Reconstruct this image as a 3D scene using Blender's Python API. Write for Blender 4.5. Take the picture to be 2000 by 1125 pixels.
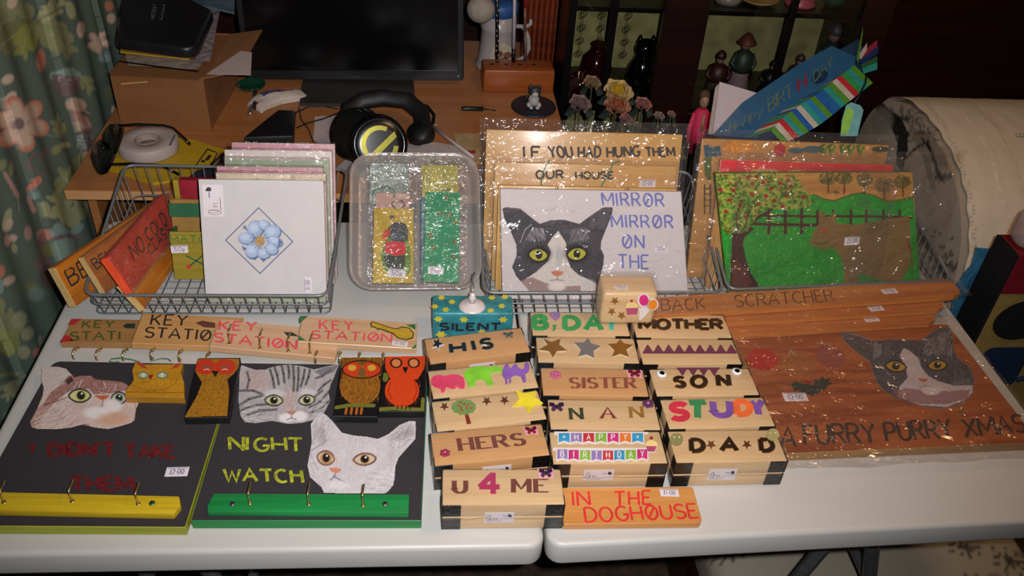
import bpy, bmesh, math, random
import numpy as np
from mathutils import Vector, Matrix
random.seed(7); RNG = np.random.default_rng(11)
for o in list(bpy.data.objects): bpy.data.objects.remove(o)
SC = bpy.context.scene; COL = SC.collection
TZ = 0.74                                   # height of the table top above the floor
# ---------------------------------------------------------------- camera
CX, CY = 1000.0, 562.5
def _cam_setup(dv=(835., -760.), vv=(830., 2800.)):
    f = math.sqrt(-((dv[0]-CX)*(vv[0]-CX)+(dv[1]-CY)*(vv[1]-CY)))
    d = np.array([dv[0]-CX, dv[1]-CY, f]); d /= np.linalg.norm(d)
    u = -np.array([vv[0]-CX, vv[1]-CY, f]); u /= np.linalg.norm(u)
    return f, np.array([np.cross(d, u), d, u])
FL, RW = _cam_setup()
CAMP = np.array([0, 0, 1.0])                # camera 1 m above the table top
cam = bpy.data.cameras.new('camera'); camo = bpy.data.objects.new('camera', cam); COL.objects.link(camo)
cam.sensor_width = 36; cam.lens = FL/2000*36; cam.clip_start = .02; cam.clip_end = 50
r_, u_, b_ = RW[:, 0], -RW[:, 1], -RW[:, 2]
camo.matrix_world = Matrix(((r_[0], u_[0], b_[0], 0), (r_[1], u_[1], b_[1], 0), (r_[2], u_[2], b_[2], 1.0+TZ), (0, 0, 0, 1)))
SC.camera = camo
# ---------------------------------------------------------------- light and exposure
SC.view_settings.view_transform = 'Standard'; SC.view_settings.look = 'None'
SC.view_settings.exposure = 0.0; SC.view_settings.gamma = 1; SC.view_settings.use_curve_mapping = False
W = bpy.data.worlds.new('room_air'); SC.world = W; W.use_nodes = True
W.node_tree.nodes['Background'].inputs[0].default_value = (1, .84, .72, 1)
W.node_tree.nodes['Background'].inputs[1].default_value = 0.06
def lamp(kind, name, loc, energy, color=(1, 1, 1), target=None, **kw):
    l = bpy.data.lights.new(name, kind); l.energy = energy; l.color = color
    for k, v in kw.items(): setattr(l, k, v)
    o = bpy.data.objects.new(name, l); COL.objects.link(o); o.location = loc
    if target is not None:
        o.rotation_euler = (Vector(target)-Vector(loc)).to_track_quat('-Z', 'Y').to_euler()
    return o
FLASHP = (0.05, 0.0, 1.04+TZ)               # the camera's own flash, just beside its lens
lamp('SPOT', 'camera_flash', FLASHP, 103, (1, .985, .99), (0.06, 1.85, TZ), spot_size=math.radians(98), spot_blend=1.0, shadow_soft_size=.012)
lamp('AREA', 'ceiling_lamp', (0.9, 0.9, 2.35), 7.0, (1, .62, .32), (0.9, 1.2, .7), shape='DISK', size=.35)
try: SC.cycles.transparent_max_bounces = 20
except Exception: pass
# ---------------------------------------------------------------- pixel <-> world
def ray(p): return RW @ np.array([p[0]-CX, p[1]-CY, FL])
def at(px, py, z=0.0):
    r = ray((px, py)); t = (z-1.0)/r[2]; return Vector((r[0]*t, r[1]*t, z))
def aty(px, py, Y):
    r = ray((px, py)); t = Y/r[1]; return Vector((r[0]*t, Y, 1+r[2]*t))
def atx(px, py, X):
    r = ray((px, py)); t = X/r[0]; return Vector((X, r[1]*t, 1+r[2]*t))
def projn(P):
    c = (P-CAMP) @ RW
    return c[..., 0]/c[..., 2]*FL+CX, c[..., 1]/c[..., 2]*FL+CY
class Plane:
    """a rectangle standing in the room: origin O, unit axes U (along), V (up the face), N (out of the face)"""
    def __init__(s, O, U, V):
        s.O = Vector(O); s.U = Vector(U).normalized(); V = Vector(V); V = V-s.U*V.dot(s.U); s.V = V.normalized(); s.N = s.U.cross(s.V)
    def uv(s, p):
        r = Vector(ray(p)); o = Vector((0, 0, 1)); t = (s.O-o).dot(s.N)/r.dot(s.N); h = o+r*t-s.O
        return h.dot(s.U), h.dot(s.V)
    def P(s, u, v, n=0): return s.O+s.U*u+s.V*v+s.N*n
    def mat(s):
        return Matrix(((s.U.x, s.V.x, s.N.x, s.O.x), (s.U.y, s.V.y, s.N.y, s.O.y), (s.U.z, s.V.z, s.N.z, s.O.z), (0, 0, 0, 1)))
    def off(s, n): return Plane(s.O+s.N*n, s.U, s.V)
def plane3(a, b, c): return Plane(a, b-a, c-a)
def lean(pl, pr, z0, deg):
    """plane that stands on the line through two pixels at height z0 and leans back by deg"""
    a = at(*pl, z0); b = at(*pr, z0); U = (b-a).normalized(); h = Vector((-U.y, U.x, 0))
    t = math.radians(deg); return Plane(a, U, Vector((0, 0, math.cos(t)))+h*math.sin(t))
# ---------------------------------------------------------------- colours and materials
def lin(c):
    if isinstance(c, str):
        c = c.lstrip('#'); c = [int(c[i:i+2], 16)/255 for i in (0, 2, 4)]
    elif max(c) > 1.001: c = [x/255 for x in c]
    return tuple((x/12.92 if x <= .04045 else ((x+.055)/1.055)**2.4) for x in c[:3])
MATS = {}
def _new(name):
    m = bpy.data.materials.new(name); m.use_nodes = True; nt = m.node_tree
    return m, nt, nt.nodes['Principled BSDF'], nt.nodes.new, nt.links.new
def _coords(nt, scale, rot=(0, 0, 0)):
    tc = nt.nodes.new('ShaderNodeTexCoord'); mp = nt.nodes.new('ShaderNodeMapping')
    mp.inputs['Scale'].default_value = scale; mp.inputs['Rotation'].default_value = rot
    nt.links.new(tc.outputs['Object'], mp.inputs['Vector']); return mp.outputs['Vector']
def plain(name, col, rough=.5, metal=0, var=.12, scale=60, bump=0.0, spec=.5, coat=0, alpha=None):
    if name in MATS: return MATS[name]
    m, nt, b, N, L = _new(name); c = lin(col)
    n = N('ShaderNodeTexNoise'); n.inputs['Scale'].default_value = scale; n.inputs['Detail'].default_value = 5
    L(_coords(nt, (1, 1, 1)), n.inputs['Vector'])
    r = N('ShaderNodeValToRGB'); e = r.color_ramp.elements
    e[0].position = .3; e[1].position = .7
    e[0].color = (*[x*(1-var) for x in c], 1); e[1].color = (*[min(1, x*(1+var)) for x in c], 1)
    L(n.outputs['Fac'], r.inputs['Fac']); L(r.outputs['Color'], b.inputs['Base Color'])
    b.inputs['Roughness'].default_value = rough; b.inputs['Metallic'].default_value = metal
    b.inputs['Specular IOR Level'].default_value = spec; b.inputs['Coat Weight'].default_value = coat
    if bump:
        bp = N('ShaderNodeBump'); bp.inputs['Strength'].default_value = bump; bp.inputs['Distance'].default_value = .001
        L(n.outputs['Fac'], bp.inputs['Height']); L(bp.outputs['Normal'], b.inputs['Normal'])
    if alpha is not None: b.inputs['Alpha'].default_value = alpha
    MATS[name] = m; return m
def wood(name, c1, c2, rough=.42, freq=260, stretch=.035, rot=(0, 0, 0), coat=.15, var=.5, spec=.4):
    """grain running along the local x axis"""
    if name in MATS: return MATS[name]
    m, nt, b, N, L = _new(name)
    v = _coords(nt, (stretch, 1, 1), rot)
    n = N('ShaderNodeTexNoise'); n.inputs['Scale'].default_value = freq; n.inputs['Detail'].default_value = 4; L(v, n.inputs['Vector'])
    n2 = N('ShaderNodeTexNoise'); n2.inputs['Scale'].default_value = freq*.22; n2.inputs['Detail'].default_value = 2; n2.inputs['Distortion'].default_value = .6; L(v, n2.inputs['Vector'])
    mx = N('ShaderNodeMix'); mx.data_type = 'FLOAT'; mx.inputs[0].default_value = var
    L(n.outputs['Fac'], mx.inputs[2]); L(n2.outputs['Fac'], mx.inputs[3])
    r = N('ShaderNodeValToRGB'); e = r.color_ramp.elements; e[0].position = .36; e[1].position = .64
    e[0].color = (*lin(c1), 1); e[1].color = (*lin(c2), 1)
    L(mx.outputs[0], r.inputs['Fac']); L(r.outputs['Color'], b.inputs['Base Color'])
    b.inputs['Roughness'].default_value = rough; b.inputs['Coat Weight'].default_value = coat; b.inputs['Coat Roughness'].default_value = .2
    b.inputs['Specular IOR Level'].default_value = spec
    MATS[name] = m; return m
def vcol(name, rough=.55, spec=.4, grain=.06, gscale=900, coat=0, bump=0):
    """surface colour from the print / paint laid down on the mesh"""
    if name in MATS: return MATS[name]
    m, nt, b, N, L = _new(name)
    a = N('ShaderNodeAttribute'); a.attribute_name = 'Col'
    n = N('ShaderNodeTexNoise'); n.inputs['Scale'].default_value = gscale; n.inputs['Detail'].default_value = 3
    L(_coords(nt, (1, 1, 1)), n.inputs['Vector'])
    r = N('ShaderNodeMapRange'); r.inputs['From Min'].default_value = .3; r.inputs['From Max'].default_value = .7
    r.inputs['To Min'].default_value = 1-grain; r.inputs['To Max'].default_value = 1+grain; L(n.outputs['Fac'], r.inputs['Value'])
    mx = N('ShaderNodeVectorMath'); mx.operation = 'SCALE'; L(a.outputs['Color'], mx.inputs[0]); L(r.outputs['Result'], mx.inputs['Scale'])
    L(mx.outputs['Vector'], b.inputs['Base Color'])
    b.inputs['Roughness'].default_value = rough; b.inputs['Specular IOR Level'].default_value = spec; b.inputs['Coat Weight'].default_value = coat
    if bump:
        bp = N('ShaderNodeBump'); bp.inputs['Strength'].default_value = bump; bp.inputs['Distance'].default_value = .0006
        L(n.outputs['Fac'], bp.inputs['Height']); L(bp.outputs['Normal'], b.inputs['Normal'])
    MATS[name] = m; return m
def film(name, tint=(.93, .90, .88), gloss=.10, rough=.12, bump=.5, scale=60, haze=0.0, dist=.004):
    """clear plastic: what lies behind shows through, its creases catch the light"""
    if name in MATS: return MATS[name]
    m, nt, b, N, L = _new(name); nt.nodes.remove(b)
    out = nt.nodes['Material Output']
    t = N('ShaderNodeBsdfTransparent'); t.inputs[0].default_value = (*tint, 1)
    g = N('ShaderNodeBsdfGlossy'); g.inputs[0].default_value = (1, 1, 1, 1); g.inputs['Roughness'].default_value = rough
    n = N('ShaderNodeTexNoise'); n.inputs['Scale'].default_value = scale; n.inputs['Detail'].default_value = 3; n.inputs['Distortion'].default_value = 1.2
    L(_coords(nt, (1, 1.6, 1)), n.inputs['Vector'])
    bp = N('ShaderNodeBump'); bp.inputs['Strength'].default_value = bump; bp.inputs['Distance'].default_value = dist
    L(n.outputs['Fac'], bp.inputs['Height']); L(bp.outputs['Normal'], g.inputs['Normal'])
    fr = N('ShaderNodeLayerWeight'); fr.inputs['Blend'].default_value = .35; L(bp.outputs['Normal'], fr.inputs['Normal'])
    mr = N('ShaderNodeMapRange'); mr.inputs['To Min'].default_value = gloss; mr.inputs['To Max'].default_value = min(1, gloss*4)
    L(fr.outputs['Fresnel'], mr.inputs['Value'])
    mx = N('ShaderNodeMixShader'); L(mr.outputs['Result'], mx.inputs[0]); L(t.outputs[0], mx.inputs[1]); L(g.outputs[0], mx.inputs[2])
    last = mx
    if haze:
        d = N('ShaderNodeBsdfDiffuse'); d.inputs[0].default_value = (.75, .70, .68, 1)
        m2 = N('ShaderNodeMixShader'); m2.inputs[0].default_value = haze; L(mx.outputs[0], m2.inputs[1]); L(d.outputs[0], m2.inputs[2]); last = m2
    L(last.outputs[0], out.inputs['Surface'])
    MATS[name] = m; return m
# ---------------------------------------------------------------- objects
def tag(o, label=None, cat=None, group=None, kind=None):
    for k, v in (('label', label), ('category', cat), ('group', group), ('kind', kind)):
        if v: o[k] = v
    return o
def thing(name, M, label, cat, group=None):
    o = bpy.data.objects.new(name, None); o.empty_display_size = .02; COL.objects.link(o)
    o.matrix_world = M if isinstance(M, Matrix) else Matrix.Translation(Vector(M))
    return tag(o, label, cat, group)
def link(name, me, mat=None, parent=None, smooth=False, label=None):
    o = bpy.data.objects.new(name, me); COL.objects.link(o)
    if mat is not None and not me.materials: me.materials.append(mat)
    if parent is not None: o.parent = parent
    if smooth: me.polygons.foreach_set('use_smooth', [True]*len(me.polygons))
    if label: o['label'] = label
    return o
class MB:
    """collects simple shapes into one mesh"""
    def __init__(s): s.v = []; s.f = []
    def add(s, vs, fs):
        k = len(s.v); s.v += [tuple(v) for v in vs]; s.f += [tuple(i+k for i in f) for f in fs]; return s
    def box(s, x0, x1, y0, y1, z0, z1):
        return s.add([(x, y, z) for z in (z0, z1) for y in (y0, y1) for x in (x0, x1)],
                     [(0, 2, 3, 1), (4, 5, 7, 6), (0, 1, 5, 4), (2, 6, 7, 3), (0, 4, 6, 2), (1, 3, 7, 5)])
    def prism(s, pts, z0, z1):
        a = sum(pts[i][0]*pts[(i+1) % len(pts)][1]-pts[(i+1) % len(pts)][0]*pts[i][1] for i in range(len(pts)))
        if a < 0: pts = pts[::-1]
        n = len(pts)
        return s.add([(x, y, z0) for x, y in pts]+[(x, y, z1) for x, y in pts],
                     [tuple(range(n))[::-1], tuple(range(n, 2*n))]+[(i, (i+1) % n, n+(i+1) % n, n+i) for i in range(n)])
    def tube(s, pts, r, n=8, closed=False, flat=1.0):
        pts = [Vector(p) for p in pts]; m = len(pts); up = None; rings = []
        rs = r if isinstance(r, (list, tuple)) else [r]*m
        for i, p in enumerate(pts):
            a = pts[(i-1) % m] if (i or closed) else p; b = pts[(i+1) % m] if (i < m-1 or closed) else p
            t = (b-a).normalized() if (b-a).length > 1e-9 else Vector((0, 0, 1))
            if up is None: up = t.orthogonal().normalized()
            up = (up-t*up.dot(t)); up = up.normalized() if up.length > 1e-6 else t.orthogonal().normalized()
            w = t.cross(up)
            rings.append([p+(up*math.cos(q)*flat+w*math.sin(q))*rs[i] for q in [2*math.pi*j/n for j in range(n)]])
        vs = [v for g in rings for v in g]; fs = []
        for i in range(m if closed else m-1):
            i2 = (i+1) % m
            fs += [(i*n+j, i*n+(j+1) % n, i2*n+(j+1) % n, i2*n+j) for j in range(n)]
        if not closed: fs += [tuple(range(n))[::-1], tuple((m-1)*n+j for j in range(n))]
        return s.add(vs, fs)
    def lathe(s, prof, n=24, c=(0, 0, 0), sx=1, sy=1):
        vs = [(c[0]+sx*r*math.cos(2*math.pi*j/n), c[1]+sy*r*math.sin(2*math.pi*j/n), c[2]+z) for r, z in prof for j in range(n)]
        m = len(prof); fs = [(i*n+j, i*n+(j+1) % n, (i+1)*n+(j+1) % n, (i+1)*n+j) for i in range(m-1) for j in range(n)]
        fs += [tuple(range(n))[::-1], tuple((m-1)*n+j for j in range(n))]
        return s.add(vs, fs)
    def ell(s, c, rx, ry, rz, n=14, m=9):
        prof = [(math.sin(math.pi*(i+.02)/(m+.04)), -math.cos(math.pi*(i+.02)/(m+.04))) for i in range(m+1)]
        vs = [(c[0]+rx*r*math.cos(2*math.pi*j/n), c[1]+ry*r*math.sin(2*math.pi*j/n), c[2]+rz*z) for r, z in prof for j in range(n)]
        fs = [(i*n+j, i*n+(j+1) % n, (i+1)*n+(j+1) % n, (i+1)*n+j) for i in range(m) for j in range(n)]+[tuple(range(n))[::-1], tuple(m*n+j for j in range(n))]
        return s.add(vs, fs)
    def xf(s, M):
        s.v = [tuple(M @ Vector(v)) for v in s.v]; return s
    def build(s, name, mat=None, parent=None, smooth=False, label=None, bevel=0, seg=2, autosmooth=False):
        me = bpy.data.meshes.new(name); me.from_pydata(s.v, [], s.f)
        if bevel:
            bm = bmesh.new(); bm.from_mesh(me)
            es = [e for e in bm.edges if len(e.link_faces) == 2 and e.calc_face_angle(0) > .6]
            bmesh.ops.bevel(bm, geom=es, offset=bevel, segments=seg, profile=.5, affect='EDGES', clamp_overlap=True)
            bm.to_mesh(me); bm.free()
        me.validate(); me.update()
        o = link(name, me, mat, parent, smooth, label)
        if autosmooth or (bevel and seg > 1):
            me.polygons.foreach_set('use_smooth', [True]*len(me.polygons))
            try: me.set_sharp_from_angle(angle=math.radians(40))
            except Exception: pass
        return o
def arcpts(cx, cy, rx, ry, a0, a1, n=10): return [(cx+rx*math.cos(math.radians(a0+(a1-a0)*i/n)), cy+ry*math.sin(math.radians(a0+(a1-a0)*i/n))) for i in range(n+1)]
def rrect(x0, x1, y0, y1, r, n=4):
    return arcpts(x1-r, y1-r, r, r, 0, 90, n)+arcpts(x0+r, y1-r, r, r, 90, 180, n)+arcpts(x0+r, y0+r, r, r, 180, 270, n)+arcpts(x1-r, y0+r, r, r, 270, 360, n)
def ellpts(cx, cy, rx, ry, n=20, rot=0):
    c, s = math.cos(math.radians(rot)), math.sin(math.radians(rot))
    return [(cx+rx*math.cos(t)*c-ry*math.sin(t)*s, cy+rx*math.cos(t)*s+ry*math.sin(t)*c) for t in [2*math.pi*i/n for i in range(n)]]
def star(cx, cy, R, r=None, n=5, rot=90):
    r = r or R*.42
    return [(cx+(R if i % 2 == 0 else r)*math.cos(math.radians(rot+180*i/n)), cy+(R if i % 2 == 0 else r)*math.sin(math.radians(rot+180*i/n))) for i in range(2*n)]
# ---------------------------------------------------------------- hand lettering
def _glyphs():
    A = arcpts; G = {}
    G['A'] = (.9, [[(0, 0), (.45, 1), (.9, 0)], [(.16, .36), (.74, .36)]])
    G['B'] = (.72, [[(0, 0), (0, 1)], [(0, 1), (.35, 1)]+A(.35, .77, .3, .23, 90, -90, 8)+[(0, .54)], [(0, .54), (.38, .54)]+A(.38, .27, .34, .27, 90, -90, 8)+[(0, 0)]])
    G['C'] = (.8, [A(.45, .5, .43, .5, 50, 310, 16)])
    G['D'] = (.8, [[(0, 0), (0, 1)], [(0, 1), (.25, 1)]+A(.28, .5, .5, .5, 85, -85, 12)+[(0, 0)]])
    G['E'] = (.65, [[(0, 0), (0, 1)], [(0, 1), (.65, 1)], [(0, .52), (.5, .52)], [(0, 0), (.65, 0)]])
    G['F'] = (.62, [[(0, 0), (0, 1)], [(0, 1), (.62, 1)], [(0, .52), (.48, .52)]])
    G['G'] = (.85, [A(.45, .5, .43, .5, 50, 325, 16)+[(.82, .42), (.5, .42)]])
    G['H'] = (.75, [[(0, 0), (0, 1)], [(.75, 0), (.75, 1)], [(0, .5), (.75, .5)]])
    G['I'] = (.12, [[(.06, 0), (.06, 1)]])
    G['K'] = (.72, [[(0, 0), (0, 1)], [(.68, 1), (0, .42)], [(.22, .6), (.72, 0)]])
    G['L'] = (.6, [[(0, 1), (0, 0), (.6, 0)]])
    G['M'] = (1.0, [[(0, 0), (0, 1)], [(0, 1), (.5, .25), (1, 1)], [(1, 1), (1, 0)]])
    G['N'] = (.8, [[(0, 0), (0, 1)], [(0, 1), (.8, 0)], [(.8, 0), (.8, 1)]])
    G['O'] = (.88, [A(.44, .5, .42, .5, 90, 450, 22)])
    G['0'] = G['O']
    G['Q'] = (.88, [A(.44, .5, .42, .5, 90, 450, 22), [(.5, .25), (.9, -.05)]])
    G['#'] = (.88, [A(.44, .5, .40, .5, 90, 450, 22), [(.2, .15), (.7, .88)]])     # O with a stroke through it
    G['P'] = (.7, [[(0, 0), (0, 1)], [(0, 1), (.38, 1)]+A(.38, .74, .3, .26, 90, -90, 8)+[(0, .48)]])
    G['R'] = (.75, [[(0, 0), (0, 1)], [(0, 1), (.38, 1)]+A(.38, .75, .3, .25, 90, -90, 8)+[(0, .5)], [(.34, .5), (.75, 0)]])
    G['S'] = (.7, [A(.35, .75, .33, .25, 30, 225, 9)+[(.35, .5)]+A(.35, .26, .34, .26, 60, -150, 10)])
    G['T'] = (.8, [[(.4, 0), (.4, 1)], [(0, 1), (.8, 1)]])
    G['U'] = (.78, [[(0, 1), (0, .36)]+A(.38, .36, .38, .36, 180, 360, 10)+[(.76, 1)]])
    G['V'] = (.8, [[(0, 1), (.4, 0), (.8, 1)]])
    G['W'] = (1.15, [[(0, 1), (.3, 0), (.575, .8), (.85, 0), (1.15, 1)]])
    G['X'] = (.8, [[(0, 0), (.8, 1)], [(0, 1), (.8, 0)]])
    G['Y'] = (.8, [[(0, 1), (.4, .5), (.8, 1)], [(.4, .5), (.4, 0)]])
    G['4'] = (.8, [[(.58, 0), (.58, 1)], [(.58, .96), (.02, .32)], [(.0, .32), (.85, .32)]])
    G['1'] = (.3, [[(0, .8), (.2, 1), (.2, 0)]])
    G['2'] = (.65, [A(.33, .72, .3, .28, 170, -40, 8)+[(0, 0), (.65, 0)]])
    G['3'] = (.6, [A(.28, .75, .28, .25, 150, -90, 8)+A(.28, .26, .31, .26, 90, -150, 8)])
    G['5'] = (.65, [[(.6, 1), (.1, 1), (.06, .56)]+A(.3, .32, .32, .3, 110, -140, 9)])
    G['7'] = (.6, [[(0, 1), (.6, 1), (.2, 0)]])
    G['$'] = (.6, [[(.55, .85), (.4, 1), (.25, .9), (.25, .1), (0, 0), (.6, 0)], [(.05, .5), (.45, .5)]])  # pound
    G['-'] = (.4, [[(0, .45), (.4, .45)]])
    G["'"] = (.15, [[(.07, 1.05), (.03, .8)]])
    G[','] = (.2, [[(.12, .1), (.04, -.15)]])
    G['.'] = (.15, [[(.07, 0), (.07, .06)]])
    G['p'] = (.5, [[(0, -.3), (0, .6)], A(.22, .32, .22, .28, 150, -150, 9)])
    G['e'] = (.5, [[(.04, .32), (.46, .34)]+A(.25, .3, .22, .3, 10, 320, 10)])
    G['u'] = (.5, [[(0, .6), (.02, .15), (.25, 0), (.45, .2), (.45, .6)], [(.45, .2), (.47, 0)]])
    G['o'] = (.5, [A(.25, .3, .23, .3, 90, 450, 12)])
    G['s'] = (.4, [[(.38, .52), (.2, .6), (.04, .46), (.36, .18), (.2, 0), (.02, .08)]])
    G['i'] = (.12, [[(.06, 0), (.06, .6)], [(.06, .8), (.06, .86)]])
    G['t'] = (.35, [[(.15, .9), (.15, 0)], [(0, .6), (.33, .6)]])
    G['c'] = (.45, [A(.25, .3, .23, .3, 50, 310, 10)])
    G['a'] = (.5, [A(.23, .3, .22, .3, 90, 450, 12), [(.47, .6), (.47, 0)]])
    G['r'] = (.35, [[(0, 0), (0, .6)], [(0, .4), (.2, .6), (.34, .52)]])
    G['*'] = (.5, [[(.25, .2), (.25, .8)], [(0, .35), (.5, .65)], [(0, .65), (.5, .35)]])
    return G
GL = _glyphs()
def ribbon(mb, pts, w, z0, z1, wf=None, taper=False):
    pts = [Vector((p[0], p[1])) for p in pts]; n = len(pts)
    if n < 2: return
    closed = (pts[0]-pts[-1]).length < 1e-6
    if closed: pts = pts[:-1]; n -= 1
    L = []; R = []
    for i in range(n):
        a = pts[i-1] if (i or closed) else None; b = pts[(i+1) % n] if (i < n-1 or closed) else None
        d1 = (pts[i]-a).normalized() if a is not None else None; d2 = (b-pts[i]).normalized() if b is not None else None
        if d1 is None: d1 = d2
        if d2 is None: d2 = d1
        t = (d1+d2); t = t.normalized() if t.length > 1e-6 else d1
        nn = Vector((-t.y, t.x)); k = 1/max(.5, nn.dot(Vector((-d1.y, d1.x))))
        ww = w*.5*(wf(t) if wf else 1)*min(k, 1.6)
        L.append(pts[i]+nn*ww); R.append(pts[i]-nn*ww)
    m = n
    if z1 is None:
        vs = [(p.x, p.y, z0) for p in L]+[(p.x, p.y, z0) for p in R]
        fs = [(i, m+i, m+(i+1) % m, (i+1) % m) for i in range(m if closed else m-1)]
    else:
        vs = [(p.x, p.y, z1) for p in L]+[(p.x, p.y, z1) for p in R]+[(p.x, p.y, z0) for p in L]+[(p.x, p.y, z0) for p in R]
        fs = []
        for i in range(m if closed else m-1):
            j = (i+1) % m
            fs += [(i, m+i, m+j, j), (2*m+i, i, j, 2*m+j), (m+i, 3*m+i, 3*m+j, m+j)]
        if not closed: fs += [(0, 2*m, 3*m, m), (m-1, 2*m-1, 4*m-1, 3*m-1)]
    mb.add(vs, fs)
def letter(mb, ch, T, w, z0=.0003, z1=None, serif=False, jit=0):
    """draw one glyph; T maps the unit letter box to the surface"""
    for si, st in enumerate(GL[ch][1]):
        j = [(random.uniform(-jit, jit), random.uniform(-jit, jit)) for _ in range(2)]
        n = len(st); pts = [T(x+j[0][0]+(j[1][0]-j[0][0])*i/n, y+j[0][1]) for i, (x, y) in enumerate(st)]
        ex = (Vector(T(1, 0))-Vector(T(0, 0))).normalized()
        wf = (lambda t: .38+.75*abs(t.x*ex.y-t.y*ex.x)) if serif else None
        ribbon(mb, pts, w, z0+si*2e-5, None if z1 is None else z1+si*3e-5, wf)
        if serif and (len(st) <= 3) and st[0] != st[-1]:
            for (x, y) in (st[0], st[-1]):
                if y < .05 or y > .95:
                    ribbon(mb, [T(x-.17, y), T(x+.17, y)], w*.32, z0+si*2e-5+1e-5, None if z1 is None else z1)
def layout(s, gap=.25):
    x = 0; out = []
    for ch in s:
        if ch == ' ': x += .45; continue
        w = GL[ch][0]; out.append((ch, x)); x += w+gap
    return out, x-gap
def lettering(pl, s, p0, p1, ptop, w, parent, mat, name='lettering', z0=.0003, z1=None, serif=False, jit=.02, each=None, gap=.25, base_n=0, label=None):
    """letters written on a plane: baseline from pixel p0 to p1, ptop above the first letter"""
    a = Vector(pl.uv(p0)); b = Vector(pl.uv(p1)); c = Vector(pl.uv(ptop))
    lay, tot = layout(s, gap); ex = (b-a)/tot; ey = c-a
    def mk(x0): return lambda x, y: tuple(a+ex*(x+x0)+ey*y)
    if each is None:
        mb = MB()
        for ch, x in lay: letter(mb, ch, mk(x), w, base_n+z0, None if z1 is None else base_n+z1, serif, jit)
        return mb.build(name, mat, parent, label=label)
    for k, (ch, x) in enumerate(lay):
        mb = MB(); letter(mb, ch, mk(x), w, base_n+z0+k*1e-5, None if z1 is None else base_n+z1, serif, jit)
        m = mat[k % len(mat)] if isinstance(mat, (list, tuple)) else mat
        mb.build(each, m, parent)
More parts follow.
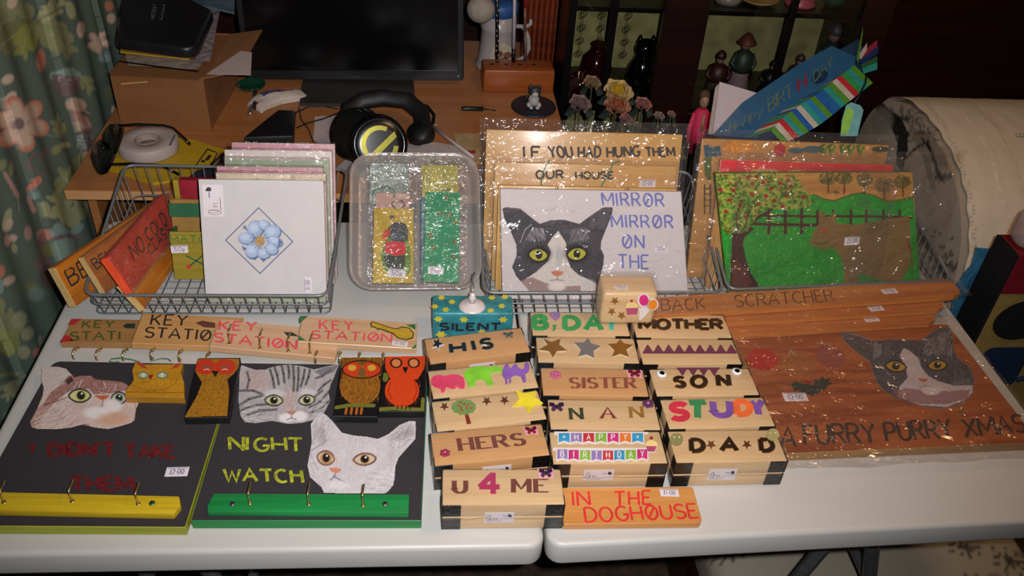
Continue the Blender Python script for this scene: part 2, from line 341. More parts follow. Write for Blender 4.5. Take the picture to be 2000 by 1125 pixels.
# ---------------------------------------------------------------- painted and printed faces
def fbm(x, y, seed=0, oct=4):
    r = np.random.default_rng(seed); out = np.zeros_like(x); amp = 1.; tot = 0
    for o in range(oct):
        T = r.random((64, 64)); f = 2**o; xi = x*f; yi = y*f; x0 = np.floor(xi).astype(int); y0 = np.floor(yi).astype(int)
        fx = xi-x0; fy = yi-y0; fx = fx*fx*(3-2*fx); fy = fy*fy*(3-2*fy)
        g = lambda i, j: T[(x0+i) % 64, (y0+j) % 64]
        out += amp*((g(0, 0)*(1-fx)+g(1, 0)*fx)*(1-fy)+(g(0, 1)*(1-fx)+g(1, 1)*fx)*fy); tot += amp; amp *= .5
    return out/tot
class Paint:
    """colour field on a grid of points that lies on a flat face; shapes are given in reference pixels"""
    def __init__(s, plane, u0, u1, v0, v1, step, base):
        s.pl = plane; s.u = np.linspace(u0, u1, max(2, int(round((u1-u0)/step))+1)); s.v = np.linspace(v0, v1, max(2, int(round((v1-v0)/step))+1))
        s.U, s.V = np.meshgrid(s.u, s.v)
        P = np.array(plane.O)+s.U[..., None]*np.array(plane.U)+s.V[..., None]*np.array(plane.V)
        s.X, s.Y = projn(P); s.C = np.empty(s.U.shape+(3,)); s.C[:] = lin(base)
    def _bb(s, x0, x1, y0, y1):
        m = (s.X >= x0) & (s.X <= x1) & (s.Y >= y0) & (s.Y <= y1)
        r = np.where(m.any(1))[0]; c = np.where(m.any(0))[0]
        if not len(r): return None
        return slice(r[0], r[-1]+1), slice(c[0], c[-1]+1)
    def inside(s, pts):
        pts = np.array(pts, float); m = np.zeros(s.X.shape, bool); bb = s._bb(*pts[:, 0][[np.argmin(pts[:, 0]), np.argmax(pts[:, 0])]], *pts[:, 1][[np.argmin(pts[:, 1]), np.argmax(pts[:, 1])]])
        if bb is None: return m
        X = s.X[bb]; Y = s.Y[bb]; k = np.zeros(X.shape, bool); n = len(pts)
        for i in range(n):
            x1, y1 = pts[i]; x2, y2 = pts[(i+1) % n]
            if y1 == y2: continue
            k ^= ((y1 > Y) != (y2 > Y)) & (X < (x2-x1)*(Y-y1)/(y2-y1)+x1)
        m[bb] = k; return m
    def mix(s, m, col, a=1.0):
        c = np.array(lin(col)) if not isinstance(col, np.ndarray) else col
        A = (m*a)[..., None]; s.C = s.C*(1-A)+c*A
    def poly(s, pts, col, a=1.0): s.mix(s.inside(pts), col, a); return s
    def ell(s, cx, cy, rx, ry, col, a=1.0, soft=.0, rot=0):
        bb = s._bb(cx-max(rx, ry)*1.3-3, cx+max(rx, ry)*1.3+3, cy-max(rx, ry)*1.3-3, cy+max(rx, ry)*1.3+3)
        if bb is None: return s
        c, n = math.cos(math.radians(rot)), math.sin(math.radians(rot)); X = s.X[bb]-cx; Y = s.Y[bb]-cy
        d = np.hypot((X*c+Y*n)/rx, (-X*n+Y*c)/ry)
        m = np.clip((1+soft*.5-d)/max(soft, 1e-3), 0, 1) if soft else np.clip((1-d)*min(rx, ry)+.5, 0, 1)
        A = (m*a)[..., None]; s.C[bb] = s.C[bb]*(1-A)+np.array(lin(col))*A; return s
    def line(s, pts, w, col, a=1.0, soft=.8):
        col = np.array(lin(col)); w2 = w*.5
        for (x1, y1), (x2, y2) in zip(pts[:-1], pts[1:]):
            bb = s._bb(min(x1, x2)-w, max(x1, x2)+w, min(y1, y2)-w, max(y1, y2)+w)
            if bb is None: continue
            X = s.X[bb]; Y = s.Y[bb]; dx, dy = x2-x1, y2-y1; L = dx*dx+dy*dy+1e-9
            t = np.clip(((X-x1)*dx+(Y-y1)*dy)/L, 0, 1); d = np.hypot(X-x1-t*dx, Y-y1-t*dy)
            A = (np.clip((w2-d)/soft+.5, 0, 1)*a)[..., None]; s.C[bb] = s.C[bb]*(1-A)+col*A
        return s
    def loop(s, pts, w, col, a=1.0): return s.line(list(pts)+[pts[0]], w, col, a)
    def fur(s, region, n, cols, length=12, ang=lambda x, y: 90, spread=20, a=.5, only=True):
        """many short brush hairs inside a region"""
        m = s.inside(region); idx = np.argwhere(m)
        if not len(idx): return s
        pick = idx[RNG.integers(0, len(idx), n)]
        px = s.X[pick[:, 0], pick[:, 1]]; py = s.Y[pick[:, 0], pick[:, 1]]
        an = np.radians(np.array([ang(x, y) for x, y in zip(px, py)])+RNG.normal(0, spread, n))
        ln = length*(.5+RNG.random(n)); cc = np.array([lin(c) for c in cols])[RNG.integers(0, len(cols), n)]; aa = a*(.4+.8*RNG.random(n))
        N = s.pl.N; O = np.array(s.pl.O); Ua = np.array(s.pl.U); Va = np.array(s.pl.V); Na = np.array(N); den = (O-CAMP)@Na
        du = s.u[1]-s.u[0]; dv = s.v[1]-s.v[0]
        for t in np.linspace(0, 1, max(3, int(length/1.0))):
            x = px+np.cos(an)*ln*t; y = py-np.sin(an)*ln*t
            r = np.stack([x-CX, y-CY, np.full(n, FL)], 1)@RW.T; h = CAMP+r*(den/(r@Na))[:, None]-O
            j = np.rint((h@Ua-s.u[0])/du).astype(int); i = np.rint((h@Va-s.v[0])/dv).astype(int)
            ok = (i >= 0) & (j >= 0) & (i < s.C.shape[0]) & (j < s.C.shape[1])
            i, j = i[ok], j[ok]
            if only: k = m[i, j]; i, j = i[k], j[k]; A = (aa[ok][k]*(1-.5*t))[:, None]; c = cc[ok][k]
            else: A = (aa[ok]*(1-.5*t))[:, None]; c = cc[ok]
            s.C[i, j] = s.C[i, j]*(1-A)+c*A
        return s
    def grain(s, c1, c2, fu=6, fv=90, seed=3, a=1.0, m=None):
        g = fbm(s.U*fu+fbm(s.U*4, s.V*6, seed+9)*1.2, s.V*fv+fbm(s.U*5, s.V*9, seed+5)*3.0, seed)
        g = np.clip((g-.3)/.4, 0, 1)[..., None]; c = np.array(lin(c1))*(1-g)+np.array(lin(c2))*g
        A = a if m is None else (m*a)[..., None]
        s.C = s.C*(1-A)+c*A; return s
    def mottle(s, amt, f=60, seed=5, m=None):
        g = 1+amt*(fbm(s.U*f, s.V*f, seed)-.5)*2
        if m is not None: g = np.where(m, g, 1)
        s.C = s.C*g[..., None]; return s
    def build(s, name, mat, parent, n=.0002, mask=None, label=None):
        ny, nx = s.U.shape; co = np.stack([s.U, s.V, np.full_like(s.U, n)], -1).reshape(-1, 3)
        return gridmesh(name, co, nx, ny, np.clip(s.C.reshape(-1, 3), 0, 1), mat, parent, mask, label)
def gridmesh(name, co, nx, ny, C, mat, parent, mask=None, label=None, smooth=False):
    i, j = np.meshgrid(np.arange(ny-1), np.arange(nx-1), indexing='ij')
    q = np.stack([i*nx+j, i*nx+j+1, (i+1)*nx+j+1, (i+1)*nx+j], -1).reshape(-1, 4)
    if mask is not None:
        mk = mask.reshape(-1); q = q[mk[q].sum(1) >= 3]
        used = np.zeros(len(co), bool); used[q.reshape(-1)] = True; remap = np.cumsum(used)-1
        co = co[used]; C = C[used] if C is not None else None; q = remap[q]
    me = bpy.data.meshes.new(name); me.vertices.add(len(co)); me.vertices.foreach_set('co', co.astype(np.float32).reshape(-1))
    nf = len(q); me.loops.add(nf*4); me.loops.foreach_set('vertex_index', q.reshape(-1).astype(np.int32))
    me.polygons.add(nf); me.polygons.foreach_set('loop_start', (np.arange(nf)*4).astype(np.int32)); me.polygons.foreach_set('loop_total', np.full(nf, 4, np.int32))
    if smooth: me.polygons.foreach_set('use_smooth', np.ones(nf, bool))
    me.update(calc_edges=True)
    if C is not None:
        at_ = me.attributes.new('Col', 'FLOAT_COLOR', 'POINT'); at_.data.foreach_set('color', np.concatenate([C, np.ones((len(C), 1))], 1).astype(np.float32).reshape(-1))
    return link(name, me, mat, parent, False, label)
def sheet(name, u0, u1, v0, v1, parent, mat, n=.002, amp=.0015, step=.008, seed=1, folds=None, label=None):
    """a thin crinkled sheet of clear plastic lying over a face"""
    u = np.linspace(u0, u1, max(3, int((u1-u0)/step))); v = np.linspace(v0, v1, max(3, int((v1-v0)/step))); U, V = np.meshgrid(u, v)
    h = n+amp*.9+amp*(fbm(U*34+seed, V*14+U*8, seed, 3)-.5)*2+amp*1.6*(.5-np.abs(fbm(U*11+V*9, V*13-U*5, seed+3, 2)-.5)*4)
    return gridmesh(name, np.stack([U, V, h], -1).reshape(-1, 3), len(u), len(v), None, mat, parent, smooth=True, label=label)
def slab_plane(FLp, FRp, BLp, z):
    z = z if isinstance(z, (tuple, list)) else (z, z, z)
    return plane3(at(*FLp, z[0]), at(*FRp, z[1]), at(*BLp, z[2]))
def sticker(pl, px, parent, mat, w, h, rot=0, n=.0004, text='1-00', tm=None, name='price_label'):
    """a little paper price label stuck on a face, centred on a pixel"""
    u, v = pl.uv(px); c, s = math.cos(math.radians(rot)), math.sin(math.radians(rot))
    R = Matrix(((c, -s, 0, u), (s, c, 0, v), (0, 0, 1, 0), (0, 0, 0, 1)))
    o = MB().box(-w/2, w/2, -h/2, h/2, n-.0003, n+.0001).xf(R).build(name, mat, parent)
    mb = MB(); lay, tot = layout(text, .3); ht = h*.5; k = w*.62/tot
    for ch, x in lay: letter(mb, ch, lambda a, b, x=x: (-w*.31+(x+a)*k, -ht*.5+b*ht), h*.06, n+.0003, None, False, .03)
    mb.add([(-w*.44, h*.36, n+.0003), (w*.44, h*.36, n+.0003), (w*.44, h*.42, n+.0003), (-w*.44, h*.42, n+.0003)], [(0, 1, 2, 3)])
    mb.xf(R).build('handwriting', tm or plain('ink_violet', '#4a3f74', .6), o); return o
# ================================================================ the setting
M_ = plain
black = M_('black_plastic', '#0b0b0c', .35); matteblack = M_('matte_black', '#0a0a0b', .6)
carpet = M_('carpet', '#3a2a20', .95, var=.5, scale=40, bump=.6)
tag(MB().box(-2.6, 3.0, -1.2, 2.9, -TZ-.05, -TZ).build('floor', carpet), kind='structure')
darkwood_v = wood('dark_panelling', '#1c0c08', '#2e140c', .35, 60, .05, rot=(0, math.pi/2, 0))
tag(MB().box(-2.6, 3.0, 2.75, 2.85, -TZ, 1.75).build('wall_back', darkwood_v), kind='structure')
paperw = M_('wall_paint', '#7b6a55', .8, var=.05)
tag(MB().box(-2.7, -2.6, -1.2, 2.85, -TZ, 1.75).build('wall_left', paperw), kind='structure')
tag(MB().box(3.0, 3.1, -1.2, 2.85, -TZ, 1.75).build('wall_right', paperw), kind='structure')
tag(MB().box(-2.7, 3.1, -1.3, -1.2, -TZ, 1.75).build('wall_front', paperw), kind='structure')
tag(MB().box(-2.7, 3.1, -1.3, 2.85, 1.75, 1.8).build('ceiling', M_('ceiling_paint', '#b5a893', .9, var=.03)), kind='structure')

# ---- folding table
def roundpoly(pts, rs, n=5):
    out = []; m = len(pts)
    for i in range(m):
        p = Vector(pts[i]); a = (Vector(pts[i-1])-p).normalized(); b = (Vector(pts[(i+1) % m])-p).normalized(); r = rs[i] if isinstance(rs, (list, tuple)) else rs
        if r <= 0: out.append(tuple(p)); continue
        th = a.angle(b); d = r/math.tan(th/2); c = p+(a+b).normalized()*(r/math.sin(th/2))
        s = p+a*d-c; e = p+b*d-c; a0 = math.atan2(s.y, s.x); a1 = math.atan2(e.y, e.x)
        while a1-a0 > math.pi: a1 -= 2*math.pi
        while a0-a1 > math.pi: a1 += 2*math.pi
        out += [(c.x+r*math.cos(a0+(a1-a0)*k/n), c.y+r*math.sin(a0+(a1-a0)*k/n)) for k in range(n+1)]
    return out
tbl = thing('folding_table', (.16, 1.12, -TZ), 'white plastic fold-in-half table carrying all the painted goods', 'table')
def tparts(): return Matrix.Translation((-.16, -1.12, TZ))
white_pl = M_('white_moulded_plastic', '#b9b7b4', .42, var=.012, scale=9, bump=.03)
for pts, rs in (([(-.632, .735), (.1615, .724), (.1615, 1.525), (-.632, 1.525)], [.03, .022, .02, .03]), ([(.1655, .724), (1.0, .748), (1.0, 1.525), (.1655, 1.525)], [.022, .04, .03, .02])):
    mb = MB().prism(roundpoly(pts, rs), -.046, 0).xf(tparts())
    o = mb.build('table_leaf', white_pl, tbl, bevel=.0075, seg=3)
grey_steel = M_('grey_steel', '#6b6c70', .35, .6)
for s in (-1, 1):
    cx = .16+s*.55
    for dx, y0 in ((-.10, .86), (.10, .86), (-.10, 1.42), (.10, 1.42)):
        MB().tube([(cx, y0, -.05), (cx+dx*1.8, y0, -TZ+.012)], .0125, 10).xf(tparts()).build('leg', grey_steel, tbl)
    MB().tube([(cx+.09, .86, -.35), (cx+.09, 1.42, -.35)], .009, 8).xf(tparts()).build('cross_bar', grey_steel, tbl)
MB().box(-.55, .9, .80, .815, -.075, -.047).xf(tparts()).build('rail', M_('black_steel', '#101114', .4), tbl)
MB().box(-.55, .9, 1.44, 1.455, -.075, -.047).xf(tparts()).build('rail', MATS['black_steel'], tbl)

# ---- desk behind
beech = wood('beech_laminate', '#9a6238', '#a86f42', .38, 160, .05, coat=.1)
beech_edge = wood('beech_edge_band', '#b98a5c', '#c79868', .4, 160, .05)
DZ = .02; DY = 1.60
desk = thing('computer_desk', (-.2, 2.0, -TZ), 'beech laminate computer desk behind the white table', 'desk')
dT = Matrix.Translation((.2, -2.0, TZ))
MB().box(-.735, .33, DY+.0005, 2.45, DZ-.022, DZ).xf(dT).build('desktop', beech, desk)
MB().box(-.735, .33, DY-.002, DY, DZ-.021, DZ-.001).xf(dT).build('edge_band', beech_edge, desk)
for x in (-.72, .31): MB().box(x-.009, x+.009, DY+.08, 2.42, -TZ+.001, DZ-.0225).xf(dT).build('side_panel', beech, desk)
MB().box(-.7, .3, 2.40, 2.415, -.45, DZ-.0225).xf(dT).build('back_panel', beech, desk)

# ---- curtain hanging down the left side, printed with flowers
def curtain():
    y0, y1, z0, z1 = .82, 2.6, -.72, 1.65
    def col(ys, zs):
        Y, Z = np.meshgrid(ys, zs)
        f = (Y-.8)*1.0
        X = -.752-.012*(((f+.04*Z+.05)/.26) % 1.0)**2.2-.004*np.sin(f*2*math.pi/.117+1.3+.3*Z)-.003*np.sin(Z*6+Y*11)
        return np.stack([X, Y, Z], -1)
    step = .0032
    ys = np.concatenate([np.arange(.82, 2.32, step*1.1), np.linspace(2.325, y1, 12)])
    zs = np.concatenate([np.linspace(z0, -.42, 8)[:-1], np.arange(-.42, .56, step), np.linspace(.565, z1, 14)])
    P = col(ys, zs); c = Paint.__new__(Paint); c.X, c.Y = projn(P); c.U, c.V = np.meshgrid(ys, zs); c.C = np.empty(P.shape); c.C[:] = lin('#5d6c62')
    c.mottle(.10, 7, 4)
    leaf, leaf2, olive, cream, pink, coral, teal, mauve, stem = '#8c9068', '#a3a37c', '#757a52', '#cdb49f', '#bf948a', '#c5806c', '#8aa39c', '#7a6468', '#7f8660'
    def leafp(pts, col=leaf, vein=None):
        c.poly(pts, col); 
        if vein: c.line(vein, 1.6, leaf2, .7)
    def flower(cx, cy, R, n=6, rot=0, pc=cream, tip=coral, heart=mauve, sq=1.0):
        for k in range(n):
            a = math.radians(rot+360*k/n); x, y = cx+math.cos(a)*R*.68, cy+math.sin(a)*R*.68*sq
            c.ell(x, y, R*.42, R*.33, tip, rot=math.degrees(a)); c.ell(x-math.cos(a)*R*.10, y-math.sin(a)*R*.10, R*.33, R*.27, pc, .95, .5, math.degrees(a))
        for k in range(3): c.ell(cx+math.cos(k*2.1+1)*R*.22, cy+math.sin(k*2.1+1)*R*.22, R*.26, R*.2, cream, .9, .3, k*50)
        c.ell(cx-R*.05, cy, R*.20, R*.22, heart, .95, .3)
    def lobed(base, tip, w, col=leaf, n=4):
        bx, by = base; tx, ty = tip; dx, dy = tx-bx, ty-by; L = math.hypot(dx, dy); nx, ny = -dy/L, dx/L
        for k in range(n):
            t = (k+.6)/n; ww = w*math.sin(math.pi*(t*.8+.15))
            for s in (-1, 1): c.ell(bx+dx*t+nx*ww*.55*s, by+dy*t+ny*ww*.55*s, L/n*.75, ww*.55, col, .95, .15, math.degrees(math.atan2(dy, dx))+s*28)
        c.line([base, tip], 2.2, leaf2, .75)
    # large traced shapes (upper left)
    lobed((60, 42), (-28, 22), 40, leaf); lobed((58, 48), (-15, 100), 26, olive); lobed((62, 50), (40, 108), 22, '#90944f', 3); lobed((80, 42), (140, 105), 28, leaf, 4); lobed((75, 38), (128, 0), 14, leaf2, 3)
    c.line([(60, 45), (78, 38), (98, 28), (120, 12)], 4, stem); c.line([(60, 45), (90, 50), (130, 58)], 4, stem); c.line([(64, 50), (62, 80)], 3, stem)
    c.ell(24, 4, 10, 14, cream, 1, .2, 20); c.ell(80, 118, 9, 22, coral, .9, .3); c.ell(138, 20, 9, 18, leaf2, .9, .2, -15)
    for p in ((213, 12, 9, 10, coral), (217, 36, 9, 10, cream), (158, 58, 8, 16, cream), (203, 112, 11, 10, teal)): c.ell(p[0], p[1], p[2], p[3], p[4], .95, .25)
    flower(192, 82, 22, 5, 10, cream, pink, cream); c.ell(188, 92, 12, 9, cream, .8, .3)
    c.ell(15, 155, 13, 9, cream, .95, .3, -30); c.ell(22, 188, 12, 8, cream, .95, .3, -35); c.ell(2, 190, 5, 8, leaf2)
    flower(40, 242, 52, 6, 12)
    c.line([(68, 254), (95, 264), (125, 268)], 2, leaf2, .8)
    # shell-like bloom of the second fold
    for k in range(5): c.ell(106+k*11, 142+abs(2-k)*3-4*(k == 3), 9, 9, teal, .95, .3)
    c.poly([(100, 145), (155, 150), (158, 170), (140, 188), (120, 190), (108, 172)], mauve, .9)
    for k in range(26): c.ell(112+random.random()*40, 150+random.random()*16, 1.3, 1.3, '#b9a8a8')
    c.ell(148, 205, 20, 14, cream, .95, .3, 10); c.line([(130, 205), (150, 220), (172, 232)], 4, coral, .8); c.line([(142, 196), (160, 214), (176, 222)], 3, pink, .8)
    c.ell(160, 236, 22, 9, pink, .95, .3, 35); c.ell(158, 248, 18, 8, cream, .95, .3, 30); c.ell(168, 272, 18, 22, mauve, .9, .4, 20)
    for k in range(60): c.ell(150+random.random()*34, 262+random.random()*28, 1.4, 1.4, teal)
    c.ell(170, 305, 8, 8, coral, .9, .3)
    lobed((160, 150), (180, 178), 12, leaf, 2); c.ell(212, 182, 9, 14, olive, .7, .3); c.ell(221, 215, 4, 9, cream)
    lobed((122, 262), (108, 235), 12, leaf, 2); c.line([(112, 222), (112, 250)], 3, leaf2, .7)
    # mauve bow, tulips
    c.line([(95, 292), (78, 302), (66, 300), (56, 318), (64, 332), (90, 341)], 6, mauve, .95); c.line([(95, 290), (82, 305), (76, 312)], 8, mauve, .9)
    c.ell(110, 292, 12, 8, leaf, .95, .2, -40); c.ell(128, 283, 10, 6, leaf2, .9, .3)
    c.ell(5, 322, 8, 12, leaf, .9, .3, 30); c.ell(22, 330, 5, 15, leaf, .9, .3); c.line([(10, 340), (22, 360), (34, 382)], 9, pink, .8); c.line([(34, 380), (38, 412)], 2, leaf)
    c.line([(75, 352), (58, 370)], 15, coral, .95); c.ell(64, 380, 11, 10, teal, .95, .3); c.line([(56, 388), (66, 412)], 9, pink, .9)
    c.ell(90, 408, 8, 16, leaf2, .95, .2, -15); c.ell(100, 420, 12, 6, leaf2, .95, .2, 20); c.ell(14, 428, 8, 22, leaf2, .9, .2, 15)
    lobed((148, 430), (128, 330), 34, leaf, 5); lobed((150, 440), (105, 380), 20, '#a0a477', 3); lobed((155, 300), (150, 400), 14, olive, 4)
    c.line([(125, 345), (140, 370), (148, 400), (150, 425)], 5, leaf2, .9)
    # lower blooms
    c.ell(85, 460, 14, 12, coral, .9, .3); c.ell(82, 475, 9, 22, mauve, .8, .4); c.ell(55, 455, 8, 14, pink, .7, .3)
    for p in ((115, 445, 12), (125, 452, 10), (108, 455, 9)): c.ell(p[0], p[1], p[2], p[2]*.8, teal, .9, .3)
    c.ell(150, 448, 16, 8, teal, .9, .3, -35); c.line([(100, 470), (125, 462), (155, 462)], 9, mauve, .8)
    for p in ((118, 480, 14), (132, 475, 13), (120, 495, 16), (138, 487, 10)): c.ell(p[0], p[1], p[2], p[2]*.9, teal, .9, .3)
    c.ell(92, 490, 12, 14, olive, .95, .3); c.ell(85, 515, 16, 18, mauve, .85, .4); c.ell(92, 540, 14, 22, '#5d5150', .9, .4)
    c.ell(15, 440, 9, 14, cream, .8, .3, 30); c.ell(25, 465, 9, 7, cream, .9, .3); c.ell(28, 485, 6, 10, leaf2, .9, .3, -10); c.ell(14, 470, 6, 12, pink, .8, .3)
    c.ell(2, 530, 8, 12, coral, .9, .3); c.ell(18, 548, 14, 8, cream, .8, .3, -30); c.ell(2, 560, 5, 14, teal, .8, .3)
    c.ell(62, 560, 12, 10, olive, .8, .3); c.ell(70, 575, 16, 14, teal, .45, .4)
    lobed((10, 660), (30, 610), 26, leaf, 3); lobed((5, 690), (25, 645), 24, '#8c9258', 3); c.ell(38, 625, 14, 18, leaf2, .8, .3, 30)
    c.ell(54, 652, 15, 11, leaf2, .8, .25, -50); c.ell(46, 688, 13, 13, leaf2, .8, .2); c.ell(72, 688, 8, 9, coral, .7, .3); c.ell(78, 665, 4, 10, cream, .5, .3)
    c.line([(-5, 735), (20, 730), (55, 735)], 6, stem); c.line([(28, 690), (32, 715), (45, 730)], 2, leaf2, .8); c.ell(10, 755, 16, 5, leaf, .9, .3, -20); lobed((35, 745), (10, 778), 12, leaf2, 3); c.ell(12, 818, 7, 14, teal, .5, .4)
    lobed((-10, 640), (-60, 560), 40, leaf, 4); flower(-60, 420, 45); flower(-90, 150, 50); flower(-40, 900, 40); lobed((-70, 300), (-120, 250), 40)
    o = gridmesh('flowered_curtain', P.reshape(-1, 3), len(ys), len(zs), c.C.reshape(-1, 3), vcol('printed_cotton', .85, .15, .07, 700, bump=.3), None, smooth=True)
    tag(o, 'grey-green curtain printed with coral flowers and leaves, hanging at the left', 'curtain')
curtain()

# ---- armchair at the back right: floral cover, cream linen over it
up2 = M_('floral_front', '#8a8074', .9, var=.35, scale=30)
def armchair():
    O = Vector((1.42, 1.66, -TZ)); t = thing('armchair', O, 'armchair in grey and black floral cover behind the wire baskets', 'armchair')
    key = np.array([(1.375, -.72), (1.372, -.40), (1.385, -.16), (1.42, -.02), (1.47, .055), (1.54, .108), (1.63, .140), (1.74, .153), (1.85, .146), (1.94, .10), (1.985, .0), (2.0, -.2), (2.0, -.72)])
    tt = np.linspace(0, 1, len(key)); X0 = 1.12
    def prof(a): 
        k = np.clip(a, 0, 1); y = np.interp(k, tt, key[:, 0]); z = np.interp(k, tt, key[:, 1]); return y, z
    def smooth(a):
        acc = [prof(np.clip(a+d, 0, 1)) for d in (-.045, -.022, 0, .022, .045)]; return sum(q[0] for q in acc)/5, sum(q[1] for q in acc)/5
    def floral(c):
        c.C[:] = lin('#94897b'); c.mottle(.12, 9, 3)
        for (x, y, R) in ((1765, 232, 46), (1800, 262, 34), (1838, 345, 20), (1845, 520, 24), (1800, 470, 18), (1780, 545, 22)):
            for k in range(11):
                a = math.radians(k*33+x); c.line([(x, y), (x+R*math.cos(a), y+R*.55*math.sin(a))], 3, '#3a3836', .9); c.ell(x+R*.75*math.cos(a), y+R*.42*math.sin(a), R*.2, R*.08, '#6d6460', .8, .3, k*33)
        c.poly([(1780, 262), (1815, 262), (1848, 300), (1850, 330), (1815, 318), (1795, 300)], '#7a6c5e', .9)
        c.line([(1770, 308), (1790, 288), (1812, 277), (1836, 350)], 5, '#1f1f1c', .95); c.line([(1800, 270), (1822, 300), (1840, 355)], 3, '#1f1f1c'); c.line([(1808, 310), (1822, 366)], 11, '#6b615c', .8)
        c.poly([(1700, 203), (1722, 200), (1760, 232), (1775, 262), (1772, 300), (1762, 335), (1750, 320), (1752, 280), (1738, 240)], '#100f0e', .95)
        c.ell(1722, 235, 22, 26, '#77716c', .8, .4)
        for k in range(90): c.ell(1790+random.random()*70, 450+random.random()*110, 2+random.random()*3, 1.5+random.random()*2, '#3c3836', .8)
    def grid(name, P, painter, mat, parent, org, smooth_=True):
        c = Paint.__new__(Paint); c.X, c.Y = projn(P); c.U, c.V = P[..., 0]*1.0, P[..., 2]+P[..., 1]; c.C = np.empty(P.shape); painter(c)
        return gridmesh(name, (P-np.array(org)).reshape(-1, 3), P.shape[1], P.shape[0], c.C.reshape(-1, 3), mat, parent, smooth=smooth_)
    up = vcol('floral_upholstery', .9, .1, .1, 500)
    A, S = np.meshgrid(np.linspace(0, 1, 160), np.linspace(0, 1, 70)); y, z = smooth(A); cy, cz = 1.69, -.15
    P = np.stack([X0-.035*(1-S**2), cy+(y-cy)*S, np.where(z < cz, cz+(z-cz)*S, cz+(z-cz)*S)], -1); grid('side_panel', P, floral, up, t, O)
    A, B = np.meshgrid(np.linspace(0, 1, 140), np.linspace(0, 1, 40)); y, z = smooth(A); grid('back_cushion', np.stack([X0+.62*B, y, z], -1), floral, up, t, O)
    P = np.stack([X0+.62+.03*(1-S**2), cy+(smooth(np.meshgrid(np.linspace(0, 1, 160), np.linspace(0, 1, 70))[0])[0]-cy)*S, cz+(smooth(np.meshgrid(np.linspace(0, 1, 160), np.linspace(0, 1, 70))[0])[1]-cz)*S], -1); grid('side_panel', P, floral, up, t, O)
    def cream(c):
        c.C[:] = lin('#c2b5a4'); c.mottle(.05, 12, 5)
        for lines in ([(1800, 192), (1845, 250), (1872, 310), (1892, 380), (1900, 450), (1897, 560)],):
            for off in (0, 6):
                for (x1, y1), (x2, y2) in zip(lines[:-1], lines[1:]):
                    n = int(math.hypot(x2-x1, y2-y1)/4.5)
                    for k in range(n): c.ell(x1+off+(x2-x1)*k/n, y1+(y2-y1)*k/n, 1.4, 1.4, '#8d8076', .75)
        c.line([(1900, 205), (1950, 250), (1985, 320), (2010, 420)], 3, '#a8947f', .5); c.line([(1880, 215), (1935, 300), (1960, 400)], 2, '#e0d2c4', .5)
        for k in range(6): c.ell(1985+k*4, 262+(k % 2)*5, 3, 1.6, '#54605a', .9)
        for k in range(60): c.ell(1905+random.random()*60, 420+random.random()*110, 3, 1.5, '#b3a294', .5, .5, random.random()*180)
    cl = vcol('cream_linen', .9, .1, .05, 900, bump=.4)
    co = thing('antimacassar', O+Vector((0, 0, .01)), 'cream embroidered linen cloth draped over the armchair back', 'cloth'); o_ = O+Vector((0, 0, .01))
    A, B = np.meshgrid(np.linspace(.10, .86, 260), np.linspace(0, 1, 130)); y, z = smooth(A); ya, za = smooth(A+.004); ny, nz = -(za-z), (ya-y); L = np.hypot(ny, nz)+1e-9
    f = .009+.004*np.sin(B*34+A*4)*np.clip(.35-A, 0, .3)*4+.003*(fbm(A*18, B*26, 6)-.5)
    grid('linen', np.stack([X0+.012+.002*np.sin(A*120)+.60*B, y+ny/L*f, z+nz/L*f], -1), cream, cl, co, o_)
armchair()
# ================================================================ goods on the table
pine = wood('pale_pine', '#c8a47a', '#d8bb92', .38, 150, .045, coat=.25)
pine2 = wood('warm_pine', '#c0905f', '#ce9f70', .38, 150, .045, coat=.25)
cap_black = M_('corner_black', '#08090a', .25, spec=.5)
paper = M_('label_paper', '#d8cfd4', .6, var=.03)
wrapf = film('shrink_wrap', (.985, .975, .965), .035, .05, 1.0, 150, dist=.008)
gold = M_('gold_glitter', '#a8762a', .35, .6, var=.5, scale=1500, bump=.8)
silver = M_('silver_glitter', '#9a98a0', .35, .6, var=.5, scale=1500, bump=.8)
bronze = M_('bronze_foil', '#7a4a26', .3, .5)
ink = lambda n, c: M_(n, c, .55, var=.15)
def crop(ox, oy, s): return lambda x, y: (ox+x/s, oy+y/s)
c4 = crop(820, 560, 3.75); c5 = crop(820, 820, 3.448); c6 = crop(1220, 560, 2.8125)
def mp(c, pts): return [c(*p) for p in pts]
def deco(pl, pts, parent, mat, name, z=0.0, h=.0012, base=0.0):
    return MB().prism([pl.uv(p) for p in pts], base+z, base+z+h).build(name, mat, parent)
BH = .052
LIDM = None
def cap_mesh(sx, sy):
    e = .0007; a, b = .0255, .017
    P = [(-e, -e), (a, -e), (a, .0004), (.0004, .0004), (.0004, b), (-e, b)]
    return [(x*sx, y*sy) for x, y in P]
CAPS = {}
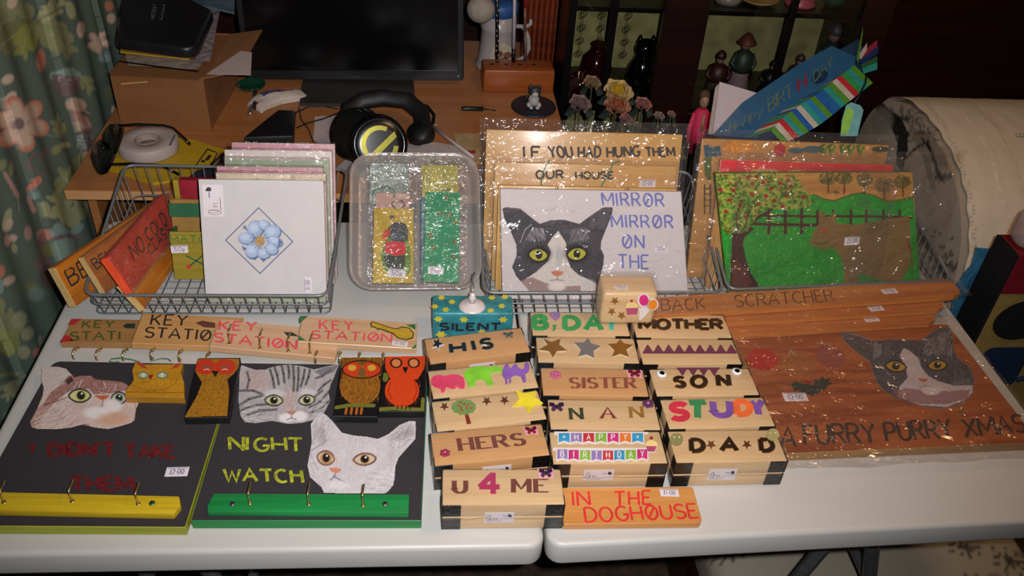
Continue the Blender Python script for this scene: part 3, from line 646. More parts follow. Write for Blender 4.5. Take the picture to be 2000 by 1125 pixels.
def domino_box(key, FLp, FRp, BLp, BRp, label, deco_fn, shade=pine, front_label=None):
    q = [at(*p, BH) for p in (FLp, FRp, BLp, BRp)]; c = (q[0]+q[1]+q[2]+q[3])/4
    U = ((q[1]-q[0])+(q[3]-q[2])).normalized(); V = Vector((-U.y, U.x, 0)); L, Wd = .166, .062
    top = Plane(c-U*L/2-V*Wd/2, U, V); base = Plane(top.O-Vector((0, 0, BH)), U, V)
    t = thing('pine_box', base.mat(), label, 'box', 'wrapped pine boxes on the table')
    s = BH*.5
    MB().box(0, L, 0, Wd, 0, s-.0004).build('box_base', shade, t, bevel=.0025, seg=2)
    MB().box(0, L, 0, Wd, s+.0004, BH).build('lid', shade, t, bevel=.0028, seg=2)
    MB().box(.002, L-.002, .002, Wd-.002, s-.0006, s+.0006).build('joint', matteblack, t)
    for i, (sx, sy, ox, oy) in enumerate(((1, 1, 0, 0), (-1, 1, L, 0), (1, -1, 0, Wd), (-1, -1, L, Wd))):
        for j, (z0, z1) in enumerate(((.0006, s-.002), (s+.002, BH-.0006))):
            if (i, j) not in CAPS:
                o = MB().prism(cap_mesh(sx, sy), z0, z1).xf(Matrix.Translation((ox, oy, 0))).build('corner_cap', cap_black, t, bevel=.0003, seg=1); CAPS[(i, j)] = o.data
            else: link('corner_cap', CAPS[(i, j)], None, t)
    if front_label:
        u0, w, h = front_label[0], front_label[1], front_label[2]; z0 = front_label[3]
        fl = MB().box(u0, u0+w, -.0006, -.0001, z0, z0+h).build('maker_label', paper, t)
        FM = Matrix(((1, 0, 0, u0), (0, 0, -1, -.0007), (0, 1, 0, z0), (0, 0, 0, 1)))
        mk_label(w, h, fl, FM)
    deco_fn(top, t)
    mb = MB(); [mb.tube([(L*k/14-.002, -.0030-.0012*math.sin(k*2.3), s+.0012*math.sin(k*1.7)), (L*(k+1)/14-.002, -.0030-.0012*math.sin((k+1)*2.3), s+.0012*math.sin((k+1)*1.7))], .0010, 5) for k in range(14)] if front_label else None
    if front_label: mb.build('wrap_seam', wrapf, t, True)['kind'] = 'stuff'
    mb = MB().box(-.0012, L+.0012, -.0014, Wd+.0014, .0002, BH+.0022)
    mb.build('clear_wrap', wrapf, t, bevel=.004, seg=3)
    return t
def mk_label(w, h, parent, FM):
    """the maker's card: a loop like a leaf, a few letters, a line and a small dark emblem"""
    mb = MB(); c = ink('brown_print', '#6a4a3a')
    ribbon(mb, arcpts(w*.13, h*.45, w*.07, h*.33, 60, 400, 12), w*.012, .0002, None); ribbon(mb, arcpts(w*.17, h*.5, w*.05, h*.28, 120, 460, 12), w*.012, .00022, None)
    for k, ch in enumerate('es'): letter(mb, ch, lambda a, b, k=k: (w*(.30+k*.09+a*.10), h*(.30+b*.35)), w*.012, .0002)
    mb.add([(w*.2, h*.14, .0002), (w*.6, h*.14, .0002), (w*.6, h*.17, .0002), (w*.2, h*.17, .0002)], [(0, 1, 2, 3)])
    mb.xf(FM).build('maker_print', c, parent)
    mb = MB(); mb.prism(ellpts(w*.86, h*.68, w*.07, h*.13, 10), .0001, .0003); mb.prism(ellpts(w*.83, h*.78, w*.03, h*.08, 8), .0001, .0003)
    mb.add([(w*.6, h*.66, .0002), (w*.76, h*.66, .0002), (w*.76, h*.70, .0002), (w*.6, h*.70, .0002)], [(0, 1, 2, 3)])
    mb.xf(FM).build('emblem', ink('dark_print', '#35363c'), parent)
def flower_jewel(pl, p, R, parent, mat, base, n=6, core=None):
    u, v = pl.uv(p); mb = MB()
    for k in range(n): a = k*2*math.pi/n+.3; mb.ell((u+math.cos(a)*R*.55, v+math.sin(a)*R*.55, base+.0015), R*.38, R*.38, .002, 8, 4)
    o = mb.build('flower_jewel', mat, parent, True); MB().ell((u, v, base+.003), R*.3, R*.3, .0025, 8, 5).build('jewel_centre', core or M_('jewel_pink', '#b05a86', .15), o, True)
def butterfly(pl, p, R, parent, mat, base, back=None):
    u, v = pl.uv(p)
    if back: MB().prism([(u+a*R, v+b*R) for a, b in ((-1.15, .9), (-.2, .55), (.2, .55), (1.15, .9), (1.0, -.9), (0, -.6), (-1.0, -.9))], base, base+.0006).build('sticker_backing', back, parent)
    mb = MB()
    for s in (-1, 1): mb.prism([(u+s*R*a, v+R*b) for a, b in ((.05, .1), (.35, .7), (.9, .75), (.95, .2), (.4, 0))], base+.0006, base+.0022); mb.prism([(u+s*R*a, v+R*b) for a, b in ((.05, 0), (.6, -.1), (.75, -.5), (.4, -.8), (.1, -.35))], base+.0006, base+.002)
    o = mb.build('butterfly_jewel', mat, parent)
    MB().ell((u, v, base+.002), R*.09, R*.5, .0015, 8, 5).build('butterfly_body', MATS['corner_black'], o, True)
purple_j = M_('jewel_purple', '#4b2d52', .15, spec=.8); pink_j = M_('jewel_rose', '#b4557c', .15, spec=.8); red_j = M_('jewel_red', '#8a1f3c', .15, spec=.8); pinkp = M_('pink_paper', '#e0a5b5', .5)
brownink = ink('brown_ink', '#8a4a3a'); darkbrown = ink('dark_brown_ink', '#6e3b34')
silverblack = M_('black_enamel', '#1b2124', .2, .3, spec=.8); goldblack = M_('black_gold_enamel', '#2a1c12', .25, .3, spec=.8); goldedge = M_('gold_edge', '#c8a25a', .25, .8)
def enamel(pl, s, p0, p1, pt, w, t, base, edge=None, serif=False, gap=.25):
    lettering(pl, s, p0, p1, pt, w*1.35, t, edge or M_('silver_edge', '#a7adb0', .25, .7), 'letter_rim', .0002, .0009, serif, 0, 'letter_rim', gap, base)
    lettering(pl, s, p0, p1, pt, w, t, silverblack if edge is None else goldblack, 'letter', .0009, .0019, serif, 0, 'letter', gap, base)
def d_his(pl, t):
    for ch, a, b, c in (('H', (232, 487), (328, 476), (225, 425)), ('I', (383, 467), (420, 463), (366, 404)), ('S', (455, 458), (530, 448), (446, 392))): enamel(pl, ch, c4(*a), c4(*b), c4(*c), .0056, t, BH)
    u = mp(c4, star(130, 425, 52, 22, 5, 75)); deco(pl, u, t, M_('white_foil', '#c9ccd0', .3), 'star_backing', 0, .0007, BH); deco(pl, mp(c4, star(128, 420, 40, 17, 5, 75)), t, silverblack, 'star_sticker', .0007, .001, BH)
    butterfly(pl, c4(650, 358), .009, t, M_('silver_jewel', '#8a9096', .2, .5), BH)
def d_anim(pl, t):
    deco(pl, mp(c4, [(80, 690), (100, 660), (140, 650), (180, 660), (230, 648), (280, 650), (320, 670), (330, 710), (325, 748), (300, 750), (275, 735), (255, 733), (262, 745), (240, 752), (215, 742), (190, 738), (180, 775), (160, 780), (150, 750), (110, 738), (85, 715)]), t, ink('pink_foam', '#d83a66'), 'animal_sticker', 0, .002, BH)
    deco(pl, mp(c4, [(325, 640), (345, 610), (400, 592), (460, 588), (500, 597), (545, 586), (612, 602), (600, 622), (545, 628), (515, 642), (522, 680), (542, 720), (500, 728), (478, 690), (440, 680), (405, 690), (405, 728), (362, 736), (345, 690), (328, 670)]), t, ink('green_foam', '#7fcf2c'), 'animal_sticker', 0, .0021, BH)
    deco(pl, mp(c4, [(602, 650), (610, 605), (625, 575), (645, 570), (655, 600), (672, 600), (690, 572), (710, 575), (722, 600), (750, 612), (770, 598), (765, 570), (785, 558), (803, 572), (802, 600), (795, 625), (772, 645), (777, 700), (758, 705), (740, 660), (700, 650), (668, 665), (668, 708), (652, 708), (655, 675), (640, 675), (642, 718), (628, 716), (622, 675)]), t, ink('violet_foam', '#8a5cb8'), 'animal_sticker', 0, .002, BH)
def d_tree(pl, t):
    deco(pl, mp(c4, [(703, 768), (772, 786), (850, 768), (846, 818), (902, 858), (842, 874), (798, 930), (765, 874), (676, 880), (728, 832)]), t, ink('yellow_foam', '#e6d42a'), 'star_sticker', 0, .002, BH)
    for x, y, R in ((180, 878, 34), (490, 838, 36), (620, 833, 36)): deco(pl, mp(c4, star(x, y, R, R*.42)), t, bronze, 'star_sticker', 0, .0008, BH)
    crown = ellpts(322, 885, 90, 55, 24); crown = [(x+7*math.sin(i*2.6), y+6*math.cos(i*2.6)) for i, (x, y) in enumerate(crown)]
    deco(pl, mp(c4, [(328, 930), (352, 928), (376, 1003), (344, 1008)]), t, ink('trunk_red', '#7a2a1e'), 'tree_trunk', 0, .001, BH)
    o = deco(pl, mp(c4, crown), t, M_('tree_glitter', '#7da05a', .35, .1, var=.6, scale=1200, bump=1), 'tree_sticker', 0, .0018, BH)
    mb = MB()
    for k in range(9):
        u, v = pl.uv(c4(322+70*math.cos(k*2.4)*(.3+.07*k), 885+42*math.sin(k*2.4)*(.3+.07*k))); mb.ell((u, v, BH+.0025), .0018, .0018, .0014, 8, 4)
    mb.build('fruit', M_('fruit_red', '#a33424', .2), o, True)
def d_hers(pl, t):
    lettering(pl, 'HERS', c5(275, 206), c5(708, 168), c5(260, 128), .0062, t, darkbrown, 'letter', .0002, None, True, 0, 'letter', .38, BH)
    flower_jewel(pl, c5(170, 228), .0085, t, red_j, BH); butterfly(pl, c5(750, 75), .009, t, red_j, BH, pinkp)
def d_u4me(pl, t):
    lettering(pl, 'U', c5(232, 492), c5(312, 492), c5(232, 410), .0062, t, darkbrown, 'letter', .0002, None, True, 0, 'letter', .3, BH)
    lettering(pl, '4', c5(400, 500), c5(530, 500), c5(400, 362), .0075, t, M_('pink_glitter', '#b82a62', .3, var=.4, scale=1500, bump=1), 'letter', .0002, .002, False, 0, 'letter', .3, BH)
    lettering(pl, 'ME', c5(630, 486), c5(850, 486), c5(630, 402), .0062, t, darkbrown, 'letter', .0002, None, True, 0, 'letter', .42, BH)
    butterfly(pl, c5(848, 362), .010, t, purple_j, BH, pinkp)
def d_bday(pl, t):
    g = ink('leaf_green_foam', '#2f9a54')
    for ch, a, b, c in (('B', (838, 308), (928, 310), (838, 218)), ('D', (1062, 312), (1165, 312), (1062, 225)), ('A', (1215, 316), (1330, 316), (1215, 218))): lettering(pl, ch, c4(*a), c4(*b), c4(*c), .0092, t, g, 'letter', .0002, .002, False, 0, 'letter', .3, BH)
    deco(pl, mp(c4, [(973, 285), (1000, 285), (998, 305), (982, 326), (972, 322), (980, 305)]), t, g, 'comma', 0, .002, BH)
    lettering(pl, 'Y', c4(1355, 318), c4(1455, 318), c4(1352, 230), .0075, t, ink('teal_foam', '#37b7a4'), 'letter', .0002, .002, False, 0, 'letter', .3, BH)
    deco(pl, mp(c4, [(950, 190), (975, 198), (990, 185), (1008, 197), (1030, 190), (1025, 225), (992, 252), (958, 222)]), t, ink('mauve_foam', '#9a78ae'), 'tulip_sticker', 0, .002, BH)
def d_stars(pl, t):
    for pts, m in (([(905, 385), (965, 410), (1030, 385), (1020, 430), (1075, 470), (1005, 475), (975, 522), (945, 475), (870, 465), (935, 430)], gold),
                   ([(1130, 412), (1200, 415), (1232, 378), (1255, 420), (1325, 440), (1270, 475), (1275, 525), (1220, 500), (1160, 515), (1180, 465)], silver),
                   ([(1380, 425), (1440, 420), (1467, 388), (1495, 420), (1562, 432), (1510, 465), (1530, 518), (1470, 495), (1408, 515), (1425, 470)], gold)):
        deco(pl, mp(c4, [(x, y+6) for x, y in pts]), t, M_('foil_cream', '#d8d2b0', .4), 'star_backing', 0, .0009, BH); deco(pl, mp(c4, pts), t, m, 'star_sticker', .0009, .0008, BH)
def d_sister(pl, t):
    lettering(pl, 'SISTER', c4(1105, 742), c4(1578, 742), c4(1103, 668), .0056, t, brownink, 'letter', .0002, None, True, 0, 'letter', .34, BH)
    flower_jewel(pl, c4(995, 650), .0105, t, pink_j, BH); butterfly(pl, c4(1572, 640), .0105, t, red_j, BH, pinkp)
def d_nan(pl, t):
    for ch, a, b, c, m in (('N', (1108, 970), (1190, 968), (1100, 892), ink('dark_green_ink', '#2c3a22')), ('A', (1330, 962), (1425, 962), (1328, 886), ink('maroon_ink', '#7c2f2a')), ('N', (1548, 958), (1632, 955), (1540, 882), ink('ochre_ink', '#8f6a28'))):
        lettering(pl, ch, c4(*a), c4(*b), c4(*c), .0048, t, m, 'letter', .0002, None, True, 0, 'letter', .3, BH)
    butterfly(pl, c4(1002, 885), .012, t, purple_j, BH); flower_jewel(pl, c4(1670, 862), .0105, t, purple_j, BH)
wht = M_('white_card', '#e2dcdc', .5, var=.02)
def cupcake(pl, cc, x, y, R, t, base):
    cs = lambda pts: mp(cc, [(x+a*R, y+b*R) for a, b in pts])
    deco(pl, cs([(-.95, -.25), (.95, -.25), (.6, 1.05), (-.6, 1.05)]), t, wht, 'sticker_backing', 0, .0006, base)
    o = deco(pl, cs([(-.8, .15), (.8, .15), (.5, .95), (-.5, .95)]), t, ink('cake_case', '#b04a78'), 'cake_case', .0006, .0008, base)
    deco(pl, cs([(-.95, .2), (-.85, -.2), (-.4, -.6), (0, -.75), (.45, -.55), (.9, -.15), (.95, .2)]), t, ink('icing', '#e6d08c'), 'icing', .0007, .001, base)
    deco(pl, mp(cc, ellpts(x, y-R*.95, R*.22, R*.22, 10)), t, ink('cherry', '#b8202c'), 'cherry', .0006, .0016, base)
def d_happy(pl, t):
    cb, cm, cr, cg, cp, co = [ink('flag_'+n, c) for n, c in (('blue', '#2a96c8'), ('mauve', '#8f79b8'), ('red', '#c22c38'), ('green', '#86b83c'), ('magenta', '#c8287c'), ('orange', '#e2782a'))]
    for row, (x0, x1, y0, y1, dy, cols, txt) in enumerate(((935, 1512, 92, 150, 3, (cb, cm, cr, cg, cp, co, cb), '*HAPPY*'), (925, 1540, 200, 262, 10, (cm, cp, cg, cm, cr, cb, cg, cp), 'BIRTHDAY'))):
        n = len(cols); w = (x1-x0)/n
        yy = lambda k: dy*math.sin(math.pi*(k+.5)/n) if row else 0
        deco(pl, mp(c5, [(x0-30, y0-12), (x1+25, y0-12+3), (x1+28, y0+4), (x0-30, y0+8)]), t, wht, 'bunting_string', 0, .0005, BH)
        for k in range(n):
            a = x0+k*w; b = a+w*.88; y = y0+yy(k); z = y1+yy(k)
            o = deco(pl, mp(c5, [(a-7, y-6), (b+7, y-6), (b+9, z+17), ((a+b)/2, z+6), (a-7, z+17)]), t, wht, 'flag', 0, .0006+k*1e-5, BH)
            deco(pl, mp(c5, [(a, y), (b, y), (b+1, z+4), ((a+b)/2, z-8), (a, z+4)]), o, cols[k], 'flag_colour', .0006, .0003, BH)
            if txt[k] == '*': deco(pl, mp(c5, star((a+b)/2, (y+z)/2-4, 13)), o, wht, 'flag_star', .0009, .0002, BH)
            else:
                m_ = (a+b)/2; hw = 11 if txt[k] != 'I' else 2
                lettering(pl, txt[k], c5(m_-hw, z-14), c5(m_+hw, z-14), c5(m_-hw, y+9), .0017, o, wht, 'flag_letter', .0011, None, False, 0, None, .2, BH)
    cupcake(pl, c5, 1558, 172, 46, t, BH)
def d_mother(pl, t): enamel(pl, 'MOTHER', c6(84, 233), c6(536, 233), c6(84, 184), .0060, t, BH, goldedge, False, .2)
pur = M_('plum_glitter', '#6c3350', .35, var=.35, scale=1200, bump=.6)
def d_bunt(pl, t):
    deco(pl, mp(c6, [(100, 358), (614, 357), (616, 368), (100, 368)]), t, pur, 'bunting_band', 0, .001, BH)
    for k in range(9): x = 128+k*57.2; deco(pl, mp(c6, [(x-25, 358), (x-6, 322), (x+2, 322), (x+26, 358)]), t, pur, 'bunting_point', 0, .0009, BH)
def d_son(pl, t):
    deco(pl, mp(c6, [(286, 447), (522, 446), (520, 454), (290, 456)]), t, pur, 'bunting_band', 0, .001, BH)
    for k in range(4): x = 318+k*58; deco(pl, mp(c6, [(x-26, 453), (x+24, 453), (x+4, 488), (x-3, 488)]), t, pur, 'bunting_point', 0, .0009, BH)
    for ch, a, b, c in (('S', (278, 552), (328, 552), (276, 500)), ('O', (368, 552), (446, 552), (368, 494)), ('N', (516, 546), (576, 544), (508, 490))): enamel(pl, ch, c6(*a), c6(*b), c6(*c), .0062, t, BH, goldedge)
    for p in ((203, 480), (615, 468)):
        u, v = pl.uv(c6(*p)); o = MB().lathe([(.0083, 0), (.0083, .001), (.0075, .0025), (.004, .0037)], 20, (u, v, BH)).build('wobbly_eye', M_('eye_white', '#dcdfe4', .15), t, True)
        MB().lathe([(.0042, .0032), (.0042, .0042)], 16, (u, v-.001, BH)).build('pupil', MATS['corner_black'], o)
def d_study(pl, t):
    for ch, a, b, c, n_, col in (('S', (258, 730), (342, 730), (258, 646), 'red', '#cc2846'), ('T', (356, 722), (445, 718), (356, 640), 'green', '#2c8a56'), ('U', (492, 712), (584, 710), (484, 636), 'violet', '#7a50a8'), ('D', (618, 704), (694, 702), (612, 634), 'orange', '#ec6c34'), ('Y', (704, 704), (768, 700), (690, 634), 'violet', '#7a50a8')):
        lettering(pl, ch, c6(*a), c6(*b), c6(*c), .0105, t, ink('study_'+n_, col), 'letter', .0002, .002, False, 0, 'letter', .3, BH)
def d_dad(pl, t):
    for ch, a, b, c in (('D', (368, 905), (436, 905), (364, 842)), ('A', (532, 902), (616, 902), (532, 838)), ('D', (752, 904), (818, 904), (744, 842))): enamel(pl, ch, c6(*a), c6(*b), c6(*c), .0062, t, BH, goldedge)
    for x in (475, 671): deco(pl, mp(c6, star(x, 868, 28)), t, bronze, 'star_sticker', 0, .0009, BH)
    for x, y, cl in ((285, 842, '#8d8a5a'), (812, 818, '#a9a06c')):
        o = deco(pl, mp(c6, ellpts(x, y, 36, 34, 18)), t, M_('owl_sticker_'+str(x), cl, .3, var=.4, scale=700, bump=.6), 'owl_sticker', 0, .002, BH)
        for s in (-1, 1): u, v = pl.uv(c6(x+s*14, y-10)); MB().ell((u, v, BH+.0025), .0016, .0016, .0008, 10, 5).build('owl_eye', M_('owl_eye_grey', '#c9c4a8', .2), o, True)
BX = [('HIS', ((837, 705), (1037, 683), (832, 668), (1017, 643)), 'wrapped pine box with the word HIS in raised silver letters', d_his, pine2, (.064, .042, .022, .018)),
 ('ANIM', ((843, 777), (1051, 756), (836, 727), (1039, 705)), 'wrapped pine box with pink, green and purple foam animals on the lid', d_anim, pine, None),
 ('TREE', ((851, 844), (1069, 819), (841, 785), (1053, 761)), 'wrapped pine box with a glitter tree and a large yellow star', d_tree, pine, None),
 ('HERS', ((849, 908), (1070, 888), (845, 848), (1058, 828)), 'wrapped pine box with HERS in brown capitals on the lid', d_hers, pine2, (.068, .042, .022, .018)),
 ('U4ME', ((868, 985), (1101, 985), (866, 918), (1091, 916)), 'wrapped pine box reading U 4 ME with a pink 4', d_u4me, pine, (.058, .040, .021, .015)),
 ('BDAY', ((1037, 655), (1231, 656), (1033, 609), (1225, 611)), 'wrapped pine box with B,DAY in thick green foam letters', d_bday, pine, None),
 ('STARS', ((1048, 709), (1252, 712), (1045, 657), (1240, 659)), 'wrapped pine box with two gold stars and one silver glitter star', d_stars, pine, None),
 ('SIS', ((1063, 773), (1264, 775), (1056, 717), (1257, 721)), 'wrapped pine box with SISTER in red-brown capitals', d_sister, pine2, None),
 ('NAN', ((1073, 837), (1291, 839), (1068, 781), (1281, 783)), 'wrapped pine box with NAN in spaced serif letters and a dark butterfly', d_nan, pine, None),
 ('HAPPY', ((1080, 907), (1301, 904), (1075, 843), (1290, 843)), 'wrapped pine box with HAPPY BIRTHDAY in coloured flag bunting', d_happy, pine, (.046, .044, .022, .017)),
 ('MOTHER', ((1240, 658), (1428, 660), (1236, 614), (1414, 615)), 'wrapped pine box with MOTHER in black and gold letters', d_mother, pine, None),
 ('BUNT', ((1254, 713), (1446, 713), (1247, 661), (1432, 661)), 'wrapped pine box with a row of plum triangles and no word', d_bunt, pine, None),
 ('SON', ((1282, 773), (1481, 770), (1268, 722), (1465, 720)), 'wrapped pine box with SON between two wobbly eyes', d_son, pine, None),
 ('STUDY', ((1305, 839), (1512, 830), (1288, 780), (1496, 777)), 'wrapped pine box with STUDY in multicoloured foam letters', d_study, pine, None),
 ('DAD', ((1316, 903), (1537, 898), (1304, 843), (1519, 841)), 'wrapped pine box with D A D, small stars and owl stickers', d_dad, pine, (.052, .042, .024, .013))]
for k, c, lb, fn, sh, fl in BX: domino_box(k, *c, lb, fn, sh, fl)

# ---- generic painted plank lying on the table (top corners in reference pixels)
def plank(name, FLp, FRp, BLp, z, th, mat, label, cat, group=None, poly=None, bevel=.001, face=None):
    """z = heights of the three top corners; returns thing, top plane, length, width"""
    pl = slab_plane(FLp, FRp, BLp, z); L = pl.uv(FRp)[0]; Wd = pl.uv(BLp)[1]
    base = pl.off(-th); t = thing(name, base.mat(), label, cat, group)
    P = poly(L, Wd) if poly else [(0, 0), (L, 0), (L, Wd), (0, Wd)]
    MB().prism(P, 0, th).build('board', mat, t, bevel=bevel, seg=1)
    return t, pl, L, Wd
dog, pl, L, Wd = plank('wooden_sign', (1101, 1024), (1373, 1021), (1101, 952), .012, .012, wood('honey_pine', '#b9793a', '#cc9150', .4, 150, .045, coat=.3), 'honey pine sign lettered IN THE DOGHOUSE in red capitals', 'sign', None, lambda L, W: roundpoly([(0, 0), (L, 0), (L, W), (0, W)], [.001, .008, .004, .001]), .0012)
redpen = ink('red_pen', '#cf2a2c')
lettering(pl, 'IN', c5(1028, 578), c5(1145, 575), c5(1020, 486), .0034, dog, redpen, base_n=.012)
lettering(pl, 'THE', c5(1312, 578), c5(1560, 570), c5(1310, 486), .0034, dog, redpen, base_n=.012, gap=.3)
lettering(pl, 'DOGH#USE', c5(1118, 690), c5(1880, 660), c5(1105, 595), .0034, dog, redpen, base_n=.012, gap=.22)
sticker(pl, c5(1680, 492), dog, paper, .027, .0135, -3, .0125, '$1-00')
# ================================================================ painted key boards, owls, key stations
e1 = crop(0, 560, 3.75); e2 = crop(0, 600, 2.3435); e3 = crop(360, 600, 2.446); x7 = crop(1400, 600, 3.125)
paintm = vcol('painted_face', .6, .35, .08, 900)
brass = M_('brass', '#c9b27a', .25, .9, var=.08)
chalk = M_('blackboard_paint', '#2b272b', .75, var=.15, scale=300)
def almond(c, cc, x, y, rx, ry, iris, pup, rim='#1c1815', prx=.36, rot=0, white=None, look=0):
    X, Y = cc(x, y); s = cc(1, 0)[0]-cc(0, 0)[0]; rx *= s; ry *= s
    def shape(k, kk=1): return [(X+math.cos(t)*rx*k*math.cos(math.radians(rot))-math.sin(t)*abs(math.sin(t))**.3*ry*k*kk*math.sin(math.radians(rot)), Y+math.cos(t)*rx*k*math.sin(math.radians(rot))+math.sin(t)*abs(math.sin(t))**.3*ry*k*kk) for t in [2*math.pi*i/26 for i in range(26)]]
    c.poly(shape(1.22, 1.15), rim, .9); c.poly(shape(1.0), white or iris)
    c.ell(X+look*rx, Y, ry*1.0, ry*.98, iris, 1, .15); c.ell(X+look*rx, Y-ry*.05, rx*prx, ry*.78, pup, 1, .1)
    c.ell(X+look*rx+rx*.1, Y-ry*.4, rx*.09+.5, ry*.13+.5, '#e8e8e0')
def hooks(pts, pl, t, base, R=.0088, tall=.020, kind='L', tops=None):
    """brass screw hooks; pts = pixels of the feet on the face"""
    me = None
    for p in pts:
        u, v = pl.uv(p)
        if me is None:
            mb = MB()
            if kind == 'L': mb.lathe([(.0032, 0), (.0032, .0008), (.0014, .0012)], 10); mb.tube([(0, 0, 0), (0, -.0005, tall*.9), (0, .0006, tall), (0, .003, tall+.0008), (.0008, .017, tall+.0035)], .0014, 8)
            else:       # ring shaped cup hook leaving the front edge
                mb.tube([(0, .004, 0), (0, -.004, 0)], .0014, 8); mb.lathe([(.003, -.0006), (.003, .0006)], 10, (0, 0, 0))
                mb.tube([(0, -.004-R+R*math.cos(math.radians(a)), R*math.sin(math.radians(a))) for a in range(0, 300, 20)], .0015, 8)
            o = mb.build('hook', brass, t, True); me = o.data; o.location = (u, v, base)
        else: o = link('hook', me, None, t); o.location = (u, v, base)
def screw(pl, p, t, base, col=None):
    u, v = pl.uv(p); mb = MB().lathe([(.0042, 0), (.0042, .0006), (.0032, .0016), (.0008, .0019)], 16, (u, v, base))
    o = mb.build('screw', col or M_('screw_steel', '#8d8f8c', .25, .9), t, True)
    MB().box(-.0034, .0034, -.0005, .0005, .0019, .0022).box(-.0005, .0005, -.0034, .0034, .0019, .0022).xf(Matrix.Translation((u, v, base)) @ Matrix.Rotation(.5, 4, 'Z')).build('screw_slot', matteblack, o)
TB = .017
yel = wood('yellow_stain', '#a88a14', '#c9ad22', .45, 150, .045, coat=.1); yelg = wood('yellow_green_edge', '#848a20', '#a3a62a', .5, 150, .045)
grn = wood('green_stain', '#136b35', '#1f8a45', .45, 120, .045, coat=.1)
# left board
FLq = (-75, 1027)
lb, pl1, L1, W1 = plank('key_board', FLq, (362, 1030), (88, 705), TB, TB, yelg, 'black key board with a ginger and white cat, I DIDN\'T TAKE THEM in red', 'key rack', None, lambda L, W: roundpoly([(0, 0), (L, 0), (L, W), (0, W)], [.001, .001, .012, .012]), .0008)
MB().prism(roundpoly([(.0008, .0008), (L1-.0008, .0008), (L1-.0008, W1-.0008), (.0008, W1-.0008)], [.001, .001, .012, .012]), TB, TB+.0004).build('blackboard_face', chalk, lb)
def catface(pl, cc, outline, base_n, name, t, painter, step=.00085, grow=1):
    o = mp(cc, outline); uv = [pl.uv(p) for p in o]; us = [a for a, b in uv]; vs = [b for a, b in uv]
    c = Paint(pl, min(us)-.001, max(us)+.001, min(vs)-.001, max(vs)+.001, step, '#888888')
    painter(c, cc, o); return c.build(name, paintm, t, base_n, mask=c.inside(o))
def cat1(c, cc, o):
    c.C[:] = lin('#c4ada6'); c.mottle(.10, 60, 2)
    P = lambda pts, col, a=1: c.poly(mp(cc, pts), col, a)
    P([(300, 600), (480, 590), (540, 660), (510, 700), (440, 740), (330, 760), (300, 690)], '#bdb0ae')
    P([(500, 655), (600, 640), (700, 670), (930, 690), (960, 760), (900, 765), (800, 785), (690, 790), (650, 748), (560, 745), (480, 785), (400, 850), (310, 880), (360, 790), (450, 720)], '#8d5f58', .95)
    P([(220, 1000), (240, 940), (300, 870), (400, 850), (340, 920), (290, 1000), (250, 1030)], '#9c6a62', .8)
    c.fur(o, 1500, ['#d9ccc8', '#c9a59a', '#b98d80', '#e3dad6'], 9, lambda x, y: 205, 22, .45)
    c.fur(mp(cc, [(500, 655), (700, 670), (930, 700), (900, 765), (690, 790), (480, 785), (400, 850), (360, 790)]), 700, ['#6e423e', '#a9766a', '#7f4f48'], 8, lambda x, y: 100, 30, .6)
    P([(480, 690), (520, 660), (540, 690), (500, 720)], '#33262a', .9); P([(440, 690), (480, 700), (470, 725), (450, 715)], '#a99a9a')
    for a, b in (((600, 690), (570, 750)), ((570, 700), (540, 750)), ((760, 700), (775, 740)), ((850, 720), (840, 755))): c.line(mp(cc, [a, b]), 2, '#d8c8c4', .7)
    P([(460, 800), (530, 755), (640, 750), (690, 800), (660, 850), (540, 850), (480, 830)], '#cfc3bd', .85)
    c.line(mp(cc, [(320, 870), (420, 840), (500, 810)]), 2, '#5b4038', .7)
    almond(c, cc, 585, 800, 72, 40, '#b5b25c', '#1b231f', '#231d1b', .42, 0, '#c8c98a', .12); almond(c, cc, 872, 818, 50, 36, '#98a98c', '#1b2620', '#231d1b', .5, 0, '#c9c9b4')
    P([(690, 800), (805, 796), (775, 825), (742, 832)], '#b4603f'); c.line(mp(cc, [(755, 835), (750, 875), (715, 888)]), 2, '#4a3a38', .8); c.line(mp(cc, [(750, 870), (780, 898), (810, 915)]), 2, '#4a3a38', .8)
    c.ell(*cc(825, 872), 18, 12, '#dcd6d6', .9, .5); c.ell(*cc(715, 925), 26, 12, '#dcd6d6', .9, .5); c.ell(*cc(830, 970), 30, 12, '#c49270', .7, .6)
    P([(600, 1005), (650, 1010), (660, 1025), (610, 1020)], '#a55a4a', .8)
    c.fur(mp(cc, [(300, 880), (500, 850), (600, 950), (560, 1020), (300, 1040), (240, 1000)]), 350, ['#8a5a50', '#e6dfdb'], 16, lambda x, y: 205, 8, .4)
    c.line(mp(cc, [(985, 850), (1000, 900), (975, 980)]), 2, '#5b3d38', .5)
catface(pl1, e1, [(300, 600), (320, 590), (420, 586), (480, 600), (520, 640), (545, 665), (600, 652), (660, 653), (700, 678), (760, 686), (830, 690), (900, 700), (960, 740), (1010, 800), (1015, 860), (998, 900), (988, 980), (960, 1000), (880, 1025), (790, 1046), (700, 1035), (600, 1013), (520, 1035), (400, 1048), (280, 1046), (235, 1032), (220, 990), (240, 950), (270, 900), (290, 850), (312, 800), (320, 740), (300, 680), (310, 630)], TB+.0006, 'painted_cat', lb, cat1)
redd = M_('dark_red_paint', '#5c1015', .6, var=.45, scale=200)
for s_, a, b, cc_, w in (('I', (140, 668), (160, 668), (138, 625), .0055), ("DIDN'T", (228, 682), (530, 678), (224, 626), .0062), ('TAKE', (575, 688), (800, 690), (575, 632), .0062), ('THEM', (330, 838), (612, 838), (325, 778), .0062)):
    lettering(pl1, s_, e2(*a), e2(*b), e2(*cc_), w, lb, redd, base_n=TB+.0004)
k5 = crop(0, 900, 5)
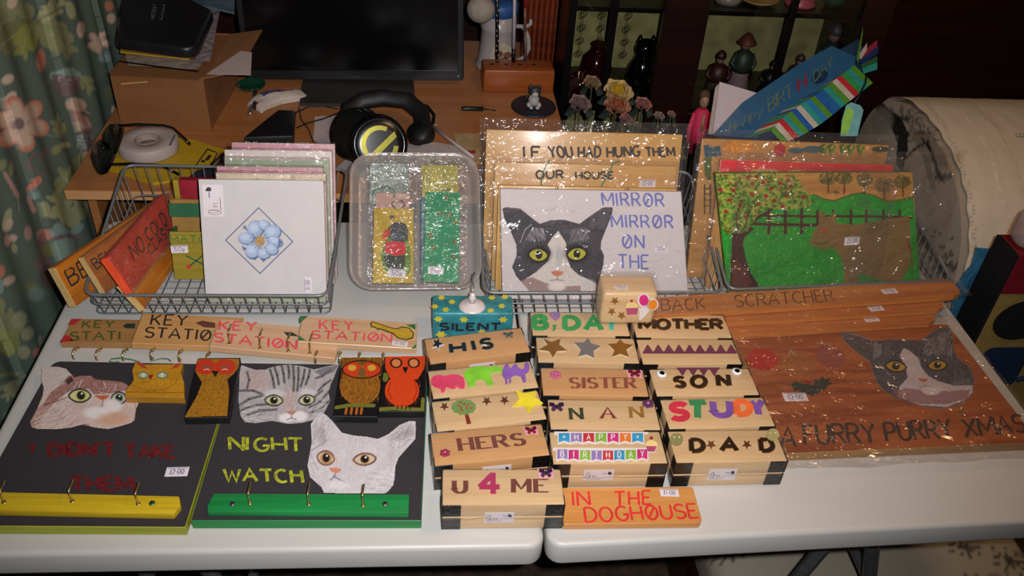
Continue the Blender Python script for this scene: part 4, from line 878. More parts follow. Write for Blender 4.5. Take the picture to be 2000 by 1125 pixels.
def rail(pl, cc, pts, th, mat, t, z0, nm='hook_rail'):
    return MB().prism([pl.uv(cc(*p)) for p in pts], z0, z0+th).build(nm, mat, t, bevel=.0018, seg=2)
r1 = pl1.off(.012)
rail(r1, k5, [(-400, 478), (1690, 520), (1765, 430), (1750, 343), (-400, 292)], .0116, yel, lb, TB+.0004)
hooks([(8, 981), (141, 979), (270, 984)], r1, lb, TB+.012); screw(r1, (297, 983), lb, TB+.012, M_('screw_green', '#5c7a52', .3, .7))
sticker(pl1, (346, 922), lb, paper, .031, .017, 3, TB+.0008, '$2-00')
# right board
nb, pl2, L2, W2 = plank('key_board', (373, 1017), (823, 1017), (459, 709), TB, TB, grn, 'black key board with a tabby and a white cat, NIGHT WATCH in yellow', 'key rack', None, None, .0008)
MB().prism([(.0008, .0008), (L2-.0008, .0008), (L2-.0008, W2-.0008), (.0008, W2-.0008)], TB, TB+.0004).build('blackboard_face', chalk, nb)
MB().box(-.0004, .0002, 0, W2, TB*.4, TB+.0005).build('green_edge_line', M_('olive_edge', '#7c8a4a', .6), nb)
def cat2(c, cc, o):
    c.C[:] = lin('#a39d9f'); c.mottle(.12, 50, 6)
    P = lambda pts, col, a=1: c.poly(mp(cc, pts), col, a); Ln = lambda pts, w, col='#343236', a=.8: c.line(mp(cc, pts), w, col, a, 1.6)
    c.ell(*cc(345, 350), 24, 22, '#b3968f', .7, .8); c.ell(*cc(500, 450), 14, 22, '#b89a90', .7, .8)
    c.fur(o, 1600, ['#c9c6c8', '#6b686c', '#87848a', '#dcdadc'], 8, lambda x, y: 90+(x-570)*.5, 25, .5)
    for x, y0, x2, y1 in ((430, 285, 452, 370), (465, 280, 478, 360), (495, 278, 500, 340), (520, 280, 522, 400), (545, 290, 540, 400), (575, 300, 556, 380), (410, 300, 430, 385), (600, 300, 580, 370)): Ln([(x, y0), ((x+x2)/2+3, (y0+y1)/2), (x2, y1)], 4.6, '#2c2a2e', .8)
    for q in ([(262, 470), (310, 440), (370, 425)], [(270, 495), (330, 470), (400, 465)], [(265, 400), (330, 400), (380, 420)], [(290, 520), (360, 495), (440, 490)], [(600, 480), (650, 450), (695, 400)], [(600, 505), (650, 490), (690, 450)], [(640, 400), (670, 370), (700, 350)], [(620, 430), (660, 400)], [(300, 310), (310, 350), (300, 390)], [(700, 300), (660, 330), (630, 340)]): Ln(q, 4.6, '#333136', .75)
    P([(620, 310), (660, 292), (738, 276), (715, 310), (660, 330)], '#59565c', .7)
    c.ell(*cc(430, 415), 20, 8, '#cbc8c8', .7, .6); c.ell(*cc(590, 410), 16, 8, '#cbc8c8', .7, .6)
    almond(c, cc, 428, 447, 38, 21, '#8e8f52', '#121413', '#1d1b1c', .45, 3, '#b9b99a'); almond(c, cc, 585, 445, 35, 20, '#8e8f52', '#121413', '#1d1b1c', .45, -8, '#b9b99a')
    c.ell(*cc(488, 530), 15, 9, '#d8d4d6', .95, .5); c.ell(*cc(550, 523), 15, 10, '#d8d4d6', .95, .5)
    P([(490, 498), (535, 496), (525, 512), (512, 516), (500, 512)], '#b07a6e'); Ln([(513, 515), (513, 530), (490, 540)], 1.8); Ln([(513, 530), (535, 538)], 1.8)
    c.fur(mp(cc, [(262, 470), (350, 460), (430, 545), (290, 550)]), 160, ['#2f2d31', '#e2e0e2'], 14, lambda x, y: 190, 14, .5); c.fur(mp(cc, [(600, 460), (695, 420), (670, 500), (600, 545)]), 160, ['#2f2d31', '#e2e0e2'], 12, lambda x, y: 30, 20, .5)
catface(pl2, e3, [(262, 290), (275, 278), (310, 290), (340, 300), (390, 298), (430, 283), (500, 274), (560, 282), (620, 298), (660, 288), (742, 272), (730, 300), (715, 340), (700, 370), (690, 410), (697, 450), (672, 500), (620, 540), (560, 555), (500, 560), (420, 545), (340, 556), (290, 551), (268, 520), (257, 440), (262, 380)], TB+.0006, 'painted_cat', nb, cat2)
def cat3(c, cc, o):
    c.C[:] = lin('#bfb9bd'); c.mottle(.08, 40, 7)
    P = lambda pts, col, a=1: c.poly(mp(cc, pts), col, a); Ln = lambda pts, w, col='#4a464a', a=.7: c.line(mp(cc, pts), w, col, a, 1.6)
    c.fur(o, 1900, ['#d9d5d9', '#a39da2', '#cbc6ca', '#e6e3e6'], 8, lambda x, y: 60+(x-680)*.4, 25, .5)
    c.ell(*cc(650, 610), 10, 20, '#8d868c', .7, .8, -15); c.ell(*cc(1050, 605), 20, 13, '#918a90', .75, .8, -30); c.ell(*cc(990, 690), 8, 22, '#9b959a', .4, .9)
    c.fur(mp(cc, [(600, 560), (660, 505), (700, 560), (690, 660), (610, 660)]), 220, ['#767076', '#d0ccd0'], 12, lambda x, y: 250, 18, .5)
    c.fur(mp(cc, [(960, 620), (1080, 550), (1105, 600), (1020, 710)]), 260, ['#767076', '#e0dce0'], 14, lambda x, y: 225, 15, .5)
    c.line(mp(cc, o[:0] or [(600, 700), (605, 760), (640, 830), (665, 885)]), 2, '#b08a8a', .4)
    P([(620, 700), (670, 680), (720, 700), (740, 740), (700, 760), (640, 750)], '#c9a596', .4); P([(790, 720), (860, 690), (930, 705), (900, 750), (820, 765)], '#c9a596', .4)
    almond(c, cc, 676, 722, 37, 27, '#a8794a', '#141211', '#7a5038', .45, 12, '#c3b39a', .05); almond(c, cc, 862, 728, 48, 23, '#a8794a', '#141211', '#6a4430', .40, -4, '#c3b39a', 0)
    P([(690, 768), (745, 770), (752, 782), (725, 796), (700, 786)], '#c8806a'); Ln([(722, 795), (716, 812), (695, 828)], 2.4); Ln([(716, 808), (740, 825), (772, 838)], 2.4); c.ell(*cc(740, 850), 22, 8, '#d8d6d8', .6, .7)
    c.fur(mp(cc, [(860, 780), (1000, 740), (1000, 880), (800, 890)]), 200, ['#8f898e', '#e4e1e4'], 18, lambda x, y: -10, 12, .4)
    Ln([(600, 690), (640, 665), (680, 640)], 3, '#77737a', .5); Ln([(640, 780), (620, 750), (605, 700)], 2, '#77737a', .5)
catface(pl2, e3, [(603, 560), (625, 530), (655, 502), (680, 518), (712, 550), (752, 600), (810, 614), (870, 619), (925, 630), (975, 608), (1030, 563), (1075, 545), (1105, 545), (1108, 590), (1105, 630), (1060, 680), (1025, 720), (1010, 760), (1005, 820), (1000, 850), (975, 880), (955, 893), (870, 893), (760, 892), (667, 889), (655, 862), (600, 812), (588, 760), (598, 700), (608, 650)], TB+.0007, 'painted_cat', nb, cat3)
yg = M_('yellow_chalk_paint', '#9a9f24', .6, var=.55, scale=160)
lettering(pl2, 'NIGHT', e3(215, 684), e3(568, 686), e3(215, 624), .0046, nb, yg, base_n=TB+.0004, jit=.07); lettering(pl2, 'WATCH', e3(188, 832), e3(568, 836), e3(185, 774), .0046, nb, yg, base_n=TB+.0004, jit=.07)
r2 = pl2.off(.012)
rail(r2, e3, [(108, 975), (110, 945), (140, 888), (1075, 893), (1072, 983)], .0116, grn, nb, TB+.0004)
hooks([(488, 983), (603, 985), (709, 987)], r2, nb, TB+.012); screw(r2, (454, 984), nb, TB+.012); screw(r2, (752, 984), nb, TB+.012)

# ---- owl plaques
OT = .014
def owl(name_lab, FLp, FRp, BLp, outline, painter, cc, block, z=TB+OT):
    pl = slab_plane(FLp, FRp, BLp, z+.0005); base = pl.off(-OT); t = thing('owl_plaque', base.mat(), name_lab, 'plaque', 'owl plaques on the key boards')
    us = [pl.uv(p) for p in outline]; MB().prism(us, 0, OT).build('block', block, t, bevel=.0006, seg=1)
    a = [p[0] for p in us]; b = [p[1] for p in us]
    c = Paint(pl, min(a), max(a), min(b), max(b), .0007, '#151215'); painter(c, cc)
    c.build('painted_owl', vcol('varnished_paint', .35, .5, .08, 900), t, OT+.0003, mask=c.inside(outline)); return t
def o1(c, cc):
    c.C[:] = lin('#b5801f'); c.mottle(.15, 60, 4)
    c.fur(mp(cc, [(570, 240), (845, 240), (845, 420), (570, 420)]), 900, ['#4a2c08', '#3f2808', '#d09a34'], 3, lambda x, y: 60, 40, .9)
    for s, x in ((1, 640), (-1, 820)): c.poly(mp(cc, [(x-22*s, 248), (x+8*s, 252), (x+38*s, 285), (x+10*s, 278)]), '#a8302c', .9)
    for x, y in ((656, 312), (742, 312)): almond(c, cc, x, y, 22, 12, '#9aa88c', '#c8c4a0', '#3f6a58', .4)
    c.poly(mp(cc, [(678, 312), (702, 310), (690, 335)]), '#7a1f18'); c.line(mp(cc, [(600, 350), (650, 378), (700, 382), (760, 375), (810, 345)]), 1.6, '#7a4a14', .6)
    c.line(mp(cc, [(570, 388), (845, 392)]), 1.6, '#7a4a14', .8)
owl('owl plaque in ochre yellow with red ears, on the ginger cat board', e2(575, 412), e2(843, 414), e2(622, 246), mp(e2, [(572, 408), (578, 380), (612, 335), (605, 290), (622, 246), (660, 262), (790, 262), (838, 254), (828, 300), (842, 345), (844, 412)]), o1, e2, wood('ochre_wood', '#8a6018', '#b07f24', .45, 200, .05))
def o2(c, cc):
    body = mp(cc, [(48, 262), (70, 248), (262, 246), (262, 285), (235, 320), (205, 345), (215, 400), (205, 520), (2, 526), (60, 425), (85, 360), (55, 312)])
    c.poly(body, '#9c6a1c'); c.fur(body, 1500, ['#241406', '#2f1c08', '#b8862c'], 3, lambda x, y: 70, 50, 1.0)
    for x in (100, 195): c.ell(*cc(x, 285), 21, 15, '#b8351c', 1, .1)
    for x in (108, 195): c.line(mp(cc, [(x-18, 288), (x, 278), (x+18, 290)]), 2.2, '#4d5a56'); c.line(mp(cc, [(x-14, 300), (x, 296), (x+12, 300)]), 2, '#c9b9a8', .8)
    c.poly(mp(cc, [(130, 305), (165, 305), (148, 335)]), '#1a1414')
owl('tall brown owl plaque with round red face, between the two cat boards', e3(0, 528), e3(213, 524), e3(66, 244), mp(e3, [(0, 530), (30, 380), (66, 244), (268, 241), (240, 385), (213, 526)]), o2, e3, matteblack)
def o3(c, cc):
    c.poly(mp(cc, [(750, 240), (948, 240), (945, 330), (755, 330)]), '#7a4a16'); body = mp(cc, ellpts(840, 375, 98, 95, 26)); c.poly(body, '#8f5a1c'); c.fur(mp(cc, [(745, 240), (948, 240), (930, 460), (745, 460)]), 1000, ['#1c1006', '#b8822c', '#2a1808'], 6, lambda x, y: 95, 12, 1.0)
    c.poly(mp(cc, [(748, 420), (720, 520), (700, 520), (735, 400)]), '#151215'); 
    for x in (802, 895): c.ell(*cc(x, 298), 18, 15, '#c03a1c', 1, .1); c.ell(*cc(x, 290), 8, 6, '#c79a38', 1, .3)
    c.loop(mp(cc, ellpts(848, 298, 92, 42, 24)), 2.2, '#20140c'); c.ell(*cc(848, 312), 7, 9, '#6b5228', 1, .2)
    c.line(mp(cc, [(725, 480), (780, 470), (905, 470)]), 7, '#6b6a2c'); 
    for x in (775, 800, 825, 848): c.line(mp(cc, [(x, 485), (x-4, 508)]), 5, '#a35a20')
owl('brown owl plaque with joined red eyes, left of the red owl', e3(712, 520), e3(922, 524), e3(752, 241), mp(e3, [(710, 520), (730, 380), (752, 241), (948, 240), (938, 380), (922, 524)]), o3, e3, matteblack)
def o4(c, cc):
    R_ = '#c8401a'; c.poly(mp(cc, [(960, 236), (1150, 234), (1148, 290), (1115, 345), (985, 345), (960, 290)]), R_); c.poly(mp(cc, ellpts(1040, 400, 82, 75, 26)), R_); c.poly(mp(cc, [(985, 445), (1090, 445), (1060, 480), (1010, 478)]), R_)
    c.fur(mp(cc, [(955, 236), (1150, 236), (1115, 478), (960, 470)]), 300, ['#e2602a', '#a82c12'], 10, lambda x, y: 88, 8, .4)
    c.line(mp(cc, [(985, 360), (975, 400), (990, 440)]), 1.8, '#7a1a0c', .7); c.line(mp(cc, [(1100, 350), (1112, 400), (1095, 445)]), 1.8, '#7a1a0c', .7)
    for x in (1012, 1096): c.ell(*cc(x, 267), 12, 10, '#1c1210'); c.ell(*cc(x, 267), 8.5, 7.5, '#c77a4a')
    c.poly(mp(cc, [(1042, 287), (1070, 287), (1056, 318)]), '#18100e')
    c.line(mp(cc, [(930, 488), (1000, 484), (1138, 490), (1140, 440)]), 7, '#6f6e2a'); c.ell(*cc(960, 335), 6, 9, '#5f6a2c')
    for x in (1020, 1040, 1060, 1080): c.line(mp(cc, [(x, 470), (x-2, 486)]), 2.2, '#15100e')
owl('orange-red owl plaque on a branch, at the board corner by the pine boxes', e3(930, 498), e3(1148, 496), e3(957, 236), mp(e3, [(928, 498), (944, 370), (957, 236), (1153, 233), (1151, 370), (1148, 497)]), o4, e3, matteblack)
# green hanging cord behind the ochre owl
mb = MB(); mb.tube([at(*e2(*p), .020+.004*math.sin(i)) for i, p in enumerate([(640, 250), (600, 238), (550, 232), (510, 236), (500, 246), (520, 252), (545, 250)])], .0008, 6); mb.tube([at(*e2(*p), .021) for p in [(690, 245), (740, 234), (770, 236), (782, 246)]], .0008, 6)
tag(mb.build('cord', ink('green_cord', '#2c7a58')), 'thin green hanging cord looped behind the ochre owl plaque', 'cord')

# ---- key stations
KT = .013
def keyst(lab, FLp, FRp, BLp, z, mat, L=None, cut=0):
    t, pl, Ln, Wd = plank('key_station', FLp, FRp, BLp, z, KT, mat, lab, 'key rack', 'key stations behind the key boards', (lambda L, W: [(0, 0), (L, 0), (L, W), (0.0, W)]), .001)
    return t, pl, Ln, Wd
kw = [wood('key_pine_'+n, a, b, .4, 140, .045, coat=.3) for n, a, b in (('brown', '#8f6638', '#a0774a'), ('amber', '#b07f48', '#c29460'), ('pale', '#bb926c', '#cba582'), ('light', '#b8906a', '#caa682'))]
g3 = crop(0, 560, 3.75)
k1, p1_, a_, b_ = keyst('dark pine key station with green lettering and red corners, leftmost', (117, 668), (330, 671), (141, 622), KT, kw[0])
gk = ink('dark_green_pen', '#4a5524')
lettering(p1_, 'KEY', g3(602, 300), g3(830, 300), g3(612, 250), .0032, k1, gk, base_n=KT, gap=.45); lettering(p1_, 'STATI', g3(515, 392), g3(880, 388), g3(520, 332), .0034, k1, gk, base_n=KT)
rp = ink('red_corner', '#a8262c')
for P in ([(525, 236), (600, 236), (545, 278), (498, 280)], [(478, 355), (510, 360), (535, 400), (445, 408), (440, 400)]): deco(p1_, mp(g3, P), k1, rp, 'red_corner', 0, .0003, KT)
deco(p1_, mp(g3, [(900, 290), (925, 270), (990, 270), (990, 305), (925, 305)]), k1, ink('dark_key', '#26322c'), 'painted_key', 0, .0003, KT)
k2, p2_, a_, b_ = keyst('amber pine key station with black lettering, overlapping the dark one', (256, 670), (462, 678), (271, 611), (KT*2+.001, KT+.002, KT*2+.001), kw[1])
bp_ = ink('black_pen', '#2a2420')
lettering(p2_, 'KEY', e2(690, 80), e2(852, 84), e2(700, 34), .0034, k2, bp_, base_n=KT, gap=.35); lettering(p2_, 'STATI#', e2(662, 138), e2(962, 152), e2(672, 92), .0034, k2, bp_, base_n=KT)
deco(p2_, mp(e2, [(895, 72), (925, 62), (985, 72), (985, 95), (935, 92)]), k2, ink('brown_key', '#5a3424'), 'painted_key', 0, .0003, KT)
k3, p3_, a_, b_ = keyst('pale pine key station lettered twice over in pink, hooks on its face', (408, 676), (655, 700), (421, 622), (KT*2+.0025, KT+.001, KT*2+.0025), kw[2])
pk = ink('pink_pen', '#d84a58')
lettering(p3_, 'KEY', e3(165, 108), e3(340, 112), e3(172, 68), .0038, k3, pk, base_n=KT, gap=.4); lettering(p3_, 'STATI#N', e3(142, 165), e3(535, 200), e3(148, 124), .0038, k3, pk, base_n=KT); 
deco(p3_, mp(e3, [(475, 118), (520, 122), (545, 140), (490, 136)]), k3, ink('dark_key', '#26322c'), 'painted_key', 0, .0003, KT)
hooks([(448, 671), (508, 680), (563, 686), (605, 690)], p3_, k3, KT, tall=.024)
k4, p4_, L4, W4 = keyst('light pine key station with green corners and a yellow key, rightmost', (581, 667), (814, 681), (587, 616), (KT*2+.003, KT+.001, KT*2+.003), kw[3])
lettering(p4_, 'KEY', e3(648, 105), e3(805, 110), e3(648, 64), .0032, k4, pk, base_n=KT, gap=.5); lettering(p4_, 'STATI#N', e3(605, 150), e3(988, 166), e3(612, 112), .0032, k4, pk, base_n=KT)
gc = ink('green_corner', '#2f6a3c')
for P in ([(555, 42), (592, 42), (550, 78), (548, 60)], [(546, 135), (580, 158), (545, 160)], [(1060, 84), (1104, 82), (1104, 108)], [(1085, 198), (1106, 175), (1106, 198)]): deco(p4_, mp(e3, P), k4, gc, 'green_corner', 0, .0003, KT)
deco(p4_, mp(e3, [(886, 76), (900, 68), (930, 78), (990, 98), (1015, 102), (1040, 92), (1075, 98), (1098, 125), (1092, 150), (1060, 158), (1020, 150), (995, 128), (950, 112), (935, 106), (925, 110), (910, 98), (892, 96)]), k4, ink('key_outline', '#4a3a14'), 'key_outline', 0, .0003, KT)
deco(p4_, mp(e3, [(893, 78), (902, 73), (930, 83), (990, 103), (1015, 107), (1040, 98), (1072, 103), (1092, 127), (1086, 146), (1058, 153), (1022, 145), (998, 123), (950, 106), (932, 100), (922, 103), (912, 93), (896, 91)]), k4, ink('yellow_key', '#b8942a'), 'painted_key', .0003, .0003, KT)
sticker(p4_, e3(1030, 174), k4, paper, .026, .012, -4, KT+.0004, '$1-00'); 
sticker(p3_, e3(665, 224), k3, paper, .02, .010, -5, KT*.2, '$1-00') if False else None
for (pp, t, pts, z) in ((p1_, k1, [(355, 190), (460, 195), (580, 197)], .5), (p2_, k2, [(705, 192), (832, 200), (957, 212)], .5)):
    hooks([e2(*p) for p in pts], Plane(pp.O-pp.N*KT*.5, pp.U, pp.V), t, KT*.5, kind='R')
hooks([e3(*p) for p in [(633, 215), (745, 218), (838, 222), (950, 226)]], Plane(p4_.O-p4_.N*KT*.5, p4_.U, p4_.V), k4, KT*.5, kind='R')
# ================================================================ christmas board, back scratchers, small blocks
XT = .017
orangew = wood('orange_varnished_board', '#8a4520', '#a85a2c', .38, 110, .045, coat=.3)
xb, px_, Lx, Wx = plank('painted_board', (1538, 886), (2030, 864), (1425, 644), XT, XT, wood('board_raw_edge', '#9a7040', '#b08450', .5, 110, .045), 'varnished board with a grey and white cat, A FURRY PURRY XMAS', 'board')
c = Paint(px_, .0006, Lx-.0006, .0006, Wx-.0006, .0013, '#964d24')
c.grain('#86421d', '#a35a2c', 5, 70, 4); c.mottle(.08, 8, 2)
P = lambda pts, col, a=1: c.poly(mp(x7, pts), col, a)
c.ell(*x7(278, 318), 30, 21, '#a8231f', 1, .1, 8); c.line(mp(x7, [(225, 250), (235, 222), (258, 250)]), 1.5, '#9a7a70'); c.loop(mp(x7, ellpts(497, 350, 95, 62, 24, 8)), 1.4, '#8e6a34'); c.ell(*x7(497, 350), 29, 19, '#96602a', .5, .1, 8); c.line(mp(x7, [(440, 290), (450, 262), (475, 292)]), 1.5, '#a59a98')
c.ell(*x7(692, 300), 30, 21, '#8c4844', .9, .1, 20); c.line(mp(x7, [(620, 230), (640, 200), (660, 235)]), 1.5, '#9a7a70')
for k in range(12): a = k*.52; c.line([x7(640+50*math.cos(a), 250+20*math.sin(a)), x7(692+80*math.cos(a), 300+55*math.sin(a))], .8, '#7a4638', .5)
P([(430, 465), (455, 478), (470, 452), (500, 460), (530, 470), (560, 455), (585, 480), (600, 440), (625, 450), (640, 425), (665, 440), (695, 430), (680, 455), (708, 468), (675, 480), (665, 505), (640, 500), (620, 530), (600, 525), (585, 545), (555, 530), (520, 528), (500, 505), (470, 515), (465, 490)], '#26332a')
for p in ((545, 462), (560, 448), (572, 465)): c.ell(*x7(*p), 3, 3, '#8a1f22')
for q in ([(640, 528), (680, 528)], [(540, 540), (550, 556)]): c.line(mp(x7, q), 1.5, '#7a2020')
XC = [(735, 140), (790, 145), (850, 165), (930, 195), (965, 205), (1060, 196), (1180, 200), (1250, 203), (1290, 170), (1350, 130), (1400, 123), (1430, 140), (1440, 200), (1447, 270), (1480, 320), (1550, 370), (1570, 440), (1565, 520), (1520, 572), (1450, 605), (1380, 620), (1280, 611), (1180, 585), (1080, 550), (1010, 500), (970, 450), (950, 390), (935, 330), (870, 290), (790, 220), (750, 165)]
o = mp(x7, XC); P(XC, '#4c4a50'); m = c.inside(o); c.mottle(.2, 40, 8, m)
c.fur(o, 1400, ['#7d7880', '#3a383e', '#5f5c64'], 9, lambda x, y: 80+(x-1800)*.35, 25, .5)
B = [(1140, 248), (1170, 262), (1230, 310), (1250, 370), (1290, 420), (1350, 452), (1450, 480), (1562, 478), (1560, 520), (1520, 565), (1400, 612), (1250, 600), (1100, 548), (1120, 480), (1165, 430), (1150, 360), (1115, 295)]
P(B, '#b9adb0'); c.fur(mp(x7, B), 350, ['#d2c8cc', '#a5989e'], 8, lambda x, y: -60, 25, .5)
P([(1060, 520), (1140, 495), (1260, 505), (1420, 515), (1545, 500), (1530, 560), (1400, 592), (1250, 592), (1120, 560)], '#86545a', .75); c.ell(*x7(1310, 508), 19, 9, '#c9bcc0', .95, .3)
P([(960, 215), (1010, 230), (1000, 300), (950, 320)], '#8a858c', .5); P([(1290, 200), (1370, 150), (1410, 150), (1400, 250), (1300, 290)], '#6b5560', .5)
c.line(mp(x7, [(735, 140), (930, 195), (950, 210)]), 1.6, '#8f8a90', .8); c.fur(mp(x7, [(1250, 205), (1430, 140), (1440, 300), (1260, 300)]), 120, ['#a9a4aa'], 12, lambda x, y: 60, 20, .5)
almond(c, x7, 1092, 362, 58, 28, '#b08a30', '#221f1c', '#2b2a30', .4, 8); almond(c, x7, 1346, 355, 54, 27, '#b08a30', '#221f1c', '#2b2a30', .4, -4)
P([(1225, 436), (1290, 436), (1275, 458), (1245, 455)], '#b36a4c'); c.line(mp(x7, [(1255, 458), (1270, 480), (1235, 490)]), 1.5, '#6a5054', .7); c.line(mp(x7, [(1270, 480), (1310, 488)]), 1.5, '#6a5054', .7)
c.loop(o, 1.3, '#8a7f80', .5)
for k in range(7): c.line([x7(1440+k*3, 455+k*7), x7(1550, 435+k*14)], .8, '#b5b0b4', .5)
c.build('painted_face', vcol('varnished_board', .35, .5, .06, 700), xb, XT+.0003)
charc = ink('charcoal_lettering', '#3a2620')
for s_, a, b, t_ in (('A', (388, 862), (480, 852), (388, 738)), ('FURRY', (535, 838), (975, 826), (525, 722)), ('PURRY', (1040, 818), (1450, 798), (1015, 706)), ('XMAS', (1520, 796), (1890, 758), (1495, 690))): lettering(px_, s_, x7(*a), x7(*b), x7(*t_), .0052, xb, charc, base_n=XT+.0004, jit=.03, gap=.2)
sticker(px_, x7(478, 550), xb, paper, .040, .019, -2, XT+.0008, '$2-00')
u, v = px_.uv(x7(1480, 640)); MB().ell((u, v, XT+.006), .0035, .0035, .006, 10, 6).tube([(u, v, XT), (u+.004, v-.012, XT+.003)], .0012, 6).build('hook', brass, xb, True)
bag = film('cellophane', (.96, .94, .93), .07, .07, 1.0, 24, haze=.03, dist=.010)
sheet('clear_sleeve', -.03, Lx+.02, -.035, Wx+.02, xb, bag, XT+.0035, .0022, .006, 3)

scw = wood('scratcher_pine', '#a5602c', '#c07a40', .36, 130, .045, coat=.35); burnt = ink('burnt_lettering', '#5e3216')
def scratcher(lab, FLp, FRp, BLp, z, n, text=None, yoff=0):
    def P(L, W): return roundpoly([(0, 0), (L-.02, 0), (L-.006, W*.10), (L, W*.34), (L-.002, W*.55), (L-.004, W*.8), (L-.012, W), (L-.05, W*1.0), (L-.055, W*.98), (0, W)], [.001]*10, 2)
    t, pl, L, W = plank('back_scratcher', FLp, FRp, BLp, z, .013, scw, lab, 'back scratcher', 'back scratchers stacked behind the varnished board', P, .0025)
    for k in range(6): MB().box(L-.05+k*.0068, L-.0475+k*.0068, W*.86, W*1.05, .004, .0145).build('tooth', scw, t, bevel=.0008, seg=1)
    sheet('clear_sleeve', -.002, L+.012, -.006, W+.006, t, bag, .0155, .001, .006, n)
    return t, pl
b4c = crop(1350, 230, 2.678)
s1, ps = scratcher('top back scratcher with BACK SCRATCHER burnt in, on the stack', (1236, 618), (1884, 575), (1240, 583), .060, 1)
lettering(ps, 'BACK', (1293, 607), (1378, 604), (1291, 585), .0026, s1, burnt, base_n=.013, gap=.22); lettering(ps, 'SCRATCHER', (1437, 600), (1630, 588), (1434, 577), .0026, s1, burnt, base_n=.013, gap=.25); sticker(ps, (1737, 569), s1, paper, .030, .014, 3, .0135, '$2-00')
s2, ps2 = scratcher('second back scratcher down in the stack, its lettering hidden', (1250, 640), (1852, 602), (1252, 600), .045, 2); sticker(ps2, (1711, 603), s2, paper, .028, .013, 3, .0135, '$2-00')
s3, ps3 = scratcher('third back scratcher down, part of its lettering blurred by the sleeve', (1262, 664), (1836, 628), (1262, 622), .0315, 3); sticker(ps3, (1702, 624), s3, paper, .028, .013, 3, .0135, '$2-00')
lettering(ps3, 'SCRATCHER', (1440, 636), (1600, 628), (1438, 622), .0028, s3, burnt, base_n=.013, gap=.3)

# teal starry block
def block(px4, z, H, mat, label, name, cat, paint=None, bev=.004):
    q = [at(*p, z) for p in px4]; U = ((q[1]-q[0])+(q[3]-q[2])).normalized(); V = Vector((-U.y, U.x, 0)); c = (q[0]+q[1]+q[2]+q[3])/4
    L = ((q[1]-q[0]).length+(q[3]-q[2]).length)/2; Wd = ((q[2]-q[0]).dot(V)+(q[3]-q[1]).dot(V))/2
    top = Plane(c-U*L/2-V*Wd/2, U, V); base = top.off(-H); t = thing(name, base.mat(), label, cat)
    MB().box(0, L, 0, Wd, 0, H).build('body', mat, t, bevel=bev, seg=3)
    front = Plane(base.O, U, Vector((0, 0, 1)))
    return t, top, front, L, Wd
teal = M_('teal_brushed_paint', '#2f7c84', .4, var=.35, scale=45, coat=.3)
sb, tp, fr, Ls, Ws = block(((843, 612), (1003, 612), (846, 575), (1000, 577)), .060, .060, teal, 'teal starry wooden block lettered SILENT, behind the HIS box', 'painted_block', 'block')
yst = M_('yellow_star_paint', '#c9b83a', .5, var=.2)
def front_deco(fr, pts, t, mat, name, y0=.0002, h=.0008):
    P2 = [fr.uv(p) for p in pts]; mb = MB().prism(P2, y0, y0+h); mb.v = [(x, -z, y) for x, y, z in mb.v]
    return mb.build(name, mat, t)
def sb_star(cx, cy, R): return [(x, y) for x, y in mp(c4, [(cx+(R if i % 2 == 0 else R*.55)*math.cos(i*math.pi/6)*1.15, cy+(R if i % 2 == 0 else R*.55)*math.sin(i*math.pi/6)*.8) for i in range(12)])]
for x, y in ((158, 80), (235, 112), (110, 145), (190, 168), (528, 80), (622, 75), (600, 142), (518, 175)): deco(tp, sb_star(x, y, 26), sb, yst, 'star', 0, .0005, .060)
for x, y, R in ((135, 235, 30), (322, 240, 30), (610, 240, 30), (155, 350, 38), (455, 330, 26)): front_deco(fr, sb_star(x, y, R), sb, yst, 'star')
bpn = ink('black_brush', '#1d2430')
def front_text(fr, s, p0, p1, pt, w, t, mat, name='lettering', d=.0009):
    a = Vector(fr.uv(p0)); b = Vector(fr.uv(p1)); c_ = Vector(fr.uv(pt)); lay, tot = layout(s, .3); ex = (b-a)/tot; ey = c_-a; mb = MB()
    for ch, x in lay: letter(mb, ch, lambda X, Y, x=x: tuple(a+ex*(X+x)+ey*Y), w, d, None, False, .02)
    mb.v = [(x, -z, y) for x, y, z in mb.v]; return mb.build(name, mat, t)
front_text(fr, 'SILENT', c4(150, 315), c4(588, 315), c4(150, 266), .0045, sb, bpn); front_text(fr, 'NIGHT', c4(220, 410), c4(520, 410), c4(220, 362), .0045, sb, bpn)
# suction cup
u = at(922, 597, .0615); sc = thing('suction_cup', (u.x, u.y, .0608), 'clear rubber suction cup lying on the teal block', 'suction cup')
rub = M_('pale_rubber', '#cfc4c4', .35, var=.04, spec=.6)
MB().lathe([(.023, 0), (.0235, .0008), (.018, .0032), (.010, .0062), (.006, .0085)], 28).build('cup', rub, sc, True)
MB().lathe([(.0055, .008), (.0048, .014), (.0062, .0165), (.0062, .020), (.0045, .0215), (.0045, .028)], 16).build('stem', rub, sc, True)
MB().tube([(0, 0, .026), (.002, .012, .032), (.001, .02, .042), (.004, .03, .05)], .0012, 8).build('hook_wire', M_('steel_wire', '#8f9094', .3, .9), sc, True)
